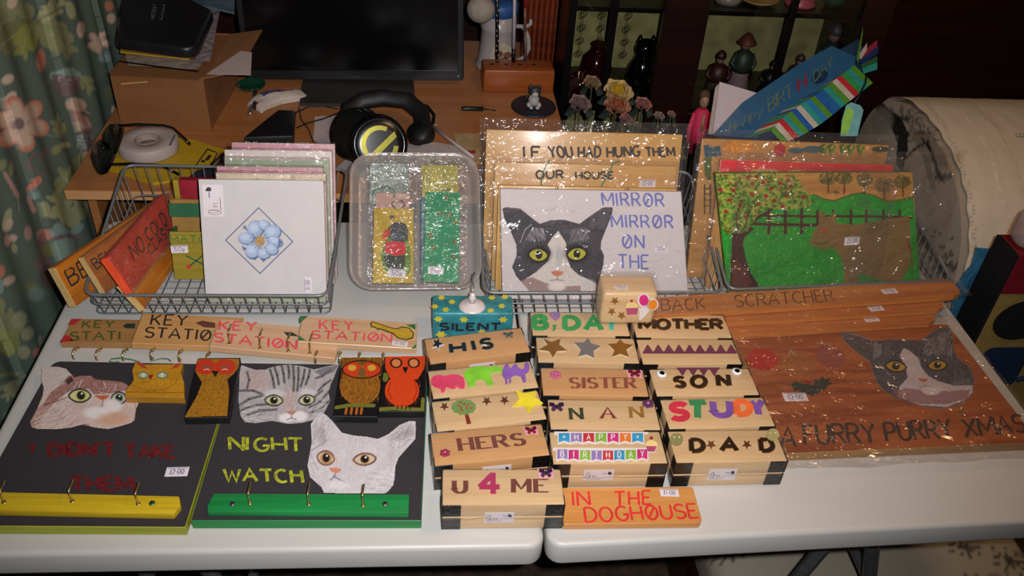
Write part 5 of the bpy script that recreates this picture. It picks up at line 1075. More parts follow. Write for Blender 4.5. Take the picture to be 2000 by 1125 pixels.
# little birthday block standing on the boxes
tg, tp2, fr2, Lt, Wt = block(((1173, 572), (1283, 574), (1176, 535), (1278, 535)), .054+.068, .067, pine, 'small pine block with a cupcake and balloons, standing on the pine boxes', 'birthday_block', 'block', bev=.007)
cc4 = c4
for x, y in ((1428, 102), (1405, 180), (1477, 210)): front_deco(fr2, mp(c4, star(x, y, 33, 14)), tg, gold, 'star_sticker')
front_deco(fr2, mp(c4, [(1508, 148), (1600, 148), (1588, 200), (1518, 202)]), tg, ink('cake_case', '#b04a78'), 'cake_case'); front_deco(fr2, mp(c4, [(1506, 155), (1515, 125), (1550, 105), (1585, 118), (1602, 150)]), tg, ink('icing', '#e6d08c'), 'icing', .0004, .001); front_deco(fr2, mp(c4, ellpts(1550, 102, 11, 9, 10)), tg, ink('cherry', '#b8202c'), 'cherry', .0006, .001)
front_deco(fr2, mp(c4, ellpts(1640, 98, 48, 52, 20)), tg, wht, 'sticker_backing', .0002, .0005); front_deco(fr2, mp(c4, ellpts(1703, 128, 44, 44, 20)), tg, wht, 'sticker_backing', .0002, .0005); front_deco(fr2, mp(c4, [(1600, 160), (1660, 140), (1690, 160), (1660, 200), (1620, 242), (1603, 240), (1608, 190)]), tg, wht, 'sticker_backing', .0002, .0005)
front_deco(fr2, mp(c4, ellpts(1640, 97, 34, 40, 20)), tg, ink('balloon_pink', '#d8227c'), 'balloon', .0006, .0006); front_deco(fr2, mp(c4, ellpts(1705, 130, 32, 37, 20, 25)), tg, ink('balloon_orange', '#e88a24'), 'balloon', .0006, .0006)
sticker(tp2, (1213, 562), tg, paper, .022, .010, 2, .0675, '75p')
o = MB().box(-.003, Lt+.006, -.004, Wt+.006, .0005, .0715).build('clear_wrap', wrapf, tg, bevel=.006, seg=3)

# ================================================================ wire baskets
wire = M_('grey_coated_wire', '#74797c', .38, .35, var=.1, scale=200)
def basket(label, FLp, FRp, BRp, BLp, fz=.060, bz=.120, nfront=19, ncross=14, fl=612, fx=(14, -14)):
    A, B, C, D = at(*FLp, fz), at(*FRp, fz), at(*BRp, bz), at(*BLp, bz)
    org = (A+B+C+D)/4; org.z = 0; t = thing('wire_basket', (org.x, org.y, 0), label, 'basket'); L_ = lambda p: p-org
    a = at(FLp[0]+fx[0], fl, .003); b = at(FRp[0]+fx[1], fl, .003)
    c_ = Vector((C.x-.022, C.y-.03, .003)); d = Vector((D.x+.022, D.y-.03, .003))
    def fil(P, r=.022, n=5):
        out = []
        for i, p in enumerate(P):
            u = (P[i-1]-p).normalized(); w = (P[(i+1) % len(P)]-p).normalized(); p0 = p+u*r; p2 = p+w*r
            for k in range(n+1): s = k/n; out.append(p0*(1-s)**2+p*2*s*(1-s)+p2*s*s)
        return out
    MB().tube([L_(p) for p in fil([A, B, C, D])], .0030, 8, True).build('rim', wire, t, True)
    MB().tube([L_(p) for p in fil([a, b, c_, d], .015)], .0018, 6, True).build('floor_frame', wire, t, True)
    mid = lambda s, P, Q: P.lerp(Q, s)
    ins = lambda p, q, k: p+(q-p)*k
    MB().tube([L_(p) for p in fil([mid(.5, A, a), mid(.5, B, b), mid(.5, C, c_), mid(.5, D, d)], .018)], .0016, 6, True).build('middle_rail', wire, t, True)
    for i in range(nfront):
        s = (i+.8)/(nfront+.6)
        MB().tube([L_(mid(s, A, B)), L_(mid(s, a, b)), L_(mid(s, d, c_)), L_(mid(s, D, C))], .00115, 5).build('wire', wire, t, True)
    for i in range(ncross):
        s = (i+.8)/(ncross+.6)
        MB().tube([L_(mid(s, A, D)), L_(mid(s, a, d)), L_(mid(s, b, c_)), L_(mid(s, B, C))], .00115, 5).build('wire', wire, t, True)
    return t
basket('wire basket holding the flower tile and slatted signs, nearest the curtain', (163, 576), (641, 578), (679, 331), (244, 322), fx=(22, 4))
basket('wire basket holding the MIRROR MIRROR cat sign', (944, 572), (1414, 571), (1347, 336), (938, 322), nfront=19)
basket('wire basket holding the painted cow and apple tree picture', (1422, 566), (1860, 548), (1745, 346), (1356, 334), nfront=18, fl=600)

# ---- tiles
def standing(yb, z0, topL, H, width, th, label, name, cat, group=None, mat=None, yaw=0, paintfn=None, step=.001, bevel=.0012, lo=2, hi=75, face=None, deg=None, topR=None):
    """a flat panel standing at depth yb, leaning back until its top left corner meets the sight line"""
    U = Vector((math.cos(math.radians(yaw)), math.sin(math.radians(yaw)), 0)); h = Vector((-U.y, U.x, 0))
    def mk(d): t_ = math.radians(d); return Plane(Vector((0, yb, z0)), U, Vector((0, 0, math.cos(t_)))+h*math.sin(t_))
    a, b = lo, hi
    for _ in range(40):
        m_ = (a+b)/2
        if mk(m_).uv(topL)[1] > H: a = m_
        else: b = m_
    if deg is not None: a = b = deg; H = mk(deg).uv(topL)[1]
    pl = mk((a+b)/2); u0 = pl.uv(topL)[0]; pl = Plane(pl.P(u0, 0), pl.U, pl.V); pl.H = H
    if topR: width = pl.uv(topR)[0]
    pl.W = width
    t = thing(name, pl.off(-th).mat(), label, cat, group)
    MB().box(0, width, 0, H, 0, th).build('panel' if name != 'ceramic_tile' else 'tile_body', mat, t, bevel=bevel, seg=2)
    if paintfn:
        c = Paint(pl, .0008, width-.0008, .0008, H-.0008, step, '#cccccc'); paintfn(c); c.build('printed_face', face or glaze, t, th+.0002)
    return t, pl
glaze = vcol('glazed_print', .28, .5, .02, 900, coat=.2)
tile_edge = M_('tile_glaze_edge', '#c9c2ba', .35, var=.04)
c6t = crop(370, 260, 3.124)
def tile_flower(c):
    c.C[:] = lin('#c7c3c4'); c.mottle(.035, 26, 3); c.mottle(.03, 70, 9)
    dia = mp(c6t, [(422, 456), (630, 662), (430, 856), (221, 653)]); c.loop(dia, 2.0, '#4f6488'); c.loop(mp(c6t, [(424, 486), (600, 662), (430, 822), (253, 655)]), 1.0, '#cdb3a4', .7)
    pet = '#9fb2cf'; dk = '#51688f'; lt = '#bccadf'
    for cx, cy, rx, ry, rot in ((400, 585, 46, 50, 10), (455, 560, 34, 30, 20), (505, 605, 50, 42, -20), (345, 640, 46, 34, 5), (520, 660, 46, 30, 20), (385, 715, 42, 46, 30), (455, 730, 40, 34, -10), (500, 705, 40, 32, 30)):
        k = 1/3.124; X, Y = c6t(cx, cy); c.ell(X+1, Y+1.2, rx*k*1.10, ry*k*1.12, dk, .95, .12, rot); c.ell(X, Y, rx*k, ry*k, pet, 1, .15, rot); c.ell(X-2, Y-2, rx*k*.6, ry*k*.55, lt, .8, .7, rot)
    for q in ([(325, 575), (340, 560), (355, 600)], [(318, 685), (330, 720), (350, 705)], [(365, 765), (400, 775), (420, 755)], [(545, 640), (565, 665), (540, 700)], [(430, 760), (450, 788), (468, 770)]): c.poly(mp(c6t, q), dk, .9)
    for a in range(0, 360, 24): c.line([c6t(430+26*math.cos(math.radians(a)), 655+28*math.sin(math.radians(a))), c6t(430+62*math.cos(math.radians(a+6)), 655+62*math.sin(math.radians(a+6)))], 1.2, '#3f5580', .6)
    c.ell(*c6t(430, 658), 9.5, 11, '#a98d62', 1, .2); c.fur(mp(c6t, ellpts(430, 658, 30, 34)), 60, ['#6f5a34', '#c9ad78'], 3, lambda x, y: 90, 60, .8)
    c.fur(mp(c6t, ellpts(435, 655, 125, 125)), 10, ['#7d91b5'], 8, lambda x, y: 90, 60, .3)
tl, tlp = standing(1.250, .020, (387, 350), .200, .210, .007, 'white tile with a blue flower in a diamond, front of the tile stack', 'ceramic_tile', 'tile', None, tile_edge, 0, tile_flower, .00085, deg=23)
fl_ = MB().box(.006, .040, .142, .197, .0072, .0076).build('maker_label', paper, tl); mk_label(.055, .034, fl_, Matrix(((0, -1, 0, .040), (1, 0, 0, .142), (0, 0, 1, .0078), (0, 0, 0, 1))))
sticker(tlp, c6t(722, 925), tl, paper, .028, .014, 90, .0078, '$1-00')
def tile_plain(col, band=None, band2=None, vein=None):
    def f(c):
        c.C[:] = lin(col); c.mottle(.10, 30, 4)
        H = c.v[-1]
        if band: c.mix((c.V > H-.012) & (c.V < H-.001), band, .9)
        if band2: c.mix((c.V > H-.016) & (c.V < H-.012), band2, .9); c.fur([(0, 0), (2000, 0), (2000, 700), (0, 700)], 900, [band2, '#c9b98a', '#7a6a9a'], 3, lambda x, y: 0, 60, .4)
    return f
tf = film('tile_wrap', (.96, .945, .94), .05, .06, 1.0, 50, dist=.006)
spec = [(1.253, .004, (392, 366), (630, 372), 23, '#a3ad94', None, None, 'pale green tile showing below the blue flower tile'),
        (1.266, .004, (421, 337), (636, 338), 23, '#b59a98', '#cfc3a8', '#8d4a4c', 'tile with a red and cream floral border, next behind the green-bottomed one'),
        (1.279, .004, (423, 325), (631, 326), 24, '#b9919c', '#c98f9c', '#6d4a5a', 'tile with a pink band edged in plum, midway in the stack'),
        (1.293, .004, (438, 309), (642, 310), 25, '#94a088', '#8f9a86', None, 'grey-green marbled tile, third from the back of the stack'),
        (1.308, .004, (438, 292), (648, 286), 26, '#c9c0bd', '#cdc4c0', None, 'white tile with a small corner motif, second from the back'),
        (1.323, .004, (452, 278), (654, 277), 28, '#b9909a', '#c08f9c', None, 'plain pink-topped tile, hindmost of the stack')]
for yb, z0, tlx, trx, dg, col, bn, b2, lab in spec:
    t, pl = standing(yb, z0, tlx, .2, .2, .007, lab, 'ceramic_tile', 'tile', None, tile_edge, 0, tile_plain(col, bn, b2), .0025, deg=dg, topR=trx); w, H = pl.W, pl.H
    MB().box(-.0015, w+.0015, -.001, H+.004, -.001, .0085).build('clear_wrap', tf, t, bevel=.002, seg=1)

# ---- match holders
c5b = crop(80, 230, 2.743)
oliv = wood('olive_stain', '#857420', '#9a872c', .45, 160, .05); greenst = M_('deep_green_stain', '#1f5a3a', .5); redst = M_('crimson_stain', '#8a1226', .5); tan = M_('match_wood', '#8f6a2c', .6)
pm = lean((341, 546), (440, 546), .006, 16)
mh = thing('match_holder', pm.off(-.035).mat(), 'olive match holder lettered MATCHES with crossed matches', 'match holder'); Lm = .098; Hm = pm.uv((324, 453))[1]
mfront = MB().box(0, Lm, 0, Hm, .030, .035).build('front_panel', oliv, mh, bevel=.0008, seg=1)
MB().box(0, .005, 0, Hm, .0, .0295).build('side_panel', greenst, mh); MB().box(Lm-.005, Lm, 0, Hm, 0, .0295).build('side_panel', oliv, mh); MB().box(.0052, Lm-.0052, 0, .004, 0, .0295).build('base_panel', oliv, mh)
MB().box(-.004, Lm, 0, Hm+.050, -.006, -.0003).build('back_panel', tan, mh, bevel=.0008, seg=1)
MB().box(-.006, Lm, Hm+.018, Hm+.043, -.0002, .0035).build('green_lintel', greenst, mh, bevel=.0008, seg=1); MB().box(0, Lm, Hm+.006, Hm+.018, .0002, .0018).build('match_bundle', tan, mh)
gpen = ink('green_pen', '#2f6a2c')
lettering(pm, 'MATCHES', c5b(692, 664), c5b(1010, 664), c5b(690, 634), .0016, mh, gpen, base_n=.035, gap=.35)
for q in ([(678, 628), (1000, 628)], [(682, 670), (1000, 668)]):
    mb = MB(); ribbon(mb, [pm.uv(c5b(*p)) for p in q], .001, .0353, None); mb.build('ruled_line', gpen, mh)
for q in ([(775, 738), (900, 800)], [(792, 798), (870, 735)]):
    mb = MB(); ribbon(mb, [pm.uv(c5b(*p)) for p in q], .0028, .0353, None); mb.build('painted_match', greenst, mh)
MB().prism([pm.uv(p) for p in mp(c5b, ellpts(792, 797, 13, 11, 12))], .0353, .0358).build('match_head', ink('red_pen', '#cf2a2c'), mh); sticker(pm, c5b(742, 704), mh, paper, .030, .014, 2, .0355, '50p')
# second holder behind it, crimson
mh2, pm2 = standing(1.40, .004, (348, 352), .150, .085, .018, 'crimson block with an olive side standing behind the match holder', 'match_holder', 'match holder', None, redst)
MB().box(-.010, -.0003, 0, .15, 0, .018).build('side_panel', oliv, mh2)
mh3, pm3 = standing(1.352, .004, (331, 387), .128, .10, .012, 'olive match holder panel between the crimson block and the lettered one', 'match_holder', 'match holder', None, oliv)

# ---- slatted wooden signs lying over the basket edge
def stick(lab, BLp, BRp, TLp, zs, th, matf, matend, txt, wr=True, sheet_n=1):
    pl = plane3(at(*BLp, zs[0]), at(*BRp, zs[1]), at(*TLp, zs[2])); L = pl.uv(BRp)[0]; Wd = pl.uv(TLp)[1]
    t = thing('wooden_sign', pl.off(-th).mat(), lab, 'sign'); MB().prism(roundpoly([(0, 0), (L, 0), (L, Wd), (0, Wd)], [.006, .002, .002, .006]), 0, th).build('board', matf, t, bevel=.0015, seg=1)
    MB().prism(roundpoly([(0, 0.0005), (.0012, 0.0005), (.0012, Wd-.0005), (0, Wd-.0005)], 0), .0006, th-.0006).xf(Matrix.Translation((-.0009, 0, 0))).build('end_grain', matend, t)
    for s, a, b, c_, w in txt: lettering(pl, s, a, b, c_, w, t, bpn if s != 'NO' else ink('dark_sign_ink', '#40161a'), base_n=th, gap=.25)
    if wr: sheet('clear_wrap', -.004, L+.01, -.003, Wd+.004, t, bag, th+.003, .0018, .005, sheet_n)
    return t, pl
amber = wood('amber_slat', '#9a5418', '#c07626', .4, 110, .045, coat=.3); redslat = wood('red_slat', '#b02c1a', '#d04428', .4, 110, .045, coat=.3); endg = M_('end_grain', '#c9a86c', .55, var=.12, scale=220)
stick('amber slat sign lettered BEWARE, lowest, its end near the curtain', (149, 599), (352, 452), (108, 522), (.030, .004, .100), .016, amber, endg, [('BEWARE', c5b(163, 902), c5b(520, 655), c5b(125, 825), .0030)], False)
stick('amber slat sign in clear wrap lettered BEWARE, second from the curtain', (207, 574), (370, 440), (160, 503), (.056, .030, .122), .012, amber, endg, [('BEWARE', c5b(298, 812), c5b(520, 665), c5b(265, 765), .0024)], True, 2)
stick('bright red slat sign in clear wrap lettered NO COLD CLASS', (258, 571), (358, 440), (208, 504), (.076, .048, .140), .014, redslat, M_('red_end', '#e2502c', .4, coat=.4), [('NO', c5b(500, 765), c5b(560, 700), c5b(468, 690), .0032), ('COLD', c5b(580, 665), c5b(680, 560), c5b(550, 605), .0030), ('CLASS', c5b(590, 735), c5b(700, 615), c5b(566, 690), .0026)], True, 3)
stick('amber slat sign under the red one, end grain over the basket rim', (284, 604), (356, 498), (232, 562), (.030, .008, .080), .013, amber, endg, [], False)

# ---- signs in the middle basket
m8 = crop(930, 230, 2.745)
natural = wood('natural_pine_sign', '#b58a4c', '#d0a667', .4, 60, .05, coat=.2, var=.75)
def sleeve(t, w, H, th, n, top=.025, side=.008, amp=.003, mat=None): sheet('clear_sleeve', -side, w+side, .0, H+top, t, mat or bag, th+.004, amp, .006, n)
sgA, pA = standing(1.350, .006, (950, 253), 0, .345, .010, 'tall pine sign lettered IF YOU HAD HUNG THEM, hindmost in its basket', 'wooden_sign', 'sign', None, natural, -1, deg=18, topR=(1334, 260))
lettering(pA, 'IF', m8(252, 212), m8(345, 213), m8(250, 155), .0042, sgA, bp_, base_n=.010, gap=.5); lettering(pA, 'YOU', m8(398, 213), m8(520, 212), m8(385, 155), .0042, sgA, bp_, base_n=.010); lettering(pA, 'HAD', m8(548, 213), m8(668, 210), m8(548, 157), .0042, sgA, bp_, base_n=.010); lettering(pA, 'HUNG', m8(704, 212), m8(878, 205), m8(702, 158), .0042, sgA, bp_, base_n=.010); lettering(pA, 'THEM', m8(912, 208), m8(1066, 205), m8(905, 160), .0040, sgA, bp_, base_n=.010)
sleeve(sgA, pA.W, pA.H, .010, 11, .022, .012)
sgB, pB = standing(1.318, .006, (967, 317), 0, .325, .010, 'pine sign lettered OUR HOUSE with green hanging cord', 'wooden_sign', 'sign', None, natural, -1, deg=18, topR=(1322, 319))
lettering(pB, 'OUR', m8(322, 326), m8(468, 324), m8(320, 284), .0036, sgB, bp_, base_n=.010); lettering(pB, 'HOUSE', m8(535, 326), m8(736, 326), m8(533, 290), .0036, sgB, bp_, base_n=.010)
for q in ([(395, 228), (375, 250), (352, 310), (346, 380)], [(770, 232), (735, 240), (710, 300), (655, 385)]): MB().tube([pB.uv(m8(*p))+(.0118+.0005*i,) for i, p in enumerate(q)], .0011, 6).build('hanging_cord', ink('green_cord', '#2c7a58'), sgB, True)
sticker(pB, m8(918, 352), sgB, paper, .030, .014, 0, .0105, '$2-00'); sleeve(sgB, pB.W, pB.H, .010, 12, .012, .008)
sgC, pC = standing(1.290, .006, (974, 362), 0, .33, .010, 'pine sign just behind the MIRROR MIRROR cat sign, only its top edge showing', 'wooden_sign', 'sign', None, natural, -1, deg=18, topR=(1322, 366))
for x, y in ((425, 376), (435, 372), (800, 380), (812, 376)): 
    mb = MB(); ribbon(mb, [pC.uv(m8(x, y)), pC.uv(m8(x+5, y+14))], .002, .0103, None); mb.build('ink_mark', bp_, sgC)
pM = lean((981, 584), (1345, 586), .006, 17)
sgM = thing('wooden_sign', pM.off(-.009).mat(), 'white sign with a black and white cat, MIRROR MIRROR ON THE', 'sign')
q = [pM.uv(p) for p in ((981, 584), (1345, 586), (1331, 375), (977, 369))]; MB().prism(q, 0, .009).build('panel', M_('white_sign_paint', '#c6bfc2', .45, var=.03, spec=.4), sgM, bevel=.001, seg=1)
def cat4(c, cc, o):
    c.C[:] = lin('#3d3b42'); c.mottle(.18, 60, 3); P = lambda pts, col, a=1: c.poly(mp(cc, pts), col, a)
    c.fur(o, 2600, ['#55535b', '#2a292e', '#66636b'], 8, lambda x, y: 90+(x-1085)*.45, 25, .5)
    B = [(440, 606), (482, 670), (482, 735), (505, 800), (545, 840), (605, 868), (650, 895), (600, 930), (285, 932), (240, 880), (320, 828), (385, 770), (402, 720), (383, 680), (408, 640)]
    P(B, '#c4bcb8'); c.fur(mp(cc, B), 500, ['#dcd6d2', '#a9a09e', '#cfc8c4'], 8, lambda x, y: -80+(x-1085)*.5, 25, .5)
    P([(235, 872), (300, 855), (370, 885), (460, 905), (560, 900), (560, 932), (280, 932)], '#7d5654', .75); c.ell(*cc(432, 905), 17, 9, '#d2cac6', .9, .5); c.ell(*cc(445, 740), 7, 18, '#8d9aa5', .5, .8)
    c.line(mp(cc, [(296, 572), (262, 600), (236, 668)]), 1.8, '#9a989c', .9); c.line(mp(cc, [(150, 482), (235, 490), (292, 530)]), 1.5, '#6d6a66', .7)
    c.fur(mp(cc, [(300, 590), (370, 590), (380, 660), (250, 670)]), 130, ['#8d8a92', '#a5a2a8'], 14, lambda x, y: 115, 10, .6, True); c.fur(mp(cc, [(500, 600), (590, 590), (610, 660), (500, 680)]), 110, ['#8d8a92'], 14, lambda x, y: 60, 10, .6)
    c.fur(mp(cc, [(600, 500), (730, 480), (690, 600), (600, 590)]), 260, ['#6e6268', '#57555c'], 12, lambda x, y: 40, 14, .5)
    for x, y in ((335, 735), (540, 730)): c.ell(*cc(x, y-2), 25, 18, '#1c1a1d', .8, .5)
    almond(c, cc, 333, 736, 48, 30, '#a9a534', '#15140f', '#17161a', .38, 6, None, .08); almond(c, cc, 540, 731, 48, 30, '#a9a534', '#15140f', '#17161a', .38, -8)
    P([(400, 824), (432, 820), (470, 825), (458, 843), (436, 850), (412, 843)], '#b87458'); c.line(mp(cc, [(434, 850), (434, 868), (400, 872)]), 1.6, '#5f5254', .8); c.line(mp(cc, [(434, 868), (472, 872)]), 1.6, '#5f5254', .8)
    c.ell(*cc(600, 890), 14, 8, '#b5b6ba', .6, .7)
oM = [(140, 485), (160, 478), (235, 485), (290, 530), (340, 568), (400, 548), (470, 545), (555, 568), (620, 520), (680, 480), (735, 478), (728, 520), (700, 590), (672, 660), (668, 700), (687, 740), (682, 790), (665, 850), (650, 895), (600, 930), (285, 932), (265, 905), (215, 850), (192, 800), (215, 740), (215, 680), (180, 600), (150, 540)]
catface(pM, m8, oM, .0092, 'painted_cat', sgM, cat4, .0009)
blu = ink('blue_stencil', '#6a6fb0')
for s_, a, b, c_ in (('MIRR#R', (680, 470), (1008, 474), (672, 402)), ('MIRR#R', (728, 586), (1056, 592), (722, 520)), ('#N', (785, 697), (900, 698), (782, 628)), ('THE', (765, 805), (925, 808), (762, 734))): lettering(pM, s_, m8(*a), m8(*b), m8(*c_), .0034, sgM, blu, base_n=.0092, gap=.32)
sticker(pM, m8(992, 704), sgM, paper, .024, .011, 0, .0096, '$3-50'); sheet('clear_sleeve', -.010, .385, .0, .24, sgM, film('cellophane_front', (.985, .97, .96), .045, .07, 1.0, 20, haze=.01, dist=.008), .0135, .003, .006, 5)

# ---- pictures in the right basket
barew = wood('bare_picture_wood', '#a5763a', '#bd8c4c', .4, 90, .05, coat=.2)
def pic_back(c):
    c.grain('#a8783a', '#be9050', 4, 40, 3); P = lambda pts, col, a=1: c.poly(mp(b4c, pts), col, a)
    P([(65, 145), (90, 140), (110, 155), (150, 145), (160, 200), (70, 205)], '#274a58'); c.fur(mp(b4c, ellpts(255, 150, 75, 38)), 260, ['#c47a1c', '#d89a30', '#b56414'], 6, lambda x, y: (x*37) % 360, 90, .9)
    P([(432, 150), (455, 142), (470, 128), (480, 142), (495, 150), (488, 200), (440, 205)], '#a81c24'); c.ell(*b4c(550, 172), 16, 6, '#35555c'); c.ell(*b4c(640, 165), 22, 7, '#35555c')
    for x in (690, 730, 790, 830, 880): c.line(mp(b4c, [(x, 190), (x-10, 150), (x+10, 135)]), 5, '#3a5c1e'); c.line(mp(b4c, [(x, 190), (x+22, 150)]), 5, '#587a28')
    c.ell(*b4c(990, 165), 18, 6, '#3a3f2c'); P([(64, 210), (108, 200), (104, 330), (85, 325), (70, 300)], '#33561c', .9)
    for x in (70, 100): c.line(mp(b4c, [(x, 350), (x, 500)]), 3, '#3a2c1c')
    for y in (370, 400, 430, 460): c.line(mp(b4c, [(66, y), (104, y)]), 2.4, '#3a2c1c')
pk1, pP1 = standing(1.345, .006, (1372, 271), 0, .342, .010, 'picture with an orange sun, apple and leaves, hindmost in its basket', 'painted_picture', 'picture', None, barew, -2, pic_back, .0016, deg=18, topR=(1738, 277), face=vcol('painted_wood_face', .5, .4, .06, 700)); sleeve(pk1, pP1.W, pP1.H, .010, 21, .02, .012)
def pic_mid(c):
    c.grain('#b08038', '#c49248', 4, 40, 3); P = lambda pts, col, a=1: c.poly(mp(b4c, pts), col, a)
    P([(150, 215), (1070, 220), (1070, 262), (150, 268)], '#d8262e'); P([(150, 262), (1070, 258), (1070, 300), (620, 300), (560, 268), (480, 285), (420, 262), (330, 258), (285, 300), (150, 300)], '#c22a2a'); c.mottle(.06, 30, 4)
pk2, pP2 = standing(1.316, .006, (1408, 311), 0, .318, .010, 'picture with a broad scarlet band across its top', 'painted_picture', 'picture', None, barew, -2, pic_mid, .0016, deg=18, topR=(1748, 313), face=MATS['painted_wood_face']); sleeve(pk2, pP2.W, pP2.H, .010, 22, .016, .012)
pL = lean((1422, 577), (1798, 567), .006, 18); lk = thing('painted_picture', pL.off(-.010).mat(), 'painted picture of a plain brown cow, a fence and an apple tree', 'picture')
q = [pL.uv(p) for p in ((1422, 577), (1798, 567), (1782, 335), (1397, 338))]; MB().prism(q, 0, .010).build('panel', M_('green_picture_edge', '#3f6a24', .5, var=.3), lk, bevel=.001, seg=1)
us = [a for a, b in q]; vs = [b for a, b in q]
c = Paint(pL, min(us), max(us), min(vs), max(vs), .0012, '#b5843f'); c.grain('#a8763a', '#c4924c', 4, 40, 3)
P = lambda pts, col, a=1: c.poly(mp(b4c, pts), col, a)
field = [(100, 400), (640, 402), (690, 425), (745, 436), (790, 420), (840, 402), (900, 394), (960, 408), (1020, 440), (1090, 432), (1160, 415), (1210, 900), (150, 905)]
P(field, '#23882a'); mfld = c.inside(mp(b4c, field)); c.mottle(.22, 22, 3, mfld); c.fur(mp(b4c, field), 1600, ['#4fae2c', '#177328', '#86b83a', '#2a9a48', '#1f7a34'], 10, lambda x, y: 60, 50, .55)
c.line(mp(b4c, [(640, 400), (690, 424), (745, 434), (790, 418), (840, 400), (900, 392), (960, 406), (1020, 438), (1090, 430), (1160, 413)]), 3, '#3c4a1c', .8)
for x, y, r in ((715, 318, 42), (800, 315, 40), (905, 325, 40), (1008, 350, 45), (1105, 335, 40)):
    c.line(mp(b4c, [(x, y), (x+2, y+75)]), 2.4, '#33281a'); c.fur(mp(b4c, ellpts(x, y, r*1.15, r*.9)), 260, ['#2a3c14', '#3a5220', '#22300f', '#54662a'], 5, lambda a, b: (a*31+b*17) % 360, 90, .85)
c.line(mp(b4c, [(735, 388), (775, 390)]), 2, '#3a3018'); c.line(mp(b4c, [(757, 378), (757, 402)]), 2, '#3a3018'); c.line(mp(b4c, [(798, 360), (798, 400)]), 2, '#7a2818')
br = '#472018'
c.line(mp(b4c, [(340, 510), (660, 516), (900, 515), (1150, 522)]), 4.5, br); c.line(mp(b4c, [(325, 555), (650, 562)]), 5.5, br)
for x in (405, 492, 577): c.line(mp(b4c, [(x, 480), (x, 602)]), 6, br)
for x in (660, 742, 835, 915, 1005, 1090): c.line(mp(b4c, [(x, 486), (x, 560)]), 5, br)
P([(215, 590), (265, 600), (310, 570), (330, 580), (280, 625), (270, 660), (285, 730), (310, 810), (345, 860), (355, 895), (200, 893), (205, 800), (212, 690)], '#3f1c1c'); P([(215, 760), (240, 740), (285, 800), (320, 860), (300, 885), (215, 880)], '#5e2f22', .8)
for q_ in ([(240, 600), (205, 540), (150, 480)], [(250, 600), (240, 520), (260, 430)], [(270, 590), (300, 480), (350, 420)], [(285, 590), (340, 530), (420, 480)], [(225, 600), (170, 560), (140, 540)], [(300, 480), (270, 400)], [(260, 430), (220, 380)]): c.line(mp(b4c, q_), 5, '#3f1f18')
crown = [(128, 300), (250, 290), (420, 288), (530, 300), (600, 380), (645, 440), (600, 470), (500, 480), (400, 470), (340, 520), (300, 580), (270, 600), (250, 600), (190, 610), (150, 560), (128, 430)]
mm = c.inside(mp(b4c, crown)); c.mix(mm, '#9a9440', .55); idx = np.argwhere(mm)
for cl, n, r, aa in (('#3c6a1e', 220, 3.4, .9), ('#5c8a2a', 170, 3.2, .85), ('#8a9a3a', 150, 2.8, .85), ('#a8a048', 110, 2.6, .8), ('#6a2a20', 60, 2.6, .7), ('#2c5420', 120, 2.2, .9)):
    for i, j in idx[RNG.integers(0, len(idx), n)]: c.ell(c.X[i, j], c.Y[i, j], r*(1+random.random()*.6), r*.8, cl, aa, .2, random.random()*180)
for x, y in ((320, 345), (375, 345), (420, 370), (465, 342), (508, 325), (520, 356), (390, 410), (500, 408), (432, 435), (585, 415), (350, 452), (478, 462), (318, 400), (255, 458), (285, 515), (220, 380), (150, 375), (300, 310), (340, 310), (200, 430), (180, 490), (145, 445)): c.ell(*b4c(x, y), 4.4, 4.0, '#8e1c1e', .95, .2)
for q_ in ([(240, 600), (235, 520), (262, 430)], [(275, 590), (305, 480)]): c.line(mp(b4c, q_), 3, '#3f1f18', .8)
COW = [(618, 660), (632, 612), (655, 572), (672, 548), (664, 500), (690, 488), (702, 518), (728, 516), (745, 486), (757, 520), (760, 552), (850, 560), (950, 545), (1050, 525), (1140, 515), (1146, 600), (1142, 700), (1140, 780), (1112, 830), (1078, 862), (1000, 850), (880, 812), (862, 880), (802, 886), (795, 760), (778, 715), (738, 668), (700, 682), (655, 676)]
c.line(mp(b4c, [(620, 660), (700, 690), (740, 676), (785, 720), (800, 770)]), 5, '#5a6f34', .7); P(COW, '#7d6238'); c.mottle(.06, 60, 5, c.inside(mp(b4c, COW))); c.ell(*b4c(698, 587), 5, 4, '#a8402c'); c.line(mp(b4c, [(645, 655), (680, 662), (715, 650)]), 4, '#3f5a2a', .8); c.line(mp(b4c, [(1130, 640), (1150, 700), (1155, 780)]), 5, '#7a2c20', .7)
c.build('painted_face', MATS['painted_wood_face'], lk, .0103, mask=c.inside([(1422, 577), (1798, 567), (1782, 335), (1397, 338)])); sticker(pL, b4c(840, 644), lk, paper, .030, .016, 2, .0108, '$3-00')
sheet('clear_sleeve', -.012, .43, 0, .275, lk, bag, .0145, .0035, .006, 6)

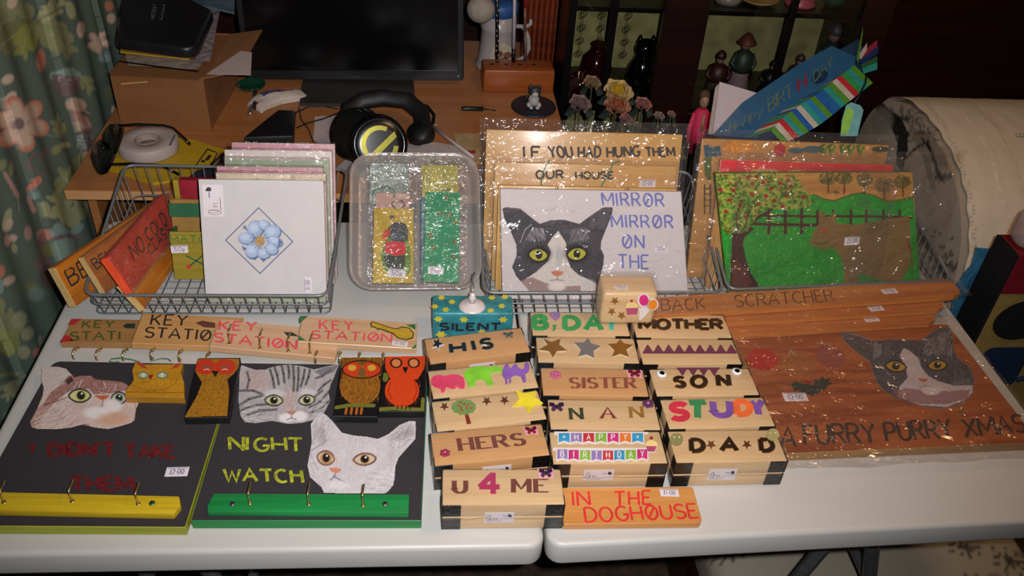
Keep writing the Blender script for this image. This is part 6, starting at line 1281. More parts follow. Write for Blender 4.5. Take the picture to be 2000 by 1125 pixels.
# ---- plastic tub with key rings
pT = lean((686, 562), (937, 560), .050, 50)
cor = [pT.uv(p) for p in ((686, 562), (937, 560), (925, 302), (701, 302))]; Wt_ = (cor[1][0]-cor[0][0]); Ht_ = (cor[2][1]+cor[3][1])/2
tub = thing('plastic_tub', pT.off(-.046).mat(), 'clear oblong plastic tub propped between two baskets, holding key rings', 'tub')
def rr(o, r): a0, a1 = cor[0][0]-o*0+o, cor[1][0]-o; return rrect(a0, a1, o, Ht_-o, r, 7)
def tubwall():
    prof = [(0.010, .0, .036), (.004, .004, .04), (.002, .030, .042), (0, .046, .045), (-.004, .047, .047), (-.005, .044, .047), (-.0035, .044, .046), (.003, .044, .042), (.006, .006, .038), (.012, .0025, .034)]
    vs = []; fs = []; n = None
    for o_, z, r in prof:
        P_ = rr(o_, r-.004); n = len(P_); vs += [(x, y, z) for x, y in P_]
    for i in range(len(prof)-1): fs += [(i*n+j, i*n+(j+1) % n, (i+1)*n+(j+1) % n, (i+1)*n+j) for j in range(n)]
    fs += [tuple(range(n))[::-1], tuple((len(prof)-1)*n+j for j in range(n))]
    return MB().add(vs, fs)
frost = film('frosted_plastic', (.86, .83, .82), .05, .14, .35, 30, haze=.16)
tubwall().build('tub_shell', frost, tub, True)
tcr = crop(670, 270, 3.411)
def ringtag(lab, quad, n, mat, painter, bagq=None, nm='key_ring', seed=1, th=.006, deco_=None):
    pl = pT.off(n); Q = [pl.uv(p) for p in quad]; O = pl.P(*Q[0]); P2 = Plane(O, pl.P(*Q[1])-O, pl.P(*Q[3])-O); L = P2.uv(quad[1])[0]; H = P2.uv(quad[3])[1]
    t = thing(nm, P2.off(-th).mat(), lab, 'key ring', 'bagged key rings in the tub'); MB().prism(roundpoly([(0, 0), (L, 0), (L, H), (0, H)], .002), 0, th).build('tag', mat, t, bevel=.001, seg=1)
    if painter:
        c = Paint(P2, .001, L-.001, .001, H-.001, .0006, '#bda63a'); painter(c); c.build('painted_face', vcol('painted_tag', .4, .4, .05, 900), t, th+.0002)
    if bagq:
        b = [P2.uv(p) for p in bagq]; sheet('clear_bag', b[0][0], b[1][0], b[0][1], b[2][1], t, film('key_ring_bag', (.95, .94, .94), .09, .08, 1.0, 45, haze=.03, dist=.008), th+.004, .0045, .003, seed)
    return t, P2, L, H
def parrot(c):
    c.C[:] = lin('#b59a2c'); c.mottle(.05, 60, 2); P = lambda pts, col, a=1: c.poly(mp(tcr, pts), col, a)
    P([(400, 600), (430, 660), (450, 760), (458, 860), (440, 905), (300, 905), (262, 850), (250, 780), (275, 700), (300, 650)], '#5f7d24'); P([(300, 600), (330, 565), (380, 555), (420, 575), (436, 620), (432, 670), (400, 700), (330, 690), (305, 650)], '#35424e')
    P([(300, 605), (320, 615), (308, 640), (290, 660), (285, 695), (265, 670), (262, 640), (278, 612)], '#c23a1e'); P([(282, 700), (330, 684), (415, 695), (418, 772), (350, 785), (278, 762)], '#c42430'); c.fur(mp(tcr, [(282, 700), (415, 695), (418, 772), (278, 762)]), 120, ['#e04a4a', '#a01a26'], 5, lambda x, y: 80, 20, .5)
    P([(272, 775), (350, 786), (416, 776), (412, 850), (395, 868), (350, 872), (300, 870), (272, 830)], '#2c3628'); c.fur(mp(tcr, [(272, 775), (416, 776), (412, 850), (300, 870)]), 160, ['#5f7030', '#465a78', '#1c241a'], 4, lambda x, y: 70, 30, .7)
    c.line(mp(tcr, [(300, 604), (330, 612)]), 2, '#15181c'); c.ell(*tcr(318, 605), 1.8, 1.2, '#d8a030'); c.fur(mp(tcr, [(400, 600), (458, 860), (430, 900), (418, 780)]), 80, ['#7da030', '#46611a'], 8, lambda x, y: 80, 10, .6)
t, P2, L, H = ringtag('yellow key ring tag painted with a parrot in red bib', ((728, 553), (808, 553), (808, 408), (733, 406)), -.010, M_('mustard_paint', '#a8902a', .45), parrot, ((718, 566), (814, 566), (814, 312)), seed=31)
u, v = P2.uv(tcr(327, 528)); MB().lathe([(.0024, 0), (.0044, .0002), (.0044, .001), (.0024, .001)], 16, (u, v, .0062)).build('eyelet', M_('steel_wire', '#8f9094', .3, .9), t, True)
MB().tube([P2.uv(tcr(x, y))+(.011,) for x, y in arcpts(370, 445, 42, 26, 0, 340, 14)], .0012, 6).build('ring', MATS['steel_wire'], t, True); sticker(P2, tcr(358, 900), t, paper, .030, .016, -3, .0068, '50p')
def spots(c):
    c.C[:] = lin('#1f8a5c'); c.mottle(.06, 60, 2)
    for x, y in ((690, 400), (750, 560), (745, 690), (735, 790), (600, 730), (640, 500), (705, 510), (580, 650)): c.ell(*tcr(x, y), 5, 5, '#5a5a30', .9, .3); c.ell(*tcr(x+4, y-3), 2, 2, '#a39a50', .9)
t, P2, L, H = ringtag('emerald green key ring tag with small brown dots', ((826, 550), (896, 552), (905, 378), (832, 374)), -.010, M_('emerald_paint', '#1c7a52', .4), spots, ((818, 566), (910, 566), (912, 312)), seed=32); sticker(P2, tcr(618, 882), t, paper, .028, .014, -3, .0068, '50p')
MB().tube([P2.uv(tcr(x, y))+(.010,) for x, y in ((640, 395), (660, 355), (690, 345), (720, 350))], .0011, 6).build('cord', ink('green_cord', '#2c7a58'), t, True)
t, P2, L, H = ringtag('pale pink wood key ring tag with a green cord, behind the parrot one', ((733, 500), (800, 500), (800, 378), (731, 376)), -.022, M_('pink_wood', '#b9958a', .5), None, None, seed=33)
MB().tube([P2.uv(tcr(x, y))+(.010,) for x, y in ((195, 385), (215, 345), (290, 325), (340, 350), (345, 400))], .0012, 6).build('cord', MATS['green_cord'], t, True)
t, P2, L, H = ringtag('key ring tag with turquoise and red markings, uppermost at the tub\'s left', ((722, 400), (800, 400), (798, 318), (725, 318)), -.032, M_('multicolour_tag', '#8fa39c', .5, var=.5, scale=70), None, ((716, 402), (806, 402), (806, 306)), seed=34)
t, P2, L, H = ringtag('yellow key ring tag, uppermost at the tub\'s right', ((824, 400), (896, 400), (894, 324), (826, 322)), -.028, M_('yellow_tag', '#b5b03a', .5, var=.3), None, ((818, 400), (906, 400), (906, 308)), seed=35)
t, P2, L, H = ringtag('blue-grey key ring tag peeping out left of the green one', ((822, 545), (880, 545), (885, 385), (824, 384)), -.020, M_('bluegrey_tag', '#4f7a86', .5), None, None, seed=36)
# ================================================================ on the desk
def on_desk(px, py): return at(px, py, DZ)
def stand_box(name, label, cat, FLp, FRp, depth, H, mat, z=DZ, group=None, bev=.002, shrink=0):
    a = at(*FLp, z+H); b = at(*FRp, z+H); U = (b-a).normalized(); V = Vector((-U.y, U.x, 0)); L = (b-a).length
    base = Plane(Vector((a.x, a.y, z+.0002)), U, V); t = thing(name, base.mat(), label, cat, group)
    MB().box(0, L, 0, depth, 0, H).build('body', mat, t, bevel=bev, seg=2); return t, L, base
card = M_('brown_card', '#7d4f2a', .8, var=.08, scale=30); card_in = M_('card_inside', '#8a5c34', .85, var=.08)
# cardboard box with open flaps
a = at(213, 141, .150); b = at(396, 151, .150); U = (b-a).normalized(); V = Vector((-U.y, U.x, 0)); Lb = (b-a).length; cb = Plane(Vector((a.x, a.y, DZ+.0003)), U, V)
bx = thing('cardboard_box', cb.mat(), 'brown cardboard box with its flaps folded out, at the desk\'s left end', 'box')
Hb = .128; Db = .26
MB().box(0, Lb, 0, .003, 0, Hb).box(0, Lb, Db-.003, Db, 0, Hb).box(0, .003, .003, Db-.003, 0, Hb).box(Lb-.003, Lb, .003, Db-.003, 0, Hb).box(.003, Lb-.003, .003, Db-.003, 0, .003).box(.003, Lb-.003, .003, Db-.003, Hb-.006, Hb-.003).build('carton', card, bx)
MB().prism([(0, 0), (Lb, 0), (Lb-.01, -.016), (.01, -.016)], Hb-.001, Hb+.0015).build('flap', card, bx)
MB().add([(Lb, .0, Hb), (Lb, Db, Hb), (Lb+.075, Db, Hb+.015), (Lb+.075, .02, Hb+.012), (Lb, 0, Hb-.003), (Lb, Db, Hb-.003), (Lb+.075, Db, Hb+.012), (Lb+.075, .02, Hb+.009)], [(0, 3, 2, 1), (4, 5, 6, 7), (0, 4, 7, 3), (3, 7, 6, 2), (2, 6, 5, 1)]).build('flap', card_in, bx)
MB().box(.035, .095, -.0006, 0, Hb-.03, Hb-.027).xf(Matrix.Rotation(-.14, 4, 'Y')).build('scuff', M_('light_scuff', '#c0975a', .6), bx)
zt = DZ+Hb+.001
def flat_sheet(name, label, cat, pts, z, mat, th=.0008, parent=None, curl=0):
    P3 = [at(*p, z) for p in pts]; o = sum(P3, Vector())/len(P3)
    mb = MB().prism([(p.x-o.x, p.y-o.y) for p in P3], 0, th); ob = mb.build(name, mat, parent); ob.location = (o.x, o.y, z); 
    return tag(ob, label, cat)
pink = M_('pink_white_paper', '#b9a8a8', .7, var=.03)
flat_sheet('sheet_of_paper', 'blank pinkish paper sticking out of the cardboard box flap', 'paper', [(404, 145), (470, 100), (492, 103), (490, 147)], zt+.014, pink)
flat_sheet('magazine', 'printed magazine page under the black wallet on the cardboard box', 'magazine', [(245, 108), (400, 118), (385, 135), (250, 128)], zt+.001, M_('magazine_print', '#8b8078', .6, var=.35, scale=40))
flat_sheet('yellow_folder', 'yellow-edged folder under the black wallet', 'folder', [(235, 104), (370, 118), (430, 0), (260, -10)], zt+.004, M_('yellow_card', '#a8822a', .6), .004)
flat_sheet('leaflet', 'colourful leaflet beside the black wallet', 'leaflet', [(382, 118), (410, 120), (430, 20), (400, 20)], zt+.0095, M_('leaflet_print', '#8c7e86', .6, var=.6, scale=60))
flat_sheet('magazine', 'pale blue and yellow magazine behind the black wallet', 'magazine', [(365, 8), (458, 28), (460, 0), (360, -20)], zt+.012, M_('blue_magazine', '#5c6f7c', .6, var=.5, scale=25), .006)
# black document wallet
wq = [at(*p, zt+.012) for p in ((228, 96), (386, 118), (420, 40), (330, -8), (245, -22))]; o_ = sum(wq, Vector())/5
wl = thing('document_wallet', (o_.x, o_.y, zt+.0095), 'black zipped document wallet lettered MOTEST Autocare', 'wallet')
vinyl = M_('black_vinyl', '#14151b', .38, var=.2, bump=.3)
MB().prism(roundpoly([(p.x-o_.x, p.y-o_.y) for p in wq], [.015, .03, .05, .03, .03]), 0, .030).build('body', vinyl, wl, bevel=.010, seg=4)
pw = Plane(Vector((o_.x, o_.y, zt+.0395)), Vector((1, 0, 0)), Vector((0, 1, 0))); wt = M_('white_print', '#9a8f95', .5)
w6 = crop(0, 0, 3.75)
lettering(pw, 'MOTEST', w6(1130, 142), w6(1150, 35), w6(1105, 138), .0016, wl, wt, base_n=.0302, gap=.3); lettering(pw, 'Autocare', w6(1190, 148), w6(1210, 35), w6(1168, 145), .0012, wl, wt, base_n=.0302, gap=.25)
MB().tube([pw.uv(p)+(.012,) for p in ((228, 104), (300, 114), (384, 124))], .0015, 6).build('zip', black, wl)
# monitor
mc = M_('monitor_bezel', '#131416', .35, var=.1); scr = M_('dark_screen', '#050507', .18, spec=.5)
pmn = Plane(aty(479, 157, 2.13), aty(906, 159, 2.13)-aty(479, 157, 2.13), Vector((0, .10, 1))); Wm = pmn.uv((906, 159))[0]; Hm_ = .33
mo = thing('monitor', pmn.off(-.028).mat(), 'black flat computer monitor with a dark screen', 'monitor')
P_ = roundpoly([(0, 0), (Wm, 0), (Wm, Hm_), (0, Hm_)], .008)
MB().prism(P_, 0, .022).build('casing', mc, mo, bevel=.003, seg=2)
MB().box(.016, Wm-.016, .026, Hm_-.016, .022, .0225).build('screen', scr, mo)
for x0, x1, y0, y1 in ((0.002, Wm-.002, .002, .026), (.002, Wm-.002, Hm_-.016, Hm_-.002), (.002, .016, .026, Hm_-.016), (Wm-.016, Wm-.002, .026, Hm_-.016)): MB().box(x0, x1, y0, y1, .022, .0255).build('bezel', mc, mo, bevel=.001, seg=1)
MB().ell((Wm-.014, .013, .0258), .0022, .0022, .001, 8, 5).build('power_light', M_('power_button', '#a9b0b4', .3), mo, True)
mb = MB(); [letter(mb, ch, lambda a, b, k=k: (Wm/2-.012+k*.0065+a*.006, .008+b*.007), .0010, .0257) for k, ch in enumerate('oees')]; mb.build('badge', M_('badge_grey', '#3c3d40', .4), mo)
# stand
sa, sbb, sc_, sd = on_desk(585, 208), on_desk(812, 210), on_desk(805, 160), on_desk(590, 158)
bo = pmn.off(-.028).mat().inverted()
mb = MB().prism([(p.x, p.y) for p in (sa, sbb, sc_+Vector((0, .06, 0)), sd+Vector((0, .06, 0)))], DZ+.0003, DZ+.008).xf(bo); mb.build('stand_base', M_('stand_grey', '#2c2a2a', .5), mo, bevel=.001, seg=1)
mb = MB().box(-.23, -.13, 2.155, 2.175, DZ+.008, .22).xf(bo); mb.build('stand_neck', mc, mo)
# glass-like green dish, key fob pen, painted toy bus
t = thing('glass_dish', on_desk(492, 172), 'dark green glossy dish under the sheet of paper, left of the monitor', 'dish')
MB().lathe([(.012, 0), (.030, .004), (.036, .012), (.034, .0125), (.028, .006), (.006, .004)], 24).build('dish', M_('green_glass', '#12402c', .1, spec=1), t, True)
t = thing('pen', on_desk(489, 225), 'slim grey pen with a bright ball end, left of the monitor base', 'pen'); d_ = on_desk(500, 180)-on_desk(489, 225)
MB().tube([(0, 0, .005), tuple(d_+Vector((0, 0, .005)))], .0042, 8).build('barrel', M_('grey_plastic', '#3a3c3e', .4), t, True); MB().ell((0, 0, .005), .0052, .0052, .005, 10, 6).build('ball_end', M_('bright_steel', '#c9ccd0', .15, .9), t, True)
A_ = on_desk(492, 214); B_ = on_desk(560, 212); t = thing('tissue_pack', Plane(A_+Vector((.005, 0, .0003)), B_-A_, Vector((0, 1, 0))).mat() @ Matrix.Rotation(math.radians(38), 4, 'Z'), 'crumpled red, white and blue wrapped packet in front of the monitor', 'packet')
tp_ = vcol('packet_print', .35, .5, .1, 300)
def packet():
    na, nb = 60, 34; A, B = np.meshgrid(np.linspace(0, 1, na), np.linspace(0, 1, nb)); H_ = .024*(np.sin(math.pi*np.clip(A, .0, 1))**.28)*(np.sin(math.pi*B)**.35)*(.85+.3*fbm(A*7, B*5, 4)); P = np.stack([A*.135, (B-.5)*.06+.01*np.sin(A*5), H_+.001], -1)
    C = np.empty(P.shape); C[:] = lin('#b8aca4'); m_ = (np.sin(A*9+B*5) > .35) & (B > .35); C[m_] = lin('#b03030'); m2 = (abs(A-.45) < .2) & (abs(B-.55) < .16); C[m2] = lin('#4a4f78'); m3 = (A < .08) & (abs(B-.5) < .12); C[m3] = lin('#2a2626')
    return gridmesh('wrapper', P.reshape(-1, 3), na, nb, C.reshape(-1, 3), tp_, t, smooth=True)
packet(); MB().box(.006, .129, -.024, .026, 0, .006).build('packet_base', M_('cream_card', '#b3a592', .6), t, bevel=.002, seg=1)
# wedge shaped black case and cable
q = [on_desk(*p) for p in ((478, 285), (575, 282), (578, 232), (545, 230))]; o_ = q[0]
t = thing('spectacle_case', (o_.x, o_.y, DZ+.0003), 'black wedge-shaped spectacle case behind the tiles', 'case'); MB().prism([(p.x-o_.x, p.y-o_.y) for p in q], 0, .022).build('case_body', M_('black_leather', '#0f0f11', .5, bump=.3), t, bevel=.004, seg=2)
cab = MB().tube([tuple(on_desk(*p)+Vector((0, 0, .003))) for p in ((575, 232), (578, 222), (600, 212), (635, 210), (660, 215))], .0016, 6); tag(cab.build('cable', matteblack), 'black cable looping from the spectacle case towards the headphones', 'cable')
cab = MB().tube([tuple(on_desk(*p)+Vector((0, 0, .0035))) for p in ((584, 212), (588, 235), (603, 255), (612, 280))], .0014, 6); tag(cab.build('cable', matteblack), 'short black cable running down in front of the monitor base', 'cable')
cab = MB().tube([tuple(on_desk(*p)+Vector((0, 0, .006))) for p in ((580, 254), (600, 245), (630, 237), (664, 224))], .0018, 6); tag(cab.build('cable', matteblack), 'black cable crossing the white note to the headphones', 'cable')
flat_sheet('sheet_of_paper', 'white note lying left of the headphones', 'paper', [(612, 272), (615, 228), (664, 226), (662, 290), (640, 300)], DZ+.0006, pink)
flat_sheet('sheet_of_paper', 'scribbled white paper under the headphones', 'paper', [(655, 330), (700, 290), (850, 278), (930, 292), (935, 320), (700, 345)], DZ+.0003, M_('grey_white_paper', '#a79c9c', .7, var=.08))
# headphones lying on their side
hp = thing('headphones', on_desk(745, 292), 'big black headphones with a gold ring on the ear cup', 'headphones'); hT = Matrix.Translation(-(on_desk(745, 292)))
def cup(px, py, z, R, D, tiltd, yawd, ring=True):
    c0 = at(px, py, z); M2 = hT @ Matrix.Translation(c0) @ Matrix.Rotation(math.radians(yawd), 4, 'Z') @ Matrix.Rotation(math.radians(tiltd), 4, 'X')
    MB().lathe([(R*.55, -D), (R*.95, -D), (R*1.06, -D*.8), (R*1.06, -D*.45), (R*.95, -D*.35), (R, -D*.3), (R, -.004), (R*.94, 0), (R*.60, .001)], 36).xf(M2).build('ear_cup', M_('black_gloss', '#0c0c0d', .25), hp, True)
    MB().lathe([(R*.5, -D*1.02), (R*.7, -D*1.25), (R*1.0, -D*1.15), (R*1.1, -D*.85), (R*.98, -D*.75)], 32).xf(M2).build('ear_pad', M_('black_leatherette', '#101011', .55, bump=.4), hp, True)
    if ring:
        g = M_('gold_green_ring', '#8a8434', .25, .85)
        for a0, a1 in ((60, 215), (300, 350)):
            P1 = arcpts(0, 0, R*.66, R*.66, a0, a1, 20); P2 = arcpts(0, 0, R*.50, R*.50, a1, a0, 20); MB().prism(P1+P2, .0012, .0032).xf(M2).build('gold_ring', g, hp)
        MB().prism([(-R*.62, -R*.52), (-R*.45, -R*.66), (R*.62, R*.22), (R*.55, R*.42)], .0012, .0028).xf(M2).build('gold_bar', g, hp)
        MB().lathe([(R*.92, .0), (R*.90, .0015), (R*.86, .0)], 36).xf(M2).build('trim_ring', M_('dark_trim', '#3a3c40', .2, .8), hp, True)
cup(742, 282, .094, .060, .050, 62, 12); cup(682, 262, .088, .056, .05, 64, -38, False)
MB().tube([tuple(hT @ at(px, py, z)) for px, py, z in ((672, 250, .05), (680, 215, .06), (710, 196, .075), (750, 190, .085), (795, 196, .08), (822, 220, .065), (828, 255, .05), (815, 275, .045))], .021, 12, flat=.6).build('headband', M_('black_leatherette', '#101011', .55), hp, True)
MB().tube([tuple(hT @ at(px, py, z)) for px, py, z in ((800, 196, .05), (835, 208, .04), (848, 225, .035), (846, 240, .03), (832, 246, .03))], .004, 8).build('headband_wire', MATS['black_gloss'], hp, True)
MB().ell(tuple(hT @ at(822, 262, .035)), .034, .028, .030, 16, 10).build('hinge_block', MATS['black_gloss'], hp, True)
# white stick, ring, screwdriver, card mat
t = thing('paper_straw', on_desk(842, 250), 'thin white stick slanting from the headphones to the plastic tub', 'stick'); d_ = on_desk(925, 312)-on_desk(842, 250); MB().tube([(0, 0, .006), tuple(d_+Vector((0, 0, .006)))], .0035, 8).build('stick', M_('white_stick', '#a9a3ac', .4), t, True)
o = MB().tube([(.012*math.cos(a), .012*math.sin(a), .002) for a in [k*.42 for k in range(15)]], .0011, 6, True).build('split_ring', MATS['bright_steel'], None, True); o.location = on_desk(852, 250); tag(o, 'small steel split ring beside the white stick', 'ring')
t = thing('screwdriver', on_desk(901, 216), 'small black-handled screwdriver lying on the desk', 'screwdriver'); dd = on_desk(944, 217)-on_desk(901, 216); de = on_desk(968, 220)-on_desk(901, 216)
MB().tube([(0, 0, .006), tuple(dd*.1+Vector((0, 0, .006))), tuple(dd+Vector((0, 0, .006)))], [.0045, .006, .006], 8).build('handle', M_('black_handle', '#15181a', .45), t, True); MB().tube([tuple(dd+Vector((0, 0, .006))), tuple(de+Vector((0, 0, .006)))], .0016, 6).build('shaft', M_('dark_steel', '#3c4144', .4, .8), t, True)
flat_sheet('card_mat', 'cream card mat with swirls and a red mark, behind the tub', 'mat', [(886, 262), (943, 263), (945, 318), (925, 320), (893, 290)], DZ+.0012, M_('cream_swirl', '#a58a66', .7, var=.25, scale=14), .002)
flat_sheet('red_sticker', 'small red printed patch on the cream card mat', 'sticker', [(911, 294), (928, 293), (929, 300), (912, 301)], DZ+.0035, M_('red_print', '#8f3a2a', .6), .0004)
# round dark coaster with cat figurine
cp_ = on_desk(1042, 210); t = thing('coaster', (cp_.x, cp_.y, DZ+.0002), 'dark blue oval coaster on the desk beneath the cat figurine', 'coaster'); MB().lathe([(.060, 0), (.062, .003), (.060, .006), (.05, .0055)], 40, sx=.92, sy=1.0).build('disc', M_('navy_coaster', '#1a1c28', .5, var=.3, scale=30), t, True)
cf = at(1042, 208, DZ+.006); fg = thing('cat_figurine', (cf.x, cf.y, DZ+.0066), 'small black and white sitting cat figurine on the coaster', 'figurine')
fw = M_('figurine_white', '#a8a4a4', .5); fb = M_('figurine_black', '#2a2c30', .5, var=.3)
MB().ell((0, .004, .016), .014, .016, .017, 16, 10).build('body', fw, fg, True); MB().ell((.003, .008, .020), .015, .013, .014, 16, 10).build('back_patch', fb, fg, True)
MB().ell((0, -.004, .043), .0155, .013, .0135, 18, 12).build('head', fb, fg, True); MB().ell((0, -.012, .038), .009, .008, .009, 14, 9).build('muzzle', fw, fg, True)
for s in (-1, 1):
    MB().lathe([(.006, 0), (.003, .006), (.0006, .011)], 8, (s*.011, -.002, .050)).build('ear', fb, fg, True); MB().ell((s*.008, -.016, .004), .0055, .008, .004, 10, 6).build('paw', fw, fg, True); MB().ell((s*.013, -.004, .006), .006, .010, .006, 10, 6).build('paw', fw, fg, True)
    MB().ell((s*.0055, -.0155, .045), .002, .001, .002, 8, 5).build('eye', black, fg, True)
MB().ell((0, -.0200, .0385), .0018, .001, .0012, 8, 5).build('nose', M_('figurine_pink', '#b07a78', .5), fg, True)
MB().tube([(-.010, .012, .006), (-.020, .010, .012), (-.021, .006, .022), (-.016, .004, .028)], [.004, .0035, .003, .002], 8).build('tail', fb, fg, True)
# wooden pen block
redpine = wood('red_pine_block', '#7a3a16', '#97501f', .4, 90, .05, coat=.2)
pb, Lp, pbp = stand_box('pen_block', 'reddish pine block with holes holding pens, right of the monitor', 'pen holder', (945, 137), (1085, 139), .075, .062, redpine, DZ, None, .006)
for k in range(4): MB().lathe([(.0055, 0), (.0052, .0004)], 14, (.025+k*.036, .038, .0620)).build('pen_hole', matteblack, pb)
def rod(name, label, cat, p0, p1, z0, z1, r, mats):
    a = at(*p0, z0); b = aty(*p1, a.y); t = thing(name, a, label, cat)
    for i, (s0, s1, m_, nm) in enumerate(mats): MB().tube([tuple((b-a)*s0), tuple((b-a)*s1)], r*(1-.06*i), 8).build(nm, m_, t, True)
    return t
zb = DZ+.0605
spk = M_('spotted_barrel', '#0e0e10', .4)
t = rod('pencil', 'black pencil with white spots standing in the pine block', 'pencil', (971, 122), (972, -60), zb, .24, .0042, [(0, 1, spk, 'barrel')])
a = at(971, 122, zb); b = aty(972, -60, a.y)
for k in range(16):
    s = .03+k*.055; c0 = (b-a)*s; MB().ell((c0.x+.0024*math.sin(k*2), c0.y-.0036, c0.z), .0016, .0014, .0022, 6, 4).build('spot', M_('spot_white', '#b5b0b0', .5), t, True)
rod('pen', 'white pen with a black tip standing in the pine block', 'pen', (1003, 122), (1006, -60), zb, .24, .0048, [(0, .16, black, 'tip'), (.16, 1, M_('pen_white', '#a9a6b4', .35), 'barrel')])
rod('paintbrush', 'red-topped paintbrush standing in the pine block', 'brush', (1027, 122), (1024, -60), zb, .24, .0036, [(0, .35, M_('brush_grey', '#5a4a46', .4), 'ferrule'), (.35, .6, M_('brush_brown', '#6a4a44', .4), 'handle'), (.6, 1, M_('brush_red', '#8e1a1e', .35), 'handle_end')])
# tankard
tk = on_desk(985, 128); tk = Vector((.19, 2.27, DZ)); g = thing('tankard', tk, 'white china tankard painted with dogs behind the pine block', 'tankard')
chi = M_('white_china', '#9a9494', .3, var=.04, spec=.6)
MB().lathe([(.048, 0), (.058, .004), (.060, .012), (.052, .022), (.047, .07), (.046, .11), (.049, .115), (.048, .118), (.046, .155), (.043, .155), (.043, .02)], 40).build('mug_body', chi, g, True)
MB().tube([(.044, -.005, .118), (.072, -.008, .118), (.085, -.01, .128), (.083, -.01, .14)], [.006, .006, .0055, .004], 10).build('thumb_rest', chi, g, True); MB().tube([(.066, -.008, .118), (.080, -.01, .090), (.084, -.01, .06), (.075, -.008, .034), (.05, -.004, .020)], [.006, .0065, .0065, .006, .006], 10).build('handle', chi, g, True)
MB().prism([(x, z) for x, z in ellpts(0, .055, .030, .034, 24)], .0, .0012).xf(Matrix(((1, 0, 0, .008), (0, 0, -1, -.0495), (0, 1, 0, 0), (0, 0, 0, 1)))).build('picture_oval', M_('oval_cream', '#a59a88', .5), g)
for x, z, r in ((-.008, .058, .012), (.016, .055, .012), (.006, .040, .013)): MB().prism([(x_, z_) for x_, z_ in ellpts(x, z, r, r*.8, 12)], .0014, .0022).xf(Matrix(((1, 0, 0, .008), (0, 0, -1, -.0495), (0, 1, 0, 0), (0, 0, 0, 1)))).build('painted_dog', M_('dog_brown', '#6b4434', .5, var=.3), g)
MB().lathe([(.047, 0), (.050, .002), (.050, .028), (.045, .034)], 32, (0, 0, .150)).build('blue_band', M_('blue_collar', '#27508a', .5), g, True)
o = MB().ell((0, 0, 0), .036, .036, .034, 24, 16).build('woolly_ball', M_('woolly_white', '#8f877c', .9, bump=1), None, True); o.location = (.135, 2.17, .215); tag(o, 'off-white woolly ball hanging over the tankard', 'ball')
MB().tube([(0, 0, .03), (0, .02, .3)], .001, 6).build('string', M_('string', '#6a655c', .8), o)
# stained upright beside the cabinet
tag(MB().box(.262, .350, 2.305, 2.36, DZ, 1.0).build('pine_upright', wood('red_stained_upright', '#5e220c', '#7d3312', .45, 60, .04, rot=(0, math.pi/2, 0))), 'red-stained wooden upright behind the tankard', 'post')
for k in range(6):
    o = bpy.data.objects['pine_upright']; MB().tube([(.270+k*.0145, 2.304, DZ+.002), (.270+k*.0145, 2.304, .99)], .004, 6).build('reed', o.data.materials[0], o, True)
# yellow booklet, tape roll, sunglasses on the desk's left end
pyb = [(190, 330), (222, 345), (318, 372), (345, 372), (368, 352), (438, 300), (360, 276), (250, 280), (212, 300)]
yb_ = flat_sheet('booklet', 'bright yellow booklet with black print under the tape roll', 'booklet', [(198, 328), (300, 362), (380, 350), (440, 297), (372, 276), (262, 272)], DZ+.0004, M_('bright_yellow', '#b0901a', .5, var=.08), .006)
o_ = yb_.location
def print_bar(pts, col, n='printed_box'):
    P3 = [at(*p, DZ+.0064) for p in pts]; return MB().prism([(p.x-o_.x, p.y-o_.y) for p in P3], .0060, .0064).build(n, col, yb_)
pb_ = ink('black_print', '#2a2620')
for q in ([(382, 322), (405, 290), (407, 291), (384, 323)], [(405, 290), (423, 297), (422, 299), (404, 292)], [(384, 323), (407, 330), (407, 332), (383, 325)], [(407, 331), (424, 298), (426, 299), (409, 332)], [(400, 312), (408, 302), (414, 304), (406, 314)], [(392, 316), (395, 312), (402, 314), (399, 318)], [(410, 320), (436, 297), (438, 300), (413, 325)]): print_bar(q, pb_)
print_bar([(362, 352), (385, 332), (410, 330), (425, 318), (437, 300), (442, 304), (428, 345), (385, 352)], ink('navy_print', '#23233a'), 'navy_panel')
tr = thing('tape_roll', at(292, 292, DZ+.0068), 'roll of white adhesive tape standing flat on the yellow booklet', 'tape')
MB().lathe([(.026, 0), (.062, 0), (.063, .003), (.063, .024), (.061, .0265), (.028, .0265), (.026, .024), (.026, .001)], 44).build('tape', M_('white_tape', '#a89a98', .5, var=.03), tr, True); MB().lathe([(.0245, .001), (.0255, .001), (.0255, .027), (.0235, .027), (.0235, .001)], 32).build('core', M_('tape_core', '#8d7f7a', .6), tr, True)
MB().lathe([(.0228, .001), (.0228, .012)], 28).build('hub', M_('tape_hub', '#b5aaa4', .5), tr, True); MB().box(.052, .057, -.03, .02, .0268, .0272).build('tape_end', M_('grey_tape_end', '#6a6468', .5), tr)
sg = thing('sunglasses', at(225, 300, .06), 'black sunglasses lying open over the tape roll', 'sunglasses'); sT = Matrix.Translation(-at(225, 300, .06)); glo = M_('sunglass_black', '#050506', .12, spec=.8)
ta = at(352, 283, .045); 
MB().tube([tuple(sT @ at(*p, z)) for p, z in (((232, 245), .082), ((270, 243), .085), ((320, 245), .082), ((338, 250), .078), ((358, 268), .066), ((371, 282), .056))], [.0035, .0045, .0036, .0036, .0040, .0042], 8, flat=.7).build('temple', glo, sg, True)
MB().tube([tuple(sT @ at(*p, z)) for p, z in (((205, 321), .075), ((250, 320), .075), ((310, 322), .070), ((330, 330), .062), ((350, 341), .052))], [.0035, .0045, .0036, .0036, .0040], 8, flat=.7).build('temple', glo, sg, True)
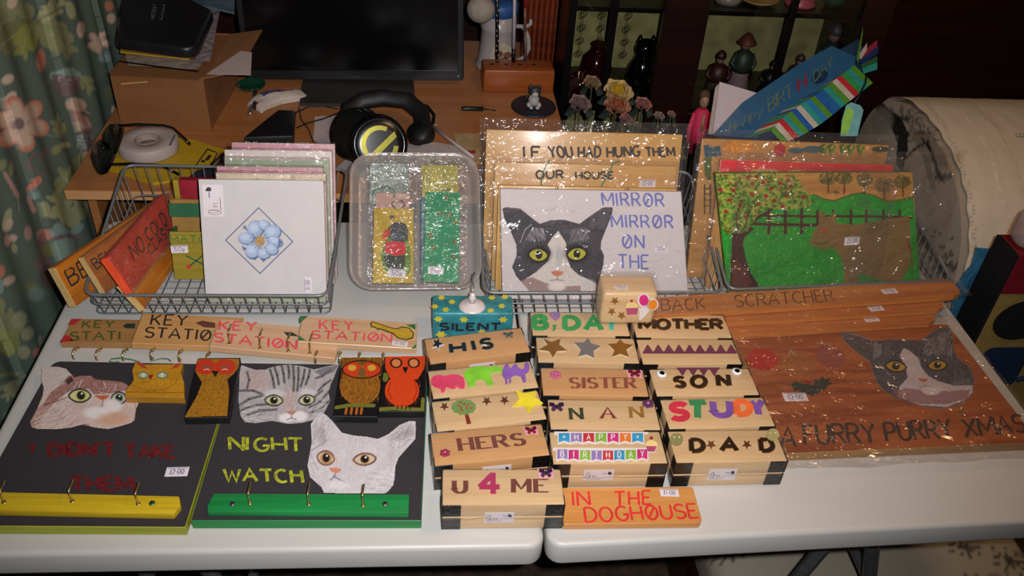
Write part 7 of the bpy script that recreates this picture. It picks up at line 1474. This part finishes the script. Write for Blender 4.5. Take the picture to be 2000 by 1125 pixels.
for pts in ([(214, 242), (238, 241), (236, 262), (228, 285), (222, 298), (210, 292), (198, 280), (200, 262), (206, 250)], [(182, 282), (195, 272), (212, 280), (222, 300), (212, 322), (204, 335), (192, 338), (184, 325), (177, 305)]):
    f = [sT @ at(*p, .078) for p in pts]; vs = [tuple(p) for p in f]+[tuple(p+Vector((.004, .0035, -.006))) for p in f]; n = len(f); mb = MB(); mb.v = vs; mb.f = [tuple(range(n)), tuple(range(n, 2*n))[::-1]]+[(i, n+i, n+(i+1) % n, (i+1) % n) for i in range(n)]; mb.build('lens', glo, sg, bevel=.0012, seg=2)
MB().tube([tuple(sT @ at(*p, .078)) for p in ((203, 290), (197, 283), (196, 276))], .003, 8).build('bridge', glo, sg, True)

# ================================================================ display cabinet
YF = 2.15; cabw = wood('cabinet_mahogany', '#120605', '#220b08', .35, 70, .04, rot=(0, math.pi/2, 0)); dk = M_('cabinet_ebony', '#060506', .3)
cab_ = thing('display_cabinet', (.78, YF, -TZ), 'dark mahogany glass-fronted display cabinet full of ornaments', 'cabinet'); kT = Matrix.Translation((-.78, -YF, TZ))
def part(nm, x0, x1, y0, y1, z0, z1, m_, bev=0): return MB().box(x0, x1, y0, y1, z0, z1).xf(kT).build(nm, m_, cab_, bevel=bev, seg=1)
part('side_panel', .355, .372, YF+.002, 2.46, -TZ+.001, .9, dk); part('side_panel', 1.16, 1.20, YF+.002, 2.46, -TZ+.001, .9, cabw)
part('back_panel', .372, 1.16, 2.44, 2.455, -TZ+.001, .9, M_('olive_backing', '#8a8656', .85, var=.35, scale=16)); part('top_panel', .355, 1.2, YF, 2.46, .9, .93, cabw); part('plinth', .372, 1.16, YF+.01, 2.44, -TZ+.001, -TZ+.08, cabw)
part('door_post', .462, .480, YF-.004, YF+.012, -.70, .9, dk, .001); part('door_post', .598, .712, YF-.012, YF+.02, -.73, .9, cabw, .002); part('door_post', .926, .944, YF-.004, YF+.012, -.70, .9, dk, .001); part('door_post', .355, .374, YF-.006, YF+.002, -.70, .9, dk, .001); part('door_post', 1.12, 1.20, YF-.006, YF+.002, -.70, .9, cabw, .001)
SH = -.045
part('shelf', .3725, 1.1595, YF+.022, 2.4395, SH-.008, SH, dk); part('shelf', .3725, 1.1595, YF+.022, 2.4395, .222, .230, dk); part('shelf', .3725, 1.1595, YF+.022, 2.4395, -.36, -.352, dk)
gl = film('cabinet_glass', (.93, .93, .92), .02, .02, .0, 5)
for x0, x1 in ((.372, .462), (.480, .598), (.712, .926), (.944, 1.12)): part('glass_pane', x0, x1, YF+.004, YF+.006, -.7, .9, gl)
# hanging chains of rings in the left door
for px0, zz in ((1142, .26), (1180, .26), (1232, .21)):
    p = aty(px0, 8, YF+.05); t = thing('wind_chime', (p.x, YF+.05, .20), {1142: 'ring chain hanging behind the cabinet glass, the one nearest the desk', 1180: 'ring chain in the middle of the cabinet\'s narrow door', 1232: 'ring chain hanging above the black cat ornament'}[px0], 'ornament', 'ring chains in the cabinet'); 
    for k in range(4): MB().tube([(.008*math.cos(a), 0, -.035*k+.008*math.sin(a)) for a in [i*.7 for i in range(9)]], .0012, 5, True).build('ring', M_('chain_bronze', '#3a3226', .4, .7), t, True); 
    MB().tube([(0, 0, .03), (0, 0, -.11)], .0007, 5).build('chain', MATS['chain_bronze'], t, True)
# black cat vase
def figure(name, label, px, py, y, H, partsf, cat='figurine'):
    p = aty(px, py, y); t = thing(name, (p.x, y, SH+.0005), label, cat); partsf(t, H); return t
def f_cat(t, H):
    m_ = M_('black_ceramic', '#060607', .08, spec=.8)
    MB().lathe([(.034, 0), (.042, .01), (.046, .045), (.040, .08), (.026, .11), (.020, .118)], 28).build('body', m_, t, True); MB().ell((0, -.004, .135), .030, .028, .027, 22, 14).build('head', m_, t, True)
    for s in (-1, 1): MB().lathe([(.010, 0), (.006, .010), (.001, .021)], 8, (s*.018, 0, .152)).build('ear', m_, t, True); MB().ell((s*.012, -.026, .140), .004, .003, .003, 8, 5).build('eye', M_('dim_green_eye', '#3a4a2a', .2), t, True); MB().ell((s*.014, -.036, .008), .011, .014, .009, 10, 6).build('paw', m_, t, True)
    MB().tube([(.035, .02, .008), (.05, 0, .01), (.046, -.03, .01)], .006, 8).build('tail', m_, t, True)
figure('black_cat_ornament', 'tall glossy black cat ornament behind the roses in the cabinet', 1248, 175, 2.26, .16, f_cat)
def f_santa(t, H):
    r_m = M_('santa_red', '#8c1216', .6); w_m = M_('santa_white', '#8a8480', .7)
    MB().lathe([(.034, 0), (.037, .03), (.030, .085), (.020, .105)], 22).build('robe', r_m, t, True); MB().lathe([(.036, .0), (.040, .008), (.036, .018)], 22).build('fur_hem', w_m, t, True); MB().ell((0, 0, .122), .022, .021, .022, 16, 10).build('head', M_('figure_skin', '#7a5a4c', .6), t, True); MB().ell((0, -.012, .110), .018, .012, .018, 14, 9).build('beard', w_m, t, True); MB().lathe([(.022, 0), (.018, .02), (.003, .045)], 16, (0, 0, .133)).build('hat', r_m, t, True); MB().lathe([(.022, 0), (.026, .005), (.022, .010)], 18, (0, 0, .130)).build('hat_trim', w_m, t, True)
figure('father_christmas_figure', 'red and white father christmas figure beside the black cat ornament', 1290, 150, 2.33, .17, f_santa)
def f_vase(t, H): MB().lathe([(.022, 0), (.036, .02), (.045, .06), (.038, .095), (.022, .112), (.018, .125), (.022, .132), (.019, .132), (.014, .12)], 30).build('vase_body', M_('deep_red_glass', '#250508', .1, spec=.9), t, True)
figure('red_vase', 'round dark red glass vase at the left of the cabinet', 1158, 180, 2.29, .13, f_vase, 'vase')
figure('red_vase', 'squat dark red glass bowl left of the round vase', 1128, 205, 2.24, .1, lambda t, H: MB().lathe([(.02, 0), (.038, .02), (.040, .045), (.03, .06), (.027, .06), (.034, .04)], 28).build('bowl_body', MATS['deep_red_glass'], t, True), 'vase')
# roses standing in front of the cabinet
def rose(t, c0, R, col, n=13, heart=None):
    for k in range(n):
        m_ = M_('petal_'+(heart if heart and k < 5 else col).strip('#'), heart if heart and k < 5 else col, .7, var=.2, scale=60)
        a = k*2.4; f = k/n; mb = MB(); q = []
        for i in range(5):
            for j in range(5):
                u_, v_ = (i-2)/2, j/4; w_ = R*(.35+.4*f)*math.sin(math.pi*(.12+.75*v_)); q.append((u_*w_, -(R*(.08+.35*f)+v_*R*(.15+.55*f)-.2*R*u_*u_*v_), v_*R*(.95-.6*f)+R*.08*math.sin(a*3+i)*v_))
        mb.add(q, [(i*5+j, (i+1)*5+j, (i+1)*5+j+1, i*5+j+1) for i in range(4) for j in range(4)]).xf(Matrix.Translation(c0) @ Matrix.Rotation(.55, 4, 'X') @ Matrix.Rotation(a, 4, 'Z')).build('petal', m_, t, True)
def flower_thing(px, py, y, R, col, label, heart=None):
    p = aty(px, py, y); t = thing('silk_rose', (p.x, y, p.z), label, 'flower'); rose(t, (0, 0, -.01), R, col, heart=heart)
    MB().tube([(0, 0, -.01), (.006, .02, -.10), (.0, .03, -.2)], .002, 6).build('stem', M_('flower_stem', '#2c3a22', .7), t, True)
    for s_ in (-1, 1): MB().add([(s_*R*.3, 0, -.015), (s_*R*.8, -.006, -.005), (s_*R*1.3, -.008, -.03), (s_*R*.7, -.006, -.04)], [(0, 1, 2, 3)]).build('leaf', M_('flower_leaf', '#16241a', .7), t)
for px, py, y, R, col, lb, ht in ((1207, 178, 2.02, .040, '#b89c66', 'large yellow silk rose behind the wooden signs', '#c8a028'), (1157, 158, 2.06, .024, '#84684c', 'small dusky peach silk rose left of the yellow one', None), (1133, 200, 2.0, .030, '#7a6262', 'mauve-grey silk rose at the lower left of the bunch', None), (1205, 205, 1.99, .036, '#a06c50', 'peach silk rose under the yellow rose', '#a85a3a'), (1256, 200, 2.02, .024, '#94605a', 'pink silk rosebud right of the yellow rose', None), (1288, 222, 1.98, .015, '#8a7462', 'tiny cream silk bud near the cabinet door post', None), (1312, 218, 1.98, .012, '#8f6a5c', 'tiny peach silk bud, furthest along the cabinet door post', None), (1222, 228, 1.97, .018, '#8a5a62', 'rose-pink silk bud low beneath the peach rose', None)):
    flower_thing(px, py, y, R, col, lb, ht)
vz = aty(1200, 232, 2.03); t = thing('flower_holder', (vz.x, 2.05, -TZ), 'dark stand holding the silk roses behind the signs', 'stand'); MB().lathe([(.09, 0), (.09, .02), (.02, .04), (.018, .50), (.05, .56), (.07, .62), (.066, .62), (.04, .56)], 24).build('stand_body', matteblack, t, True)
# figurines on the right
def person_fig(px, y, hat, top, low, label, hh=.15, fat=1.0, brim=False):
    def f(t, H):
        MB().lathe([(.026*fat, 0), (.030*fat, .006), (.022*fat, H*.30), (.024*fat, H*.45), (.020*fat, H*.68), (.008, H*.74)], 18).build('lower_body', low, t, True)
        MB().lathe([(.0235*fat, H*.36), (.027*fat, H*.45), (.0245*fat, H*.66), (.010, H*.745)], 18).build('coat', top, t, True)
        MB().ell((0, 0, H*.83), H*.085, H*.085, H*.10, 14, 9).build('head', M_('figure_skin', '#7a5a4c', .6), t, True)
        for s in (-1, 1): MB().tube([(s*.020*fat, 0, H*.66), (s*.031*fat, -.006, H*.50), (s*.020*fat, -.020, H*.44)], [.007, .006, .005], 8).build('arm', top, t, True)
        MB().lathe([(H*(.17 if brim else .10), 0), (H*(.15 if brim else .11), H*.03), (H*.10, H*.10), (H*.03, H*.17)], 16, (0, 0, H*.86)).build('hat', hat, t, True)
    return figure('china_figurine', label, px, 175, y, hh, f)
mk = lambda n, c: M_('fig_'+n, c, .5, var=.2)
person_fig(1438, 2.30, mk('rust', '#5c2a18'), mk('dgreen', '#20302a'), mk('lilac', '#7d6a72'), 'china figurine in a rust hat and green coat with a pale apron', .165, 1.1, True)
person_fig(1500, 2.27, black, black, black, 'small all-black shiny figurine beside the narrow door post', .105, 1.1)
person_fig(1600, 2.33, mk('grey', '#3c3a40'), mk('dgreen', '#20302a'), mk('orange', '#8a3a1a'), 'china figurine in dark coat with an orange scarf and striped skirt', .19, 1.35)
person_fig(1548, 2.29, mk('dbrown', '#2c201c'), mk('dbrown', '#2c201c'), mk('brown2', '#3a2a22'), 'dark brown hooded figurine just right of the narrow door post', .115, 1.0)
person_fig(1395, 2.26, mk('dred', '#2c0d0c'), mk('dred', '#2c0d0c'), mk('dgrey', '#34302e'), 'dark red glazed figurine beside the broad door post', .13, 1.1)
# things on the upper shelf
def top_thing(nm, px, label, cat, mb, m_):
    p = aty(px, 16, 2.24); t = thing(nm, (p.x, 2.24, .2305), label, cat); mb.build('body', m_, t, True); return t
top_thing('china_box', 1418, 'pale china box on the upper cabinet shelf, leftmost there', 'ornament', MB().lathe([(.034, 0), (.036, .012), (.032, .022), (.02, .028), (.004, .032)], 24), M_('pale_china', '#7d756c', .4))
top_thing('china_dish', 1478, 'cream and gold dish on the upper cabinet shelf', 'ornament', MB().lathe([(.03, 0), (.045, .008), (.052, .014), (.048, .014), (.03, .006)], 28), M_('cream_gold', '#9a7c4c', .4))
top_thing('pink_lady', 1560, 'pink full-skirted china lady on the upper cabinet shelf', 'figurine', MB().lathe([(.040, 0), (.042, .006), (.03, .02), (.014, .04), (.010, .055), (.012, .07)], 26), M_('pink_china', '#a04a58', .4))
top_thing('glass_ornament', 1625, 'dark green glass ornament at the right of the upper shelf', 'ornament', MB().lathe([(.02, 0), (.03, .02), (.022, .04), (.008, .05)], 20), M_('green_glass', '#12402c', .1))
# pink doll on the edge beside the wide post
pd = aty(1368, 235, 1.98); t = thing('pink_doll', (pd.x, 1.98, pd.z-.03), 'slim doll in a bright pink jacket standing behind the sleeved signs', 'doll'); pkm = M_('hot_pink_cloth', '#b8244c', .7); skn = M_('doll_skin', '#8a6a54', .6)
MB().lathe([(.018, -.06), (.022, .0), (.021, .05), (.012, .062)], 18).build('jacket', pkm, t, True); MB().tube([(0, -.019, .055), (0, -.022, .01)], .005, 6, flat=.6).build('shirt_front', skn, t, True); MB().ell((0, 0, .082), .012, .012, .018, 14, 10).build('head', skn, t, True); MB().ell((0, .006, .096), .014, .013, .014, 14, 8).build('hair', M_('doll_hair', '#4a3222', .8), t, True)
for s in (-1, 1): MB().tube([(s*.018, 0, .05), (s*.026, -.004, .01), (s*.024, -.006, -.03)], [.007, .006, .005], 8).build('sleeve', pkm, t, True); MB().ell((s*.005, -.0115, .084), .002, .001, .0015, 6, 4).build('eye', black, t, True)
zf = -TZ-(pd.z-.03); MB().lathe([(.035, zf), (.035, zf+.02), (.006, zf+.04), (.006, -.05)], 14).build('stand', matteblack, t, True)

# ================================================================ gift bag, white card, tag
def quad3(name, pts, mat, parent, th=.001):
    vs = [Vector(p) for p in pts]; n_ = (vs[1]-vs[0]).cross(vs[2]-vs[0]).normalized()*th; m = len(vs); mb = MB(); mb.v = [tuple(v) for v in vs]+[tuple(v+n_) for v in vs]; mb.f = [tuple(range(m)), tuple(range(m, 2*m))[::-1]]+[(i, m+i, m+(i+1) % m, (i+1) % m) for i in range(m)]
    return mb.build(name, mat, parent)
GY = 1.62
# its wide blue face lies towards the camera; the striped gusset is on the lower right side
gA, gB, gC, gD = (1395, 262), (1470, 266), (1712, 88), (1684, 58)
O_ = aty(1395, 268, 1.60); R_ = aty(1690, 60, 1.86); Tp = aty(1400, 250, 1.66)
pg = plane3(aty(1482, 268, 1.60), aty(1712, 148, 1.78), aty(1395, 262, 1.63))
gb = thing('gift_bag', pg.mat(), 'blue and striped happy birthday gift bag leaning behind the pictures', 'gift bag')
def gp(p, n=0): return pg.uv(p)+(n,)
front = [gp(p) for p in ((1392, 262), (1480, 268), (1555, 225), (1620, 190), (1668, 122), (1672, 70), (1560, 130), (1450, 205))]
c = Paint(pg, -.25, .40, -.05, .22, .0014, '#2a5f8c'); c.mottle(.12, 14, 3)
g8 = crop(1340, 0, 4.327)
c.build('blue_face', vcol('gift_paper', .35, .4, .05, 500, coat=.15), gb, 0, mask=c.inside([(1392, 264), (1480, 270), (1515, 228), (1566, 195), (1617, 164), (1668, 130), (1680, 58), (1560, 125), (1450, 200)]))
sp = M_('silver_green_foil', '#8aa07c', .3, .5); rf = M_('red_foil', '#b02838', .3, .3); nv = M_('navy_foil', '#16305c', .4)
lettering(pg, 'Happy'.replace('H', 'H').replace('pp', 'pp').replace('y', 'u'), g8(350, 1120), g8(620, 1010), g8(370, 1040), .0024, gb, sp, base_n=.0004) if False else None
lettering(pg, 'HAPPY', g8(360, 1120), g8(640, 1005), g8(372, 1040), .0022, gb, sp, base_n=.0004, gap=.15, jit=.05)
lettering(pg, 'BIRT', g8(700, 950), g8(905, 812), g8(690, 840), .0026, gb, sp, base_n=.0004, gap=.12); lettering(pg, 'H', g8(950, 775), g8(1015, 735), g8(945, 665), .004, gb, rf, base_n=.0004); lettering(pg, 'DAY', g8(1080, 700), g8(1240, 560), g8(1075, 610), .0024, gb, sp, base_n=.0006, gap=.1)
MB().prism([pg.uv(p) for p in mp(g8, ellpts(1130, 650, 75, 50, 20, -35))], .0002, .0004).build('navy_disc', nv, gb)
stripes = ['#4f8a34', '#b8b0a8', '#b03038', '#2f8f8a', '#4f8a34', '#2458a0', '#b8b0a8', '#2f8f8a', '#2c78b0', '#4f8a34', '#2458a0', '#24609c', '#2f8f8a', '#4f8a34', '#b8b0a8', '#b03038', '#2f8f4a', '#2f8f8a', '#4f8a34']
# gusset: a zig-zag folded side of stripes between the lower face edge and the outer edge
lowe = [(1478, 270), (1560, 225), (1640, 160), (1672, 118)]; 
def along(L_, s):
    d = [math.dist(L_[i], L_[i+1]) for i in range(len(L_)-1)]; T_ = sum(d)*s
    for i, x in enumerate(d):
        if T_ <= x or i == len(d)-1: t_ = T_/x; return (L_[i][0]+(L_[i+1][0]-L_[i][0])*t_, L_[i][1]+(L_[i+1][1]-L_[i][1])*t_)
        T_ -= x
inner = [(1462, 268), (1515, 226), (1566, 193), (1617, 162), (1658, 136)]; mid_ = [(1500, 268), (1536, 233), (1571, 208), (1596, 193), (1633, 162), (1662, 140)]; outer = [(1530, 275), (1567, 260), (1592, 245), (1613, 231), (1650, 201), (1706, 157)]
n = len(stripes); mm_ = [M_('stripe_'+s.strip('#'), s, .4) for s in stripes]
for k in range(n):
    a, b = k/n, (k+1)/n; i0, i1, m0, m1, o0, o1_ = along(inner, a), along(inner, b), along(mid_, a+.03), along(mid_, b+.03), along(outer, a), along(outer, b)
    q = [gp(i0, .0008), gp(i1, .0008), gp(m1, .012), gp(m0, .012)]; quad3('stripe', q, mm_[k], gb, .0006); quad3('stripe', [gp(m0, .012), gp(m1, .012), gp(o1_, -.006), gp(o0, -.006)], mm_[k], gb, .0006)
for k, (a, b, s) in enumerate((((1672, 118), (1684, 58), '#4f8a34'), ((1676, 112), (1692, 90), '#b8b0a8'), ((1680, 108), (1712, 84), '#8a2a44'), ((1678, 122), (1714, 96), '#1d3068'), ((1680, 132), (1712, 116), '#2a5c3c'), ((1682, 140), (1712, 128), '#2f8f8a'))):
    d = .0 ; quad3('top_fold', [gp(a, .004+k*.0005), gp((a[0]+4, a[1]+9), .004+k*.0005), gp((b[0], b[1]+14), .008), gp(b, .008)], M_('fold_'+s.strip('#'), s, .4), gb, .0006)
# body behind, so the bag has depth
quad3('back_face', [gp(p, -.02) for p in ((1400, 258), (1490, 266), (1655, 180), (1700, 100), (1680, 62), (1560, 128), (1450, 205))], M_('bag_inside', '#1c3a5c', .6), gb, .001)
MB().tube([gp((1692, 140), .0), gp((1690, 165), .004), gp((1678, 190), .006), gp((1668, 205), .006)], .0022, 6).build('ribbon_cord', M_('navy_ribbon', '#141c3c', .5), gb, True)
pt_ = plane3(aty(1642, 262, 1.60), aty(1680, 262, 1.60), aty(1648, 208, 1.64)); gt = thing('gift_tag', pt_.mat(), 'pale blue and green gift tag hanging from the gift bag', 'tag')
MB().prism([pt_.uv(p) for p in ((1641, 266), (1674, 266), (1686, 215), (1680, 206), (1662, 200), (1652, 206), (1644, 235))], 0, .001).build('tag_card', M_('tag_blue', '#5f9aa0', .4, var=.15, scale=30), gt); MB().prism([pt_.uv(p) for p in ((1641, 262), (1655, 262), (1668, 218), (1655, 208), (1645, 232))], .0011, .0015).build('green_print', M_('tag_green', '#7ab04a', .4), gt)
pc_ = plane3(aty(1398, 262, 1.72), aty(1470, 262, 1.74), aty(1408, 165, 1.80)); wc = thing('white_card', pc_.mat(), 'blank white card standing behind the gift bag', 'card')
MB().prism([pc_.uv(p) for p in ((1392, 262), (1500, 262), (1505, 190), (1405, 160))], 0, .0012).build('card_sheet', M_('white_card_sheet', '#b5a8b0', .6, var=.03), wc); MB().prism([pc_.uv(p) for p in ((1384, 262), (1398, 262), (1406, 162), (1398, 170))], -.003, -.002).build('fold', M_('card_fold', '#9a8c88', .6), wc)

# ================================================================ far right: gift tin, towel, cushion under the table
gx = thing('gift_carton', (1.08, 1.26, -.46), 'tall red, black and gold gift carton beside the table end', 'carton'); gXT = Matrix.Translation((-1.17, -1.26, .46)) @ Matrix.Translation((0, 0, 0))
MB().box(1.17, 1.42, 1.24, 1.305, -.46, .125).xf(gXT).build('carton_body', M_('carton_gold', '#86703f', .5, var=.1), gx, bevel=.003, seg=1)
MB().box(1.1765, 1.4205, 1.2385, 1.3065, .035, .1255).xf(gXT).build('red_band', M_('carton_red', '#6a1020', .5), gx); MB().box(1.1692, 1.176, 1.238, 1.307, -.46, .125).xf(gXT).build('black_edge', M_('carton_black', '#16161a', .5), gx)
MB().prism(ellpts(0, 0, .058, .050, 26), 0, .001).xf(gXT @ Matrix(((1, 0, 0, 1.25), (0, 0, -1, 1.2385), (0, 1, 0, -.03), (0, 0, 0, 1)))).build('black_oval', MATS['carton_black'], gx); MB().prism(rrect(-.05, .05, -.06, .05, .02), 0, .001).xf(gXT @ Matrix(((1, 0, 0, 1.255), (0, 0, -1, 1.2385), (0, 1, 0, -.15), (0, 0, 0, 1)))).build('printed_mug', M_('mug_blue', '#1c2a42', .4), gx)
MB().tube([tuple(gXT @ Vector(p)) for p in ((1.305, 1.2375, -.12), (1.335, 1.2375, -.125), (1.34, 1.2375, -.175), (1.307, 1.2375, -.19))], .006, 8).build('printed_handle', MATS['mug_blue'], gx, True)
MB().box(1.176, 1.415, 1.245, 1.300, .1262, .20).xf(gXT).build('clear_lid', film('pink_lid', (.72, .55, .52), .04, .15, .3, 20, haze=.25), gx, bevel=.02, seg=3)
# stool that carries the carton
st = thing('stool', (1.20, 1.275, -TZ), 'low dark stool that the gift carton stands on', 'stool'); MB().box(-.13, .14, -.07, .065, .25, .2795).build('seat', cabw, st, bevel=.004, seg=1)
for sx in (-.11, .12):
    for sy in (-.055, .05): MB().box(sx-.012, sx+.012, sy-.012, sy+.012, 0, .25).build('leg', cabw, st)
def towel():
    na, nb = 60, 50; A, B = np.meshgrid(np.linspace(0, 1, na), np.linspace(0, 1, nb)); z = .055-.42*B; x = 1.095+.13*A+.006*np.sin(B*20); y = 1.366-.004*np.sin(A*9+B*3)-.004*B+.006*(fbm(A*30, B*30, 4)-.5)
    P = np.stack([x, y, z], -1); C = np.empty(P.shape); C[:] = lin('#2f6688'); C *= (1+.5*(fbm(A*14, B*18, 7)-.5))[..., None]
    o = gridmesh('blue_towel', P.reshape(-1, 3), na, nb, np.clip(C, 0, 1).reshape(-1, 3), vcol('terry', .95, .1, .3, 600, bump=1), None, smooth=True); tag(o, 'teal-blue towel hanging between the armchair and the gift carton', 'towel')
towel()
cu = thing('seat_cushion', (.92, 1.15, -TZ+.1305), 'grey floral seat cushion below the table\'s right end', 'cushion')
def cushion():
    na, nb = 90, 60; A, B = np.meshgrid(np.linspace(-1, 1, na), np.linspace(-1, 1, nb)); e = (1-np.abs(A)**6)*(1-np.abs(B)**6); P = np.stack([A*.34, B*.23, .09+.045*np.clip(e, 0, 1)**.4], -1)
    C = np.empty(P.shape); C[:] = lin('#a09888')
    class Q(Paint): pass
    c = Paint.__new__(Paint); c.X, c.Y = A*300, B*270; c.C = C
    for k in range(16):
        x, y = random.uniform(-280, 280), random.uniform(-250, 250); R = random.uniform(20, 45)
        for j in range(9): a = j*.7; c.line([(x, y), (x+R*math.cos(a), y+R*math.sin(a))], 5, '#3f3c38', .85)
        c.ell(x+R, y+R*.6, R*.5, R*.25, '#7a7068', .8, .3)
    gridmesh('cushion_top', P.reshape(-1, 3), na, nb, c.C.reshape(-1, 3), vcol('floral_cloth', .9, .1, .1, 400), cu, smooth=True)
    MB().box(-.34, .34, -.23, .23, 0, .092).build('cushion_side', up2, cu, bevel=.01, seg=2)
cushion()
sf = MB().box(-.36, .36, -.24, .24, .0, .13).build('footstool', cabw, None, bevel=.006, seg=1); sf.location = (.92, 1.15, -TZ); tag(sf, 'low dark footstool base under the grey floral cushion', 'footstool')
# low dark side table on which the gift bag and the card stand
sdt = thing('side_table', (.80, 1.66, -TZ), 'narrow dark side table under the gift bag, behind the baskets', 'side table')
MB().box(-.17, .17, -.09, .09, .10+TZ-.02, .10+TZ).build('table_top', matteblack, sdt, bevel=.003, seg=1)
for sx in (-.15, .15):
    for sy in (-.07, .07): MB().box(sx-.01, sx+.01, sy-.01, sy+.01, 0, .10+TZ-.0205).build('leg', matteblack, sdt)
# ================================================================ lift everything from table-top zero to floor zero
for o in list(SC.objects):
    if o.parent is None and o.type not in ('CAMERA', 'LIGHT'): o.location.z += TZ
